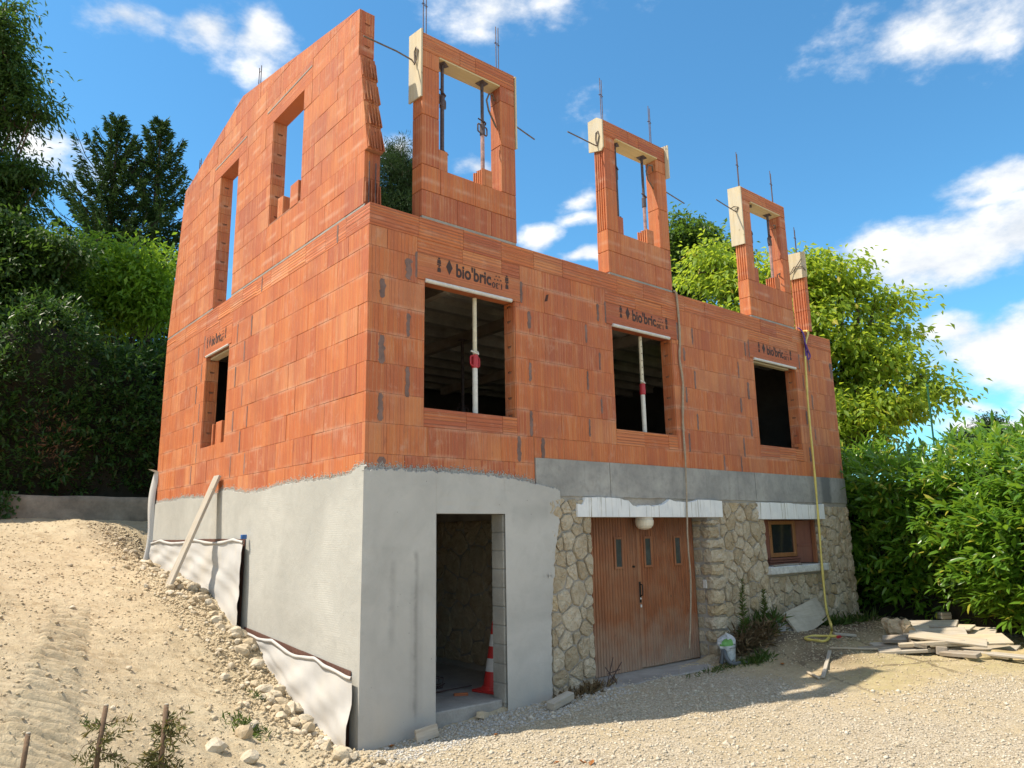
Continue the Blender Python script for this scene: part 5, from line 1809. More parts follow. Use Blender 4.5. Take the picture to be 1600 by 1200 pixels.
# ---- hose, cable, sling
def smooth_path(pts, n=8):
    pts = [Vector(p) for p in pts]
    out = []
    for i in range(len(pts)-1):
        p0, p1, p2, p3 = pts[max(i-1, 0)], pts[i], pts[i+1], pts[min(i+2, len(pts)-1)]
        for k in range(n):
            t = k/n
            out.append(.5*((2*p1)+(p2-p0)*t+(2*p0-5*p1+4*p2-p3)*t*t+(3*p1-p0-3*p2+p3)*t**3))
    out.append(pts[-1])
    return out
yh = -.07
gA = gz(8.55, -.5)
hp = [on_y(1262, 520, .0)+Vector((0, .25, .02)), on_y(1262, 518, -.01), on_y(1258, 545, -.03), on_y(1261, 610, yh), on_y(1266, 670, yh), on_y(1271, 720, yh), on_y(1277, 790, -.10), on_y(1284, 880, -.14), on_y(1291, 950, -.22)]
e1 = on_z(1299, 988, gA+.03)
hp += [on_z(1298, 975, gA+.16), e1, on_z(1290, 1001, gA+.03), on_z(1270, 1000, gA+.03), on_z(1258, 998, gA+.03), on_z(1268, 994, gA+.035), on_z(1300, 994, gA+.05), on_z(1311, 995, gA+.05)]
th = thing('hose', 'yellow hose hanging from the wall top and curling on the ground by the board', 'hose', (0, 0, 0))
hpath = smooth_path(hp, 8)
part('hose_tube', MB().tube(hpath, [.019*(1+.12*math.sin(i*.9)) for i in range(len(hpath))], 8).mesh('hose_tube', HOSE, True), th)
part('hose_tip', MB().tube([hpath[-1]-Vector((.04, 0, 0)), hpath[-1]+Vector((.03, 0, 0))], .022, 8).mesh('hose_tip', PROP_RED), th)
rp = [on_y(1040, 446, .30), on_y(1054, 455, -.01), on_y(1058, 470, -.02), on_y(1062, 520, -.02), on_y(1062, 560, -.025), on_y(1067, 600, -.03), on_y(1067, 660, -.03), on_y(1071, 720, -.04), on_y(1073, 780, -.07), on_y(1075, 850, -.075), on_y(1079, 900, -.06), on_y(1079, 960, -.05), on_y(1077, 1015, -.05)]
rp[0] = Vector((rp[0].x, .28, ZB1+.03))
rpath = smooth_path(rp, 8)
o = part('cable', MB().tube([p+Vector((.006*n1(i*.5, 31, 2), 0, 0)) for i, p in enumerate(rpath)], [.0165*(1+.15*math.sin(i*1.7)) if i < 56 else .011 for i in range(len(rpath))], 7).mesh('cable', ROPE, True), None)
props(o, 'beige cable hanging down the wall from the middle dormer to the garage door', 'cable')
t = thing('sling', 'violet lifting sling knotted round the hose at the wall top', 'sling', (0, 0, 0))
def ribbon(pts, w, ax):
    m = MB()
    ax = Vector(ax).normalized()
    P = [[p-ax*w/2, p+Vector((0, -.012, 0)), p+ax*w/2] for p in smooth_path(pts, 6)]
    m.grid(P)
    m.grid([[a+Vector((0, .006, 0)), b+Vector((0, .01, 0)), c+Vector((0, .006, 0))] for a, b, c in P])
    return m
yq = -.05
part('strap', ribbon([on_y(1247, 512, .1), on_y(1253, 517, -.02), on_y(1257, 528, yq), on_y(1259, 545, yq), on_y(1260, 556, yq)], .085, (1, .2, .2)).mesh('strap', SLING, True), t)
part('strap', ribbon([on_y(1258, 535, yq-.02), on_y(1263, 548, yq-.03), on_y(1266, 556, yq-.02), on_y(1263, 562, yq-.01), on_y(1261, 548, yq)], .045, (1, 0, .5)).mesh('strap', SLING, True), t)

# ---- traffic cone in the doorway
cx, cy, cz = 1.985, .46, -2.562
t = thing('traffic_cone', 'red and white traffic cone standing just inside the dark doorway', 'traffic cone', (cx, cy, cz), .2)
part('base', MB().cbox(-.19, .19, -.19, .19, 0, .028, .008).mesh('base', CONE_RED), t)
bands = [(.028, .06, .165, .145, CONE_RED), (.06, .22, .135, .108, CONE_RED), (.22, .36, .108, .086, CONE_WHITE), (.36, .49, .086, .065, CONE_RED), (.49, .62, .065, .045, CONE_WHITE), (.62, .76, .045, .024, CONE_RED)]
for a, b, r0, r1, mt in bands:
    part('band', MB().tube([(0, 0, a), (0, 0, b)], [r0, r1], 24).mesh('band', mt, False), t)
# rebar offcuts on the basement floor
GRb = 'rebar offcuts on the basement floor'
for i in range(11):
    a = BR.uniform(-.25, .25)+(.0 if i % 2 else .5)
    x, y = BR.uniform(.75, 1.5), BR.uniform(.65, 1.9)
    l = BR.uniform(.3, .9)
    z = -2.553
    o = part('rebar_offcut', MB().tube([(x-l/2*math.cos(a), y-l/2*math.sin(a), z), (x+l/2*math.cos(a), y+l/2*math.sin(a), z+BR.uniform(0, .02))], .007, 6).mesh('rebar_offcut', STEEL_RUST), None)
    props(o, 'dark rebar offcut lying on the basement floor inside the doorway', 'rebar', GRb)
m = MB()
for a in (0, .09):
    for b in (0, .11):
        m.tube([(1.15+b*.1, 1.05+a, -2.55+b), (1.62+b*.1, .98+a, -2.55+b)], .006, 6)
for s in (0, .25, .5, .75, 1):
    x, y = 1.15+.47*s, 1.05-.07*s
    m.tube([(x, y, -2.55), (x+.011, y, -2.44), (x+.011, y+.09, -2.44), (x, y+.09, -2.55), (x, y, -2.55)], .004, 5)
props(part('rebar_cage', m.mesh('rebar_cage', STEEL_RUST), None), 'small wire rebar cage lying on the floor inside the doorway', 'rebar cage')
o = part('brick_shard', MB().cbox(-.08, .08, -.03, .03, 0, .025, .005).mesh('brick_shard', BRICK_H), None, (1.55, .52, -2.56), (0, 0, -.5))
props(o, 'flat reddish shard beside the traffic cone on the doorway floor', 'shard')

# ---- timber offcuts by the door
def lying(name, px, py, l, w, th, yaw, mat, label, cat='timber', group=None, tilt=(0, 0), dz=0.0, world=None):
    if world is None:
        z = -2.65
        for _ in range(4):
            p = on_z(px, py, z); z = gz(p.x, p.y)+th/2
        x, y = p.x, p.y
    else: x, y = world
    z = gz(x, y)+th/2+dz
    o = part(name, MB().cbox(-l/2, l/2, -w/2, w/2, -th/2, th/2, min(.006, th/4)).mesh(name, mat), None, (x, y, z), (tilt[0], tilt[1], yaw))
    return props(o, label, cat, group)
o = lying('timber_offcut', 667, 1146, .24, .035, .12, -.10, WOOD_GREY, 'short timber offcut standing on edge against the render left of the doorway', tilt=(-.25, -.12))
o = lying('timber_offcut', 754, 1117, .13, .09, .06, .5, WOOD_PALEX, 'small stub of timber at the right foot of the doorway', tilt=(.1, .15))
o = lying('timber_offcut', 876, 1098, .40, .10, .08, .22, WOOD_GREY, 'grey squared timber lying between the render and the stone pier', tilt=(.1, -.12), dz=.02)
beam_between('plank', on_z(1303, 990, gz(8.4, -.7)+.03), on_z(1337, 993, gz(8.8, -1.0)+.03), .08, .035, WOOD_GREY, 'short grey plank lying just right of the hose end', 'plank')
# laths and bark around the pad corner
def ground_pt(px, py, h=0.0):
    z = -2.4
    for _ in range(6):
        p = on_z(px, py, z); z = gz(p.x, p.y)+h
    return Vector((p.x, p.y, z))
beam_between('lath', ground_pt(1297, 1018, .03), ground_pt(1372, 1014, .035), .03, .02, LATH, 'thin dry lath lying left of the plank pile', 'lath')
beam_between('lath', ground_pt(1286, 1058, .03), ground_pt(1297, 1022, .03), .045, .03, WOOD_GREY, 'split grey lath lying across the corner of the dirt pad', 'lath')
beam_between('lath', ground_pt(1262, 1052, .02), ground_pt(1280, 1060, .02), .035, .02, LATH, 'short broken lath at the corner of the dirt pad', 'lath')

# ---- leaning shuttering boards
def leaning_board(pts, th, mat, label):
    a, b, c, d = [Vector(p) for p in pts]          # outline, one corner on the ground
    nrm = (b-a).cross(d-a).normalized()
    if nrm.y > 0: nrm = -nrm
    m = MB().add([p for p in (a, b, c, d)]+[p-nrm*th for p in (a, b, c, d)], [(0, 1, 2, 3), (7, 6, 5, 4), (0, 4, 5, 1), (1, 5, 6, 2), (2, 6, 7, 3), (3, 7, 4, 0)]).fix()
    ctr = (a+b+c+d)/4
    m.v = [(x-ctr.x, y-ctr.y, z-ctr.z) for x, y, z in m.v]
    return props(part('shuttering_board', m.mesh('shuttering_board', mat), None, ctr), label, 'board', 'shuttering boards by the basement window')
def tilted(px, py, y0, ztop, zbot=-2.4):         # points on a plane leaning back to the wall
    p = None
    y = -.3
    for _ in range(12):
        p = on_y(px, py, y); y = -.06-(.42)*max(0, (ztop-p.z))/(ztop-zbot)
    return p
leaning_board([tilted(1253, 997, 0, -1.9), tilted(1294, 967, 0, -1.9), tilted(1275, 933, 0, -1.9), tilted(1224, 958, 0, -1.9)], .03, PLY_OLD, 'square dirty shuttering board leaning on its corner below the basement window')
leaning_board([p+Vector((.10, .10, .0)) for p in (tilted(1262, 985, 0, -1.9), tilted(1297, 962, 0, -1.9), tilted(1283, 934, 0, -1.9), tilted(1248, 950, 0, -1.9))], .03, PLY_OLD, 'second shuttering board half hidden behind the square one')
# debris on the sill
for i, (x, y, l, a) in enumerate(((7.35, -.03, .45, .12), (7.75, .0, .30, -.35), (7.95, -.04, .22, .6))):
    o = part('wood_splinter', MB().cbox(-l/2, l/2, -.014, .014, -.012, .012, .003).mesh('wood_splinter', BEAM_DARK), None, (x, y, -1.368), (0, 0, a))
    props(o, 'dark wood splinter lying on the basement window sill', 'splinter', 'splinters on the basement sill')

# ---- spilled concrete set hard in front of the stone pier
p = ground_pt(1213, 1012, 0)
P = []
for i in range(33):
    a = 2*math.pi*i/32
    row = []
    for j in range(9):
        q = j/8
        rr = (1-q)*(1+.25*n1(math.cos(a)*1.5, 81+math.sin(a)*.3, 3)+.12*n1(a*2.0 if i < 32 else 0, 83, 3))
        row.append((.52*rr*math.cos(a), .30*rr*math.sin(a), -.06+.17*(1-(1-q)**2.2)+.02*n1(math.cos(a)*rr*4+q, 85+math.sin(a)*rr*2, 3)))
    P.append(row)
P[-1] = P[0]
props(part('concrete_spill', MB().grid(P).mesh('concrete_spill', SLAB, True), None, p, (0, 0, -.35)), 'pale mound of hardened spilled concrete in front of the leaning boards', 'concrete')
# ---- bag and tube by the garage door
bx, by = 5.42, -.30
t = thing('rubble_bag', 'grey and green plastic bag slumped on a bucket beside the garage door', 'bag', (bx, by, max(gz(bx, by), -2.585)+.01), .2)
t.scale = (.72, .72, .72)
part('bucket', MB().tube([(0, 0, 0), (0, 0, .30)], [.125, .15], 18).mesh('bucket', BAG), t)
P = []
for i in range(25):
    a = 2*math.pi*i/24
    row = []
    for j in range(13):
        q = j/12
        r = .15+.055*math.sin(q*math.pi)*(1+.35*n1(a*1.5+7*(i % 24 == 0 and 0), 41, 2)) if q < .8 else .17*(1-q)/.2
        r *= 1+.16*n1(math.cos(a)*2+q*3, 43+math.sin(a), 3)
        row.append((r*math.cos(a)+.06*q*q, r*math.sin(a)*.8+.05*q, .20+q*.27+.05*q*math.cos(a)))
    P.append(row)
P[-1] = P[0]
bg = part('sack', MB().grid(P).mesh('sack', BAG, False), t)
bg.data.materials.append(BAG_GREEN)
for f in bg.data.polygons:
    c = f.center
    if c.x < -.02 and c.z > .30 and c.y < .05: f.material_index = 1
part('bucket_handle', MB().tube([(.15*math.cos(a), .15*math.sin(a)-.02, .26-.12*math.sin(a*1.0)*0-.0) for a in (3.6, 4.1, 4.7, 5.2, 5.8)], .004, 5).mesh('bucket_handle', BLACKMETAL), t)
tp = smooth_path([(bx-.20, by-.02, -2.56), (bx-.17, by-.03, -2.46), (bx-.12, by-.02, -2.40), (bx-.17, by-.08, -2.47), (bx-.14, by-.14, -2.55), (bx+.0, by-.19, -2.555), (bx+.22, by-.25, -2.56), (bx+.36, by-.20, -2.55), (bx+.40, by-.12, -2.54), (bx+.30, by-.10, -2.55)], 6)
o = part('inner_tube', MB().tube(tp, .03, 8).mesh('inner_tube', RUBBER, True), None)
props(o, 'flat grey rubber tube lying round the bag by the garage door', 'rubber tube')
m = MB()
for a, b in (((0, 0, 0), (.10, -.02, .30)), ((.02, 0, .12), (.17, -.06, .16)), ((.05, 0, .02), (.16, -.10, .25)), ((-.02, 0, .2), (.06, -.1, .02))):
    m.tube([Vector(a), Vector(b)], .006, 5)
props(part('bent_wire', m.mesh('bent_wire', STEEL_RUST), None, (3.22, -.12, gz(3.2, -.2)+.01)), 'tangle of rusty wire at the left foot of the garage door', 'wire')

# ---- the pile of old planks
PR = random.Random(9)
pile = []
GPile = 'old planks in the pile by the hedge'
def pile_h(x, y):
    u, v = (x-8.75)/1.25, (y+1.75)/.85
    return max(0, .30*(1-u*u-v*v))
yawr = math.atan2(CR.y, CR.x)                   # planks lie mostly across the view from the drive
placed = [  # px, py, length, width, thick, yaw offset, tilt, label
    (1398, 1008, .62, .22, .035, .10, .05, 'pale plank with a cut end lying at the left foot of the plank pile'),
    (1405, 998, .42, .16, .05, -.35, .10, 'short rounded offcut at the left end of the plank pile'),
    (1420, 985, .55, .20, .04, -.25, .15, None), (1440, 975, .95, .24, .03, -.45, .10, None), (1455, 966, 1.0, .20, .035, -.55, .10, None),
    (1470, 962, 1.1, .16, .05, -.5, .06, None), (1450, 956, 1.2, .12, .06, -.62, .05, 'dark squared timber across the back of the plank pile'),
    (1425, 954, .8, .14, .06, .35, .05, 'dark squared timber pointing away at the back left of the plank pile'), (1490, 972, 1.2, .2, .035, -.5, .10, None),
    (1500, 985, .9, .26, .03, -.4, .10, None), (1515, 978, 1.05, .30, .03, -.42, .16, 'wide yellowish board with a splintered edge on the right of the plank pile'),
    (1510, 1000, 1.0, .34, .028, -.20, .06, 'wide pale board lying on top at the right of the plank pile'), (1460, 990, .8, .28, .03, -.25, .12, 'pale board half in shade in the middle of the plank pile'),
    (1430, 1003, .5, .16, .05, .9, .05, None), (1440, 1015, .6, .16, .05, -.10, .0, 'thick plank with a pale end at the front of the plank pile'),
    (1468, 1014, .38, .13, .10, .75, .0, 'short squared stub pointing out of the front of the plank pile'), (1455, 1005, .8, .07, .045, -.1, .03, 'thin batten sticking out of the middle of the plank pile'),
    (1540, 1012, .8, .18, .03, -.5, .04, None), (1528, 1020, .7, .14, .03, -.5, .02, None), (1555, 1022, .7, .12, .03, -.45, .02, 'lowest plank end at the right of the plank pile'),
    (1385, 1014, .7, .12, .05, -.15, .0, 'plank lying flat at the front left edge of the plank pile'), (1410, 1017, .6, .12, .04, -.18, .0, None),
    (1500, 1022, .5, .12, .05, -.7, .05, None), (1480, 998, .9, .22, .03, -.3, .08, None), (1445, 985, .9, .18, .03, .15, .08, None), (1478, 980, .8, .18, .03, -.7, .12, None)]
zt_ = {}
for i, (px, py, l, w, th_, ya, ti, lab) in enumerate(placed):
    h = .05
    for _ in range(6):
        p = ground_pt(px, py, h); h = pile_h(p.x, p.y)*.55+.03+.012*(i % 4)
    o = part('old_plank', MB().cbox(-l/2, l/2, -w/2, w/2, -th_/2, th_/2, .005).mesh('old_plank', (WOOD_GREY, WOOD_DARK, LATH, WOOD_GREY, WOOD_PALEX, WOOD_GREY, WOOD_DARK)[i % 7]), None, p, (PR.uniform(.02, .16)+ti*1.6, PR.uniform(-.08, .08), yawr+ya*1.5+PR.uniform(-.12, .12)))
    props(o, lab or 'weathered grey plank lying among the others in the pile by the hedge', 'plank', GPile)
# brown bundle and clay block on the pile
p = ground_pt(1403, 985, .17)
t = thing('sack_bundle', 'brown paper sack rolled up on the left of the plank pile', 'sack', p, yawr-.9)
for i in range(3):
    rr = .085-.012*i
    pts = [(-.18+.36*j/8, .03*math.sin(j*1.3+i), .05*i+.015*math.sin(j*2.1)) for j in range(9)]
    part('paper_fold', MB().tube(pts, [rr*(1+.15*math.sin(j*2.7+i)) for j in range(9)], 9).mesh('paper_fold', PAPER, False), t)
p = ground_pt(1475, 962, .20)
t = thing('old_brick', 'dark old brick lying on top at the back of the plank pile', 'brick', p, yawr+.1)
part('brick_body', MB().cbox(-.09, .09, -.07, .07, -.05, .06, .012).mesh('brick_body', WOOD_GREY), t)
part('brick_band', MB().cbox(-.092, .092, -.072, .072, .0, .02, .004).mesh('brick_band', BEAM_DARK), t)
# dusty yellow sheet at the hedge foot
p = ground_pt(1585, 1026, .02)
P = []
for i in range(19):
    s = i/18
    row = []
    for j in range(9):
        a = math.pi*j/8
        rr = .11*(1+.5*n1(s*6+j*.3, 61, 3))*(.35+math.sin(s*math.pi)**.5*.8)
        row.append((-.75+1.5*s, rr*math.cos(a)*1.2+.05*math.sin(s*8), rr*math.sin(a)*.75-.01))
    P.append(row)
o = part('dusty_sheet', MB().grid(P).mesh('dusty_sheet', YELLOW_CLOTH, False), None, p, (0, 0, yawr+.18))
props(o, 'crumpled dusty yellow sheet lying under the hedge right of the planks', 'sheet')

# ---- rubble stones
def rock_mesh(seed, sub=2):
    import bmesh
    bm = bmesh.new()
    bmesh.ops.create_icosphere(bm, subdivisions=sub, radius=1.0)
    r = random.Random(seed)
    planes = [(Vector((r.gauss(0, 1), r.gauss(0, 1), r.gauss(0, 1))).normalized(), r.uniform(.55, .9)) for _ in range(9)]
    sx, sy, sz = r.uniform(.8, 1.25), r.uniform(.65, 1.0), r.uniform(.5, .8)
    for v in bm.verts:
        c = v.co.copy()
        for n, d in planes:
            k = c.dot(n)
            if k > d: c -= n*(k-d)
        c *= 1+r.uniform(-.05, .05)
        v.co = (c.x*sx, c.y*sy, c.z*sz)
    me = bpy.data.meshes.new('rubble_stone')
    bm.to_mesh(me); bm.free()
    me.materials.append(ROCK)
    return me
ROCKS = [rock_mesh(i) for i in range(9)]
GR_ = 'rubble stones along the gable trench'
def rubble(x, y, r, label, group, rnd, sink=.3):
    o = part('rubble_stone', ROCKS[rnd.randrange(9)], None, (x, y, gz(x, y)+r*(.62-sink)), (rnd.uniform(-.5, .5), rnd.uniform(-.5, .5), rnd.uniform(0, 6.3)))
    o.scale = (r, r*rnd.uniform(.8, 1.1), r*rnd.uniform(.8, 1.1))
    return props(o, label, 'stone', group)
QR = random.Random(3)
named = [(505, 1128, .135, 'big pale stone, upper one of the pair at the foot of the lowest felt membrane'), (528, 1142, .12, 'big pale stone, lower one of the pair at the foot of the lowest felt membrane'),
         (556, 1178, .06, 'pale stone lying right at the foot of the house corner'), (388, 1012, .14, 'largest stone in the trench, where the two felt membranes meet'), (396, 1030, .10, 'stone just below the largest one in the trench'),
         (355, 975, .10, None), (372, 990, .12, None), (330, 912, .09, None), (318, 905, .07, None), (350, 948, .10, None), (342, 930, .08, None), (330, 980, .11, None), (305, 985, .10, None), (345, 1000, .12, None), (400, 1050, .09, None), (420, 1072, .12, None), (432, 1090, .10, None),
         (455, 1110, .12, None), (462, 1128, .09, None), (480, 1140, .10, None), (440, 1120, .08, None), (470, 1095, .07, None), (412, 1090, .08, None), (500, 1160, .07, None), (595, 1188, .06, None), (620, 1190, .05, None), (660, 1186, .045, None), (640, 1196, .05, None), (575, 1195, .055, None)]
for px, py, r, lab in named:
    p = ground_pt(px, py, .03)
    rubble(p.x, p.y, r*.85, lab or 'pale limestone rubble stone lying along the gable trench', GR_, QR)
for i in range(185):
    y = QR.uniform(-.5, 7.6)
    x = -.15-abs(QR.gauss(0, .30))
    if y < .1: x -= .1
    r = QR.uniform(.03, .085)*(1.25 if x > -.4 else .8)
    where = ('beside the lowest felt membrane', 'beside the felt behind the leaning plank', 'by the far end of the gable')[0 if y < 2.8 else 1 if y < 6.2 else 2]
    rubble(x, y, r, ('larger' if r > .075 else 'small')+' pale rubble stone in the trench '+where, GR_, QR)
for i in range(40):
    x, y = QR.uniform(-3.2, -.6), QR.uniform(-1.5, 7)
    rubble(x, y, QR.uniform(.02, .05), 'small pale stone lying loose on the dirt slope', 'stones on the dirt slope', QR)

CHIPS = rock_mat('grey white chips', (.43, .41, .37), (.62, .59, .54), (.34, .31, .27), True)
# gravel and crumbs as loose cover
def scatter(name, label, n, region, size, mat, seed, zone=None, flatn=.6, aniso=1.0):
    g = np.random.default_rng(seed)
    x = g.uniform(region[0], region[1], n); y = g.uniform(region[2], region[3], n)
    keep = np.ones(n, bool)
    gr, pad, soil = zones(x, y)
    clear = ~((x > -.03) & (x < 9.9) & (y > -.03))
    if zone == 'trench': zone, clear, k2 = 'dirt', clear & (np.random.default_rng(seed+50).random(len(x)) < np.exp(-((x+.35)/.42)**2)), 1
    w = {'gravel': gr*(.35+.65*vnoise(x*1.3, y*1.3)), 'dirt': np.clip((1-np.maximum(gr, pad))*(.2+.8*vnoise(x*1.1+5, y*1.1)), 0, 1), 'pad': pad*.6+soil}[zone]
    keep = clear & (g.random(n) < w)
    x, y = x[keep], y[keep]
    z = ground_h(x, y)
    n = len(x)
    s = size[0]*(size[1]/size[0])**(g.random(n)**2.2)
    o8 = np.array([(1, .1, 0), (-1, -.1, .1), (.1, 1, 0), (0, -1, -.1), (.1, 0, 1), (0, .1, -1)], float)
    f8 = np.array([(0, 2, 4), (2, 1, 4), (1, 3, 4), (3, 0, 4), (2, 0, 5), (1, 2, 5), (3, 1, 5), (0, 3, 5)])
    V = o8[None]*g.uniform(.6, 1.35, (n, 6, 1))*s[:, None, None]
    V[:, :, 2] *= flatn
    a = g.uniform(0, 6.28, n); ca, sa = np.cos(a)[:, None], np.sin(a)[:, None]
    V = np.stack([V[..., 0]*ca-V[..., 1]*sa, V[..., 0]*sa+V[..., 1]*ca, V[..., 2]], -1)
    V += np.stack([x, y, z+s*.12], -1)[:, None, :]
    F = f8[None]+(np.arange(n)*6)[:, None, None]
    o = part(name, np_mesh(name, V.reshape(-1, 3), F.reshape(-1, 3), mat), None)
    return props(o, label, 'gravel', kind='stuff')
scatter('gravel', 'pale crushed gravel covering the drive in front of the house', 80000, (-1.2, 7.5, -4.8, 0), (.005, .022), PEBBLE, 1, 'gravel')
scatter('loose_stones', 'larger loose stones scattered over the gravel drive', 2600, (-1.2, 7.5, -4.8, 0), (.014, .038), PEBBLE, 12, 'gravel', .65)
scatter('earth_crumbs', 'dry crumbs of earth and small stones on the dirt slope', 26000, (-4.6, .0, -4.6, 8.5), (.004, .022), CLOD, 2, 'dirt', .75)
scatter('pad_litter', 'small stones and crumbs on the dirt pad and dark soil', 16000, (4.6, 10.5, -5, 0), (.006, .022), CLOD, 4, 'pad', .7)
scatter('trench_crumbs', 'broken clods and chips heaped along the gable trench', 46000, (-1.6, .0, -1.5, 8.2), (.007, .036), CLOD, 8, 'trench', .8)
scatter('render_chips', 'grey white chips of render and stone along the foot of the wall', 6000, (-.1, 3.2, -.62, 0), (.005, .024), CHIPS, 9, 'gravel', .6)
# fallen leaves
def leaf_poly(l, w):
    return MB().add([(-l/2, 0, 0), (-l*.1, w/2, .012), (l/2, 0, .01), (-l*.1, -w/2, .012), (0, 0, -.006)], [(0, 4, 1), (1, 4, 2), (2, 4, 3), (3, 4, 0)])
for px, py, l in ((925, 1192, .10), (910, 1190, .08), (870, 1192, .06), (775, 1148, .06), (580, 1168, .08), (612, 1166, .07), (1222, 1040, .10)):
    p = ground_pt(px, py, .012)
    o = part('fallen_leaf', leaf_poly(l, l*.55).mesh('fallen_leaf', BROWN_LEAF), None, p, (QR.uniform(-.2, .2), QR.uniform(-.2, .2), QR.uniform(0, 6)))
    props(o, 'curled brown leaf lying on the gravel drive', 'leaf', 'fallen leaves on the drive')

# ================================================================== plants
VG = np.random.default_rng(101)
def unit(a):
    return a/np.maximum(np.linalg.norm(a, axis=-1, keepdims=True), 1e-9)
def leaf_arrays(P, Dv, Ln, Wd, fold=.18, droop=.12, six=False, up=None):
    """folded leaves: P base, Dv direction, Ln length, Wd width -> vertices, triangles"""
    n = len(P)
    r = unit(VG.normal(0, 1, (n, 3))) if up is None else unit(up+VG.normal(0, .35, (n, 3)))
    S = unit(np.cross(Dv, r)); N = np.cross(S, Dv)
    Ln, Wd = Ln[:, None], Wd[:, None]
    tip = P+Dv*Ln-N*Ln*droop
    if not six:
        l = P+Dv*Ln*.45+S*Wd*.5+N*Wd*fold; q = P+Dv*Ln*.45-S*Wd*.5+N*Wd*fold
        V = np.stack([P, l, tip, q], 1)
        F = np.array([(0, 2, 1), (0, 3, 2)])
        k = 4
    else:
        m1 = P+Dv*Ln*.30-N*Ln*droop*.12; m2 = P+Dv*Ln*.68-N*Ln*droop*.5
        V = np.stack([P, m1+S*Wd*.46+N*Wd*fold, m1-S*Wd*.46+N*Wd*fold, m2+S*Wd*.40+N*Wd*fold, m2-S*Wd*.40+N*Wd*fold, tip, m1, m2], 1)
        F = np.array([(0, 6, 1), (0, 2, 6), (1, 6, 7), (1, 7, 3), (2, 4, 7), (2, 7, 6), (3, 7, 5), (7, 4, 5)])
        k = 8
    return V.reshape(-1, 3), (F[None]+(np.arange(n)*k)[:, None, None]).reshape(-1, 3)
def leaves_part(name, mat, parent, P, Dv, Ln, Wd, **k):
    V, F = leaf_arrays(P, Dv, Ln, Wd, **k)
    o = part(name, np_mesh(name, V, F, mat), parent)
    return props(o, kind='stuff')
def el(px, py, rx, ry, d, deep=.9):
    c = at(px, py, d)
    return (np.array(c), np.array([rx*d/FPX, rx*d/FPX*deep, ry*d/FPX]))
def tree(name, label, cat, base, crowns, mat, nclump, per, leaf, wid, trunk_r, group=None, spread=.32, droop=.3, shell=.55, bark=BARK, fork=.45, flat_=.62, radial=False, thin=1.0):
    base = np.array(base, float)
    t = thing(name, label, cat, tuple(base), 0, group)
    vol = np.array([np.prod(r) for _, r in crowns]); vol = vol**.8; vol /= vol.sum()
    C = []
    for (c, r), w in zip(crowns, vol):
        n = max(4, int(nclump*w))
        d = unit(VG.normal(0, 1, (n, 3)))
        q = (shell+(1-shell)*VG.random((n, 1)))**.8
        q *= (.78+.45*VG.random((n, 1)))
        C.append(c+d*r*q)
    C = np.concatenate(C)
    top = C[:, 2].max()
    ctr = np.mean([c for c, _ in crowns], axis=0)
    split = base+(ctr-base)*fork
    m = MB()
    m.tube([Vector(base-base), Vector((split-base)*.5+np.array([.06, .04, 0])), Vector(split-base)], [trunk_r, trunk_r*.85, trunk_r*.7], 10)
    part('trunk', m.mesh('trunk', bark, True), t)
    m = MB()
    for c, r in crowns:
        mid = (split+c)/2+VG.normal(0, .15, 3)
        m.tube([Vector(split-base), Vector(mid-base), Vector(c-base)], [trunk_r*.55*thin, trunk_r*.38*thin, trunk_r*.2*thin], 6)
    idx = VG.permutation(len(C))[:min(len(C), 170)]
    for i in idx:
        c = C[i]
        k = min(crowns, key=lambda e: np.linalg.norm((c-e[0])/e[1]))[0]
        mid = (k+c)/2+VG.normal(0, .08, 3)+np.array([0, 0, .05])
        m.tube([Vector(k-base), Vector(mid-base), Vector(c-base)], [trunk_r*.16, trunk_r*.10, trunk_r*.04], 4, False)
    props(part('limbs', m.mesh('limbs', bark), t), kind='stuff')
    n = len(C)*per
    sz = np.repeat(spread*(.6+.8*VG.random(len(C))), per)
    A = np.repeat(C, per, axis=0)
    off = VG.normal(0, 1, (n, 3))*np.array([1, 1, flat_])
    P = A+off*sz[:, None]*.6
    Dv = unit(unit(off)*(.7 if not radial else 2.0)+VG.normal(0, .55, (n, 3))+np.array([0, 0, -droop]))
    Ln = leaf*VG.uniform(.65, 1.25, n)
    up = np.tile(np.array([0, 0, 1.0]), (n, 1))
    leaves_part('foliage', mat, t, P-base, Dv, Ln, Ln*wid*VG.uniform(.8, 1.2, n), up=up)
    return t
def foot(px, d, z):
    p = at(px, 800, d)
    return (p.x, p.y, z)

# --- right: big yellow green tree, darker tree behind it
d = 17.5
tree('maple_tree', 'large yellow green leafy tree rising behind the right end of the house', 'tree', foot(1310, d, -2.2),
     [el(1265, 500, 90, 90, d), el(1190, 450, 75, 60, d+1), el(1250, 425, 48, 45, d), el(1360, 560, 75, 70, d-.5), el(1340, 640, 95, 60, d-1), el(1110, 425, 50, 50, d+1.5),
      el(1310, 440, 55, 38, d), el(1440, 590, 32, 40, d-.5), el(1420, 635, 45, 40, d-.5), el(1180, 530, 60, 60, d+1), el(1415, 535, 25, 30, d), el(1270, 600, 70, 60, d), el(1365, 480, 40, 40, d), el(1340, 450, 22, 22, d), el(1400, 470, 18, 14, d), el(1465, 610, 26, 18, d-.5)],
     LEAF_BRIGHT, 470, 62, .16, .5, .2, spread=.45, droop=.6, shell=.15, flat_=.36)
d = 23
tree('dark_green_tree', 'dark green tree top showing between the middle and farthest dormer frames', 'tree', foot(1085, d, -2.2),
     [el(1068, 375, 34, 40, d), el(1105, 395, 40, 34, d), el(1135, 402, 24, 22, d), el(1075, 440, 45, 60, d)], LEAF_MID, 190, 90, .15, .5, .2, spread=.38, droop=.3, shell=.3)
d = 27
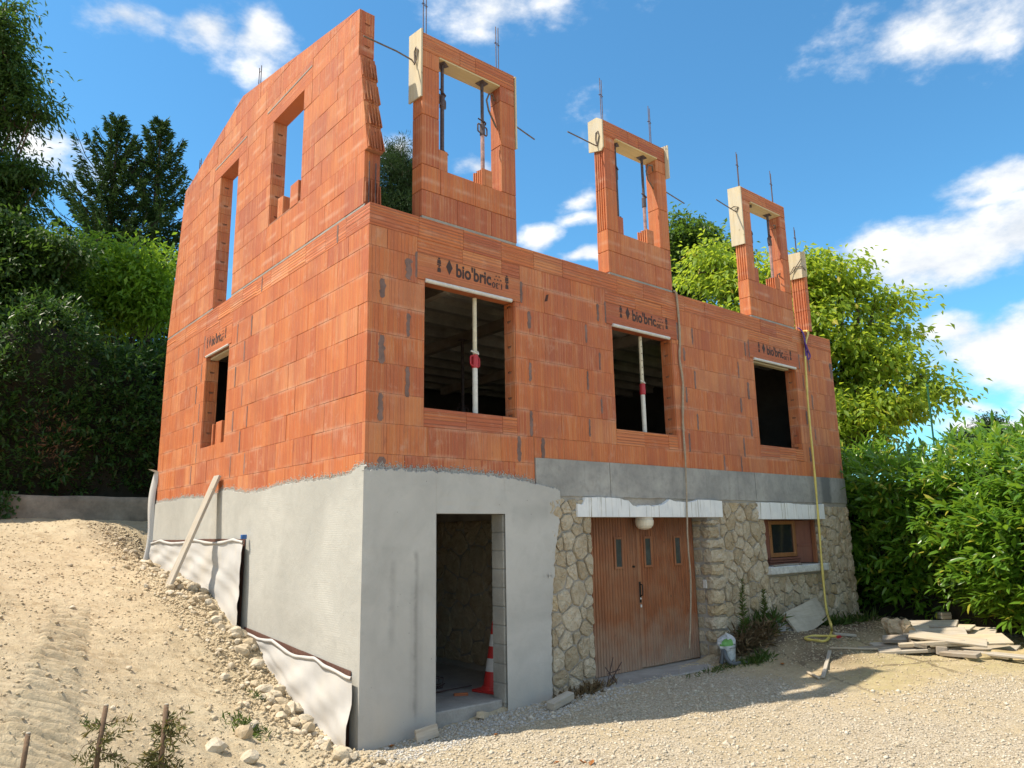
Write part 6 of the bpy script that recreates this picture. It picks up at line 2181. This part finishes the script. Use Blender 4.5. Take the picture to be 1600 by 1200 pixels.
tree('cypress_tree', 'small dark conifer top above the hedge at the right edge', 'tree', foot(1545, d, -2.0),
     [el(1547, 668, 16, 22, d), el(1545, 690, 28, 18, d), el(1578, 690, 26, 14, d), el(1510, 690, 30, 14, d)], NEEDLE_PINE, 110, 90, .16, .28, .12, spread=.32, droop=.0, shell=.1)

# --- left: tall walnut like tree at the edge, shrub under it, sumac, spruces
d = 17
tree('ash_tree', 'tall tree at the left edge with drooping feathered sprays', 'tree', foot(-190, d, -.4),
     [el(-70, 140, 95, 130, d), el(-40, 330, 80, 110, d), el(-5, 40, 42, 55, d), el(12, 130, 46, 26, d), el(20, 195, 22, 40, d), el(14, 275, 42, 36, d), el(48, 180, 28, 16, d), el(48, 272, 34, 14, d), el(18, 330, 34, 36, d), el(2, 90, 40, 40, d), el(60, 165, 16, 12, d), el(68, 280, 16, 12, d)],
     LEAF_DARK, 640, 62, .16, .32, .2, spread=.42, droop=.6, shell=.1, flat_=.34, thin=.35)
d = 15.6
tree('walnut_shrub', 'dark bushy tree at the left edge below the feathered sprays', 'tree', foot(-70, d, -.3),
     [el(30, 460, 70, 60, d), el(-20, 420, 70, 60, d), el(92, 385, 40, 16, d), el(75, 490, 50, 50, d), el(20, 385, 40, 30, d), el(112, 405, 22, 18, d), el(60, 420, 40, 22, d), el(15, 350, 30, 18, d)], LEAF_DARK, 300, 66, .15, .42, .12, spread=.42, droop=.5, shell=.1, flat_=.36, thin=.5)
d = 17.5
tree('sumac_tree', 'bright green sunlit tree in front of the spruces', 'tree', foot(190, d, -.3),
     [el(180, 455, 70, 40, d), el(150, 378, 20, 22, d), el(215, 385, 20, 24, d), el(95, 400, 26, 20, d), el(262, 405, 16, 22, d), el(205, 415, 40, 30, d), el(130, 400, 30, 22, d), el(245, 455, 40, 36, d), el(225, 462, 45, 30, d), el(135, 440, 42, 36, d), el(165, 410, 32, 26, d), el(250, 500, 34, 28, d), el(150, 500, 60, 30, d), el(238, 430, 28, 22, d), el(90, 500, 40, 30, d)], LEAF_LIGHT, 210, 66, .18, .34, .1, spread=.62, droop=.5, shell=.0, flat_=.30, thin=.4)
def spruce(label, px, top_py, d, half_px, base_py, seed, side=1.0):
    g = np.random.default_rng(seed)
    top = np.array(at(px, top_py, d))
    base = np.array([top[0], top[1], -.3])
    H_ = top[2]-base[2]
    t = thing('spruce_tree', label, 'tree', tuple(base), 0, 'spruces behind the left hedge')
    part('trunk', MB().tube([(0, 0, 0), (.03, 0, H_*.5), (0, 0, H_)], [.26, .15, .012], 9).mesh('trunk', BARK, True), t)
    mb_ = MB()
    P, Dv, Ln = [], [], []
    slope = half_px/(base_py-top_py)
    z = H_-.12
    while z > 1.2:
        dep = H_-z
        rad = min(dep*slope*1.15+.12, 2.4+g.uniform(-.2, .2))
        k = 4 if dep < 1.2 else 5
        a0 = g.uniform(0, 6.28)
        for i in range(k):
            a = a0+6.283*i/k+g.uniform(-.35, .35)
            r = rad*g.uniform(.6, 1.15)
            rise = r*(.95 if dep < 2.5 else .55) if dep < 5 else .15*r
            h = np.array([math.cos(a), math.sin(a), 0])
            pts = [np.array([0, 0, z])+h*r*s+np.array([0, 0, -.16*r*math.sin(s*2.4)+rise*s*s*1.1]) for s in (0, .35, .7, 1.0)]
            mb_.tube([Vector(p) for p in pts], [.03*(.3+r*.3), .02*(.3+r*.3), .012, .005], 4, False)
            m = int(44+120*r)
            s = g.random(m)**.75
            B = np.array([pts[0]+(pts[-1]-pts[0])*q+np.array([0, 0, -.16*r*math.sin(q*2.4)+rise*(q*q*1.1-q*1.1)]) for q in s])
            side_ = np.cross(h, [0, 0, 1])
            w = (.085*r*(1-s*.8)+.04)
            off = side_[None]*(g.uniform(-1, 1, m)*w)[:, None]+np.array([0, 0, -1.0])[None]*(np.abs(g.normal(0, .05+.03*r, m)))[:, None]
            P.append(B+off)
            Dv.append(unit(h[None]*.8+off*1.6+g.normal(0, .38, (m, 3))+np.array([0, 0, .12])))
            Ln.append(g.uniform(.10, .20, m))
        z -= .24+.05*min(dep, 4)*.5
    props(part('branches', mb_.mesh('branches', TWIG), t), kind='stuff')
    P, Dv, Ln = np.concatenate(P), np.concatenate(Dv), np.concatenate(Ln)
    leaves_part('needles', NEEDLE, t, P, Dv, Ln, Ln*.30, fold=.3, droop=.05)
    return t
spruce('dark spruce with the left one of the twin pointed tops', 186, 183, 22, 118, 470, 5)
spruce('dark spruce with the right one of the twin pointed tops, next to the gable', 253, 187, 22.5, 112, 470, 6)
# --- pine behind the house
d = 21
c0 = el(628, 290, 52, 62, d)
tree('pine_tree', 'dense green pine crown behind the house, between the gable and the nearest dormer', 'tree', foot(628, d, -1.0),
     [c0, el(615, 335, 60, 40, d), el(650, 340, 50, 40, d), el(610, 250, 28, 26, d)], NEEDLE_PINE, 420, 120, .12, .13, .22, spread=.17, droop=-.35, shell=.3, flat_=.9, radial=True)

# ---- hedges of laurel: shoots with alternating leaves, over an added dark core that blocks light
def hedge(name, label, cat, path, zb, zt, thick, nshoot, leaf, mat, seed, per=11, single=0, out_bias=.9, top_share=.22, lump=.35, group=None):
    g = np.random.default_rng(seed)
    pts = np.array(path, float)                     # front face line on plan
    seg = np.linalg.norm(np.diff(pts, axis=0), axis=1); cum = np.concatenate([[0], np.cumsum(seg)])
    def along(s):
        s = np.clip(s, 0, cum[-1]-1e-6)
        i = np.searchsorted(cum, s, side='right')-1
        f = ((s-cum[i])/seg[i])[:, None]
        p = pts[i]*(1-f)+pts[i+1]*f
        tdir = unit(pts[i+1]-pts[i])
        return p, tdir
    mid = pts.mean(0)
    t = thing(name, label, cat, (mid[0], mid[1], zb), 0, group)
    org = np.array([mid[0], mid[1], zb])
    n = nshoot
    s = g.random(n)*cum[-1]
    p, td = along(s)
    nrm = np.stack([td[:, 1], -td[:, 0]], -1)       # to the right of the path direction = outwards
    ztop = zt(s) if callable(zt) else np.full(n, zt)
    hgt = ztop-zb
    is_top = g.random(n) < top_share
    q = np.where(is_top, 1.0, g.random(n)**.9)
    bulge = lump*(fbm(s*.8+seed, q*2.2, 3)+.35*np.sin(np.clip(q, 0, 1)*math.pi)) - .30*(1-np.clip(q*5, 0, 1)) - .35*np.clip((q-.82)/.18, 0, 1)**2
    depth = np.where(is_top, g.random(n)*thick, np.abs(g.normal(0, .16, n)))
    z = zb+.12+q*(hgt-.12)+np.where(is_top, .22*fbm(s*1.3, depth*1.3+seed, 3)+g.normal(0, .07, n), g.normal(0, .05, n))
    xy = p+nrm*(bulge-depth)[:, None]
    B = np.stack([xy[:, 0], xy[:, 1], z], -1)
    o3 = np.concatenate([nrm, np.zeros((n, 1))], -1)
    Ds = unit(o3*np.where(is_top, .25, out_bias)[:, None]+np.array([0, 0, 1.0])*np.where(is_top, 1.0, .55)[:, None]+g.normal(0, .38, (n, 3)))
    k = np.arange(per)
    f = (k+.5)/per
    sl = leaf*g.uniform(1.6, 3.2, n)                  # shoot length
    LP = B[:, None, :]+Ds[:, None, :]*(sl[:, None]*f[None])[..., None]
    Sd = unit(np.cross(Ds, g.normal(0, 1, (n, 3)))); Nd = np.cross(Ds, Sd)
    ang = k*2.4+g.uniform(0, 6.28, (n, 1))
    lat = Sd[:, None, :]*np.cos(ang)[..., None]+Nd[:, None, :]*np.sin(ang)[..., None]
    op = np.linspace(1.15, .35, per)[None, :, None]
    LD = unit(lat*op+Ds[:, None, :]*.75+np.array([0, 0, -.12])+g.normal(0, .18, (n, per, 3)))
    LP, LD = LP.reshape(-1, 3), LD.reshape(-1, 3)
    m = len(LP)
    Ln = leaf*g.uniform(.5, 1.2, m)
    Wd = Ln*g.uniform(.24, .36, m)
    up = np.tile(np.array([0, 0, 1.0]), (m, 1))+np.repeat(o3, per, axis=0)*.4
    loose = np.zeros(m, bool)
    if single:                                      # the leaves that show largest are parts of their own
        v = LP-np.array(CAM)
        dep = v@np.array(CF)
        px = 800+FPX*(v@np.array(CR))/dep; py = 600-FPX*(v@np.array(CU))/dep
        dd = np.repeat(np.where(is_top, 9, depth), per)
        score = np.where((px > 0) & (px < 1590) & (py > 560) & (py < 1010) & (dd < .14), Ln/dep, 0)
        loose[np.argsort(-score)[:single]] = True
    leaves_part('foliage', mat, t, LP[~loose]-org, LD[~loose], Ln[~loose], Wd[~loose], up=up[~loose], fold=.14, droop=.16, six=True)
    if single:
        V, F = leaf_arrays(np.zeros((1, 3)), np.array([[1.0, 0, 0]]), np.array([1.0]), np.array([.35]), fold=.14, droop=.16, six=True, up=np.array([[0, 0, 9.0]]))
        me = np_mesh('leaf', V, F, mat)
        for i in np.nonzero(loose)[0]:
            x = Vector(LD[i]); u = Vector(up[i]+g.normal(0, .3, 3))
            yv = u.cross(x).normalized(); zv = x.cross(yv)
            o = part('leaf', me, t)
            sc = float(Ln[i])
            o.matrix_local = Matrix.Translation(Vector(LP[i]-org)) @ Matrix((x, yv, zv)).transposed().to_4x4() @ Matrix.Scale(sc, 4)
    # stems and the added dark core
    mb_ = MB()
    for i in g.permutation(n)[:260]:
        a = Vector(B[i]-org); b = a+Vector(Ds[i])*float(sl[i])
        mb_.tube([a-Vector(o3[i])*.5-Vector((0, 0, .3)), a, b], [.010, .007, .003], 4, False)
    props(part('stems', mb_.mesh('stems', TWIG), t), kind='stuff')
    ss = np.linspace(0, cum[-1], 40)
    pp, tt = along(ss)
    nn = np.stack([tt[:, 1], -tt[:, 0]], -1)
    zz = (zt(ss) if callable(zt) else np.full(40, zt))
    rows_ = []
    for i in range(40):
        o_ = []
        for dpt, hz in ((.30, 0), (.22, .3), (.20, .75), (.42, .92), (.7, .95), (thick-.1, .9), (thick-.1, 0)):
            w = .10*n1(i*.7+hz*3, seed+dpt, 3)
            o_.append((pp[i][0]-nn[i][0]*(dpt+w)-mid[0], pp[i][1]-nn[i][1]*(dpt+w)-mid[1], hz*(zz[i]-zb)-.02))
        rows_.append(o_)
    part('dark_core', MB().grid(rows_).mesh('dark_core', TWIG), t)  # added dark shell, blocks light and view through the hedge
    return t
hedge('laurel_hedge', 'tall glossy laurel hedge on the right, sunlit towards the plank pile', 'hedge',
      [(11.2, 9.5), (10.75, 5.0), (10.55, 1.6), (10.25, -.2), (9.85, -1.5), (9.25, -2.6), (8.55, -3.7), (7.7, -5.1)], -2.4, lambda s: .42-.28*np.clip((s-6)/6, 0, 1)+.12*np.sin(s*1.7), 2.2, 4300, .205, LEAF_LAUREL, 31, single=300, lump=.45, group=None)
hedge('laurel_hedge', 'dark shaded laurel hedge above the retaining wall on the left', 'hedge',
      [(-9, 9.75), (-5, 9.75), (-2, 9.8), (1.5, 9.9), (5, 10.4)], -.1, lambda s: 3.25+.3*np.sin(s*1.1)+.25*np.sin(s*2.7), 2.4, 5600, .15, LEAF_LAUREL_SHADE, 33, lump=.75)
# brown dead sprays in the left hedge
P, Dv = [], []
for px, py in ((75, 655), (85, 690), (100, 670), (70, 715), (60, 680), (110, 700), (95, 735)):
    c = np.array(on_y(px, py, 9.35))
    q = c+VG.normal(0, .13, (22, 3)); P.append(q); Dv.append(unit(q-c+np.array([0, -.2, .1])+VG.normal(0, .1, (22, 3))))
P, Dv = np.concatenate(P), np.concatenate(Dv)
lh = bpy.data.objects['laurel_hedge.001']
leaves_part('dead_sprays', flat('dead brown needles', (.11, .05, .02), .8, 0, .3, 9, 0), lh, P-np.array(lh.location), Dv, VG.uniform(.09, .17, len(P)), VG.uniform(.015, .03, len(P)))

# ---- retaining wall under the left hedge
m = MB()
cols = []
for i in range(121):
    x = -11+16*i/120
    zt = .02+.02*n1(x*1.5, 71, 3)
    cols.append([(x, 9.42+.02*n1(x*2+j, 72, 3)+.03*(j == 0), -.75+(zt+.75)*j/7) for j in range(8)]+[(x, 9.50, zt+.01), (x, 9.72, zt)])
m.grid(cols)
rw = props(part('retaining_wall', m.mesh('retaining_wall', RETAIN, True), None), 'low weathered retaining wall at the foot of the left hedge', 'wall')
# ivy hanging over it
P, Dv = [], []
for x0 in (-3.6, -3.2, -2.9, -2.2, -2.05, -1.9):
    for i in range(60):
        P.append((x0+VG.normal(0, .10), 9.40-abs(VG.normal(0, .03)), .1-.5*VG.random()**1.2)); Dv.append((VG.normal(0, .5), -.6, -.7))
P, Dv = np.array(P), unit(np.array(Dv))
t = thing('ivy', 'trailing ivy hanging down over the low retaining wall', 'ivy', (-2.8, 9.35, -.3))
leaves_part('leaves', LEAF_LAUREL_SHADE, t, P-np.array([-2.8, 9.35, -.3]), Dv, VG.uniform(.06, .11, len(P)), VG.uniform(.05, .09, len(P)))

# ---- green post in the hedge
a, b = at(1459, 690, 13.2), at(1449, 604, 13.2)
t = thing('post', 'thin green post leaning out of the top of the right hedge', 'post', a-Vector((0, 0, 1.2)))
part('shaft', MB().tube([(0, 0, 0), Vector((0, 0, 1.2)), b-a+Vector((0, 0, 1.2))], .016, 8).mesh('shaft', GREEN_POLE), t)
part('cap', MB().tube([b-a+Vector((0, 0, 1.2)), b-a+Vector((0, 0, 1.23))], .026, 8).mesh('cap', GREEN_POLE), t)

# ---- weeds by the stone pier
def horseweed(label, px, py, top_py, seed):
    g = np.random.default_rng(seed)
    y = -.22
    b = on_y(px, py, y)
    z0 = gz(b.x, y)
    tp = on_y(px-4, top_py, y-.03)
    h = tp.z-z0
    t = thing('weed', label, 'weed', (b.x, y, z0), 0, 'tall weeds by the stone pier')
    part('stem', MB().tube([(0, 0, 0), (.01, 0, h*.5), (tp.x-b.x, -.03, h)], [.009, .007, .003], 6).mesh('stem', STEM), t)
    n = 230
    f = g.random(n)**.8
    a = g.uniform(0, 6.28, n)
    P = np.stack([(tp.x-b.x)*f, -.03*f, h*f], -1)
    Dv = unit(np.stack([np.cos(a), np.sin(a), .75+.4*f], -1))
    Ln = (.135-.09*f)*g.uniform(.7, 1.2, n)
    leaves_part('leaves', GRASS, t, P, Dv, Ln, Ln*.13, up=np.tile([0, 0, 1.0], (n, 1)), droop=.25)
horseweed('tall narrow leaved weed nearest the garage pier', 1163, 1000, 905, 1)
horseweed('narrow leaved weed between the tall weed and the leaning board', 1197, 1000, 922, 2)
def tuft(name, label, cat, px, py, n, spread, lmin, lmax, mat, seed, world=None, lean=.45, group=None, width=.05, hgt=0.0):
    g = np.random.default_rng(seed)
    p = ground_pt(px, py, 0) if world is None else Vector((world[0], world[1], gz(*world)))
    t = thing(name, label, cat, p, 0, group)
    off = g.normal(0, 1, (n, 2))*np.array(spread)
    z = ground_h(p.x+off[:, 0], p.y+off[:, 1])-p.z
    P = np.concatenate([off, z[:, None]+g.random((n, 1))*hgt], 1)
    Dv = unit(np.concatenate([g.normal(0, lean, (n, 2)), np.abs(g.normal(.7, .3, (n, 1)))], 1))
    Ln = g.uniform(lmin, lmax, n)
    V, F = leaf_arrays(P, Dv, Ln, Ln*width, droop=.35)
    o = part('blades', np_mesh('blades', V, F, mat), t)
    props(o, kind='stuff')
    return t
tuft('dry_bush', 'tangled brown dry bush at the foot of the stone pier', 'bush', 0, 0, 1300, (.22, .09), .06, .20, DRYGRASS, 3, world=(6.02, -.30), lean=1.2, width=.018, hgt=.22)
tuft('green_weeds', 'green feathery weeds round the two tall stems', 'weed', 0, 0, 600, (.22, .07), .06, .22, GRASS, 4, world=(6.45, -.20), lean=.8, width=.035, hgt=.22)
tuft('grass_tuft', 'small green grass tuft in front of the bag by the garage door', 'grass', 0, 0, 260, (.14, .07), .05, .14, GRASS, 5, world=(5.62, -.62), lean=.6)
tuft('grass_tuft', 'thin green weeds between the leaning boards and the hose', 'grass', 0, 0, 200, (.25, .06), .08, .25, GRASS, 6, world=(8.3, -.2), lean=.6)
tuft('grass_tuft', 'dark weeds at the far stone corner of the house', 'grass', 0, 0, 200, (.3, .08), .08, .22, GRASS, 16, world=(9.3, -.25), lean=.6)
tuft('grass_tuft', 'dry grass at the foot of the left stone pier by the garage', 'grass', 0, 0, 260, (.22, .06), .05, .16, DRYGRASS, 7, world=(2.85, -.12), lean=.7)
tuft('grass_tuft', 'lone green tuft high on the dirt slope', 'grass', 163, 892, 60, (.06, .04), .03, .07, GRASS, 8, lean=.9)
tuft('grass_tuft', 'small green tuft on the slope left of the trench stones', 'grass', 272, 978, 50, (.05, .04), .03, .07, GRASS, 9, lean=.9)
tuft('grass_tuft', 'grey green weeds growing among the trench stones', 'grass', 392, 1058, 230, (.10, .10), .03, .10, GRASS, 10, lean=.9)
tuft('grass_tuft', 'bright green tuft below the weeds among the trench stones', 'grass', 402, 1088, 120, (.05, .05), .03, .08, GRASS, 11, lean=.9)
tuft('grass_tuft', 'short grass fringe along the garage threshold', 'grass', 0, 0, 160, (.35, .05), .04, .10, GRASS, 12, world=(5.0, -.45), lean=.7)

# ---- cut saplings close to the lens
def sapling(label, px, top_py, d, r, seed, leafy, fork=False, lean=(0, 0)):
    g = np.random.default_rng(seed)
    tp = np.array(at(px, top_py, d))
    bx_, by_ = tp[0]-lean[0], tp[1]-lean[1]
    z0 = gz(bx_, by_)-.03
    t = thing('cut_sapling', label, 'sapling', (bx_, by_, z0), 0, 'cut saplings in the foreground')
    b = np.array([bx_, by_, z0])
    T = tp-b
    pts = [Vector((0, 0, 0)), Vector(T*.5)+Vector((.012, .006, 0)), Vector(T*.8)+Vector((-.004, .0, 0)), Vector(T)]
    part('stem', MB().tube(pts, [r*1.3, r*1.12, r, r*.95], 10).mesh('stem', STEM, True), t)
    part('cut_end', MB().tube([Vector(T)-Vector((0, 0, .006)), Vector(T)+Vector((0, 0, .004))], [r*.97, r*.75], 10).mesh('cut_end', LATH), t)
    if fork:
        s = Vector(T)*.84
        side = -CR*.13-Vector((0, 0, .10))
        part('side_stem', MB().tube([s, s+side*.5+Vector((0, 0, -.01)), s+side+Vector((0, 0, -.12))], [r*.7, r*.6, r*.55], 8).mesh('side_stem', STEM, True), t)
    if leafy:
        mb_ = MB()
        P, Dv, Ln = [], [], []
        rt = np.array(CR)
        for i in range(leafy):
            f = g.uniform(.60, .95)
            s = T*f
            sg = 1 if i % 2 else -1
            dd = rt*sg*g.uniform(.4, 1.0)+g.normal(0, .45, 3)+np.array([0, 0, g.uniform(-.6, .25)])
            dd /= np.linalg.norm(dd)
            l = g.uniform(.03, .085)
            e = s+dd*l; e2 = e+dd*l*.4+np.array([0, 0, -.03])
            mb_.tube([Vector(s), Vector(e), Vector(e2)], [.0022, .0015, .0008], 4, False)
            for q in np.linspace(.1, 1, 14):
                c = s+(e2-s)*q
                for sd in (-1, 1):
                    nd = np.cross(dd, g.normal(0, 1, 3)); nd /= np.linalg.norm(nd)
                    P.append(c); Dv.append(dd*.6+nd*sd); Ln.append(g.uniform(.02, .036))
        part('twigs', mb_.mesh('twigs', STEM), t)
        leaves_part('needles', NEEDLE_DRY, t, np.array(P), unit(np.array(Dv)), np.array(Ln), np.array(Ln)*.2)
    return t
sapling('bare forked cut stem at the lower left corner', 44, 1146, 2.6, .009, 1, 0, True, (.02, .0))
sapling('cut stem with sparse dry needles, middle one of the three in the foreground', 166, 1102, 2.7, .009, 2, 20, False, (.06, .02))
sapling('cut stem with greener needles, rightmost of the three in the foreground', 260, 1101, 2.7, .009, 3, 40, False, (.0, .0))
print('objects', len(bpy.data.objects), 'meshes', len(bpy.data.meshes))
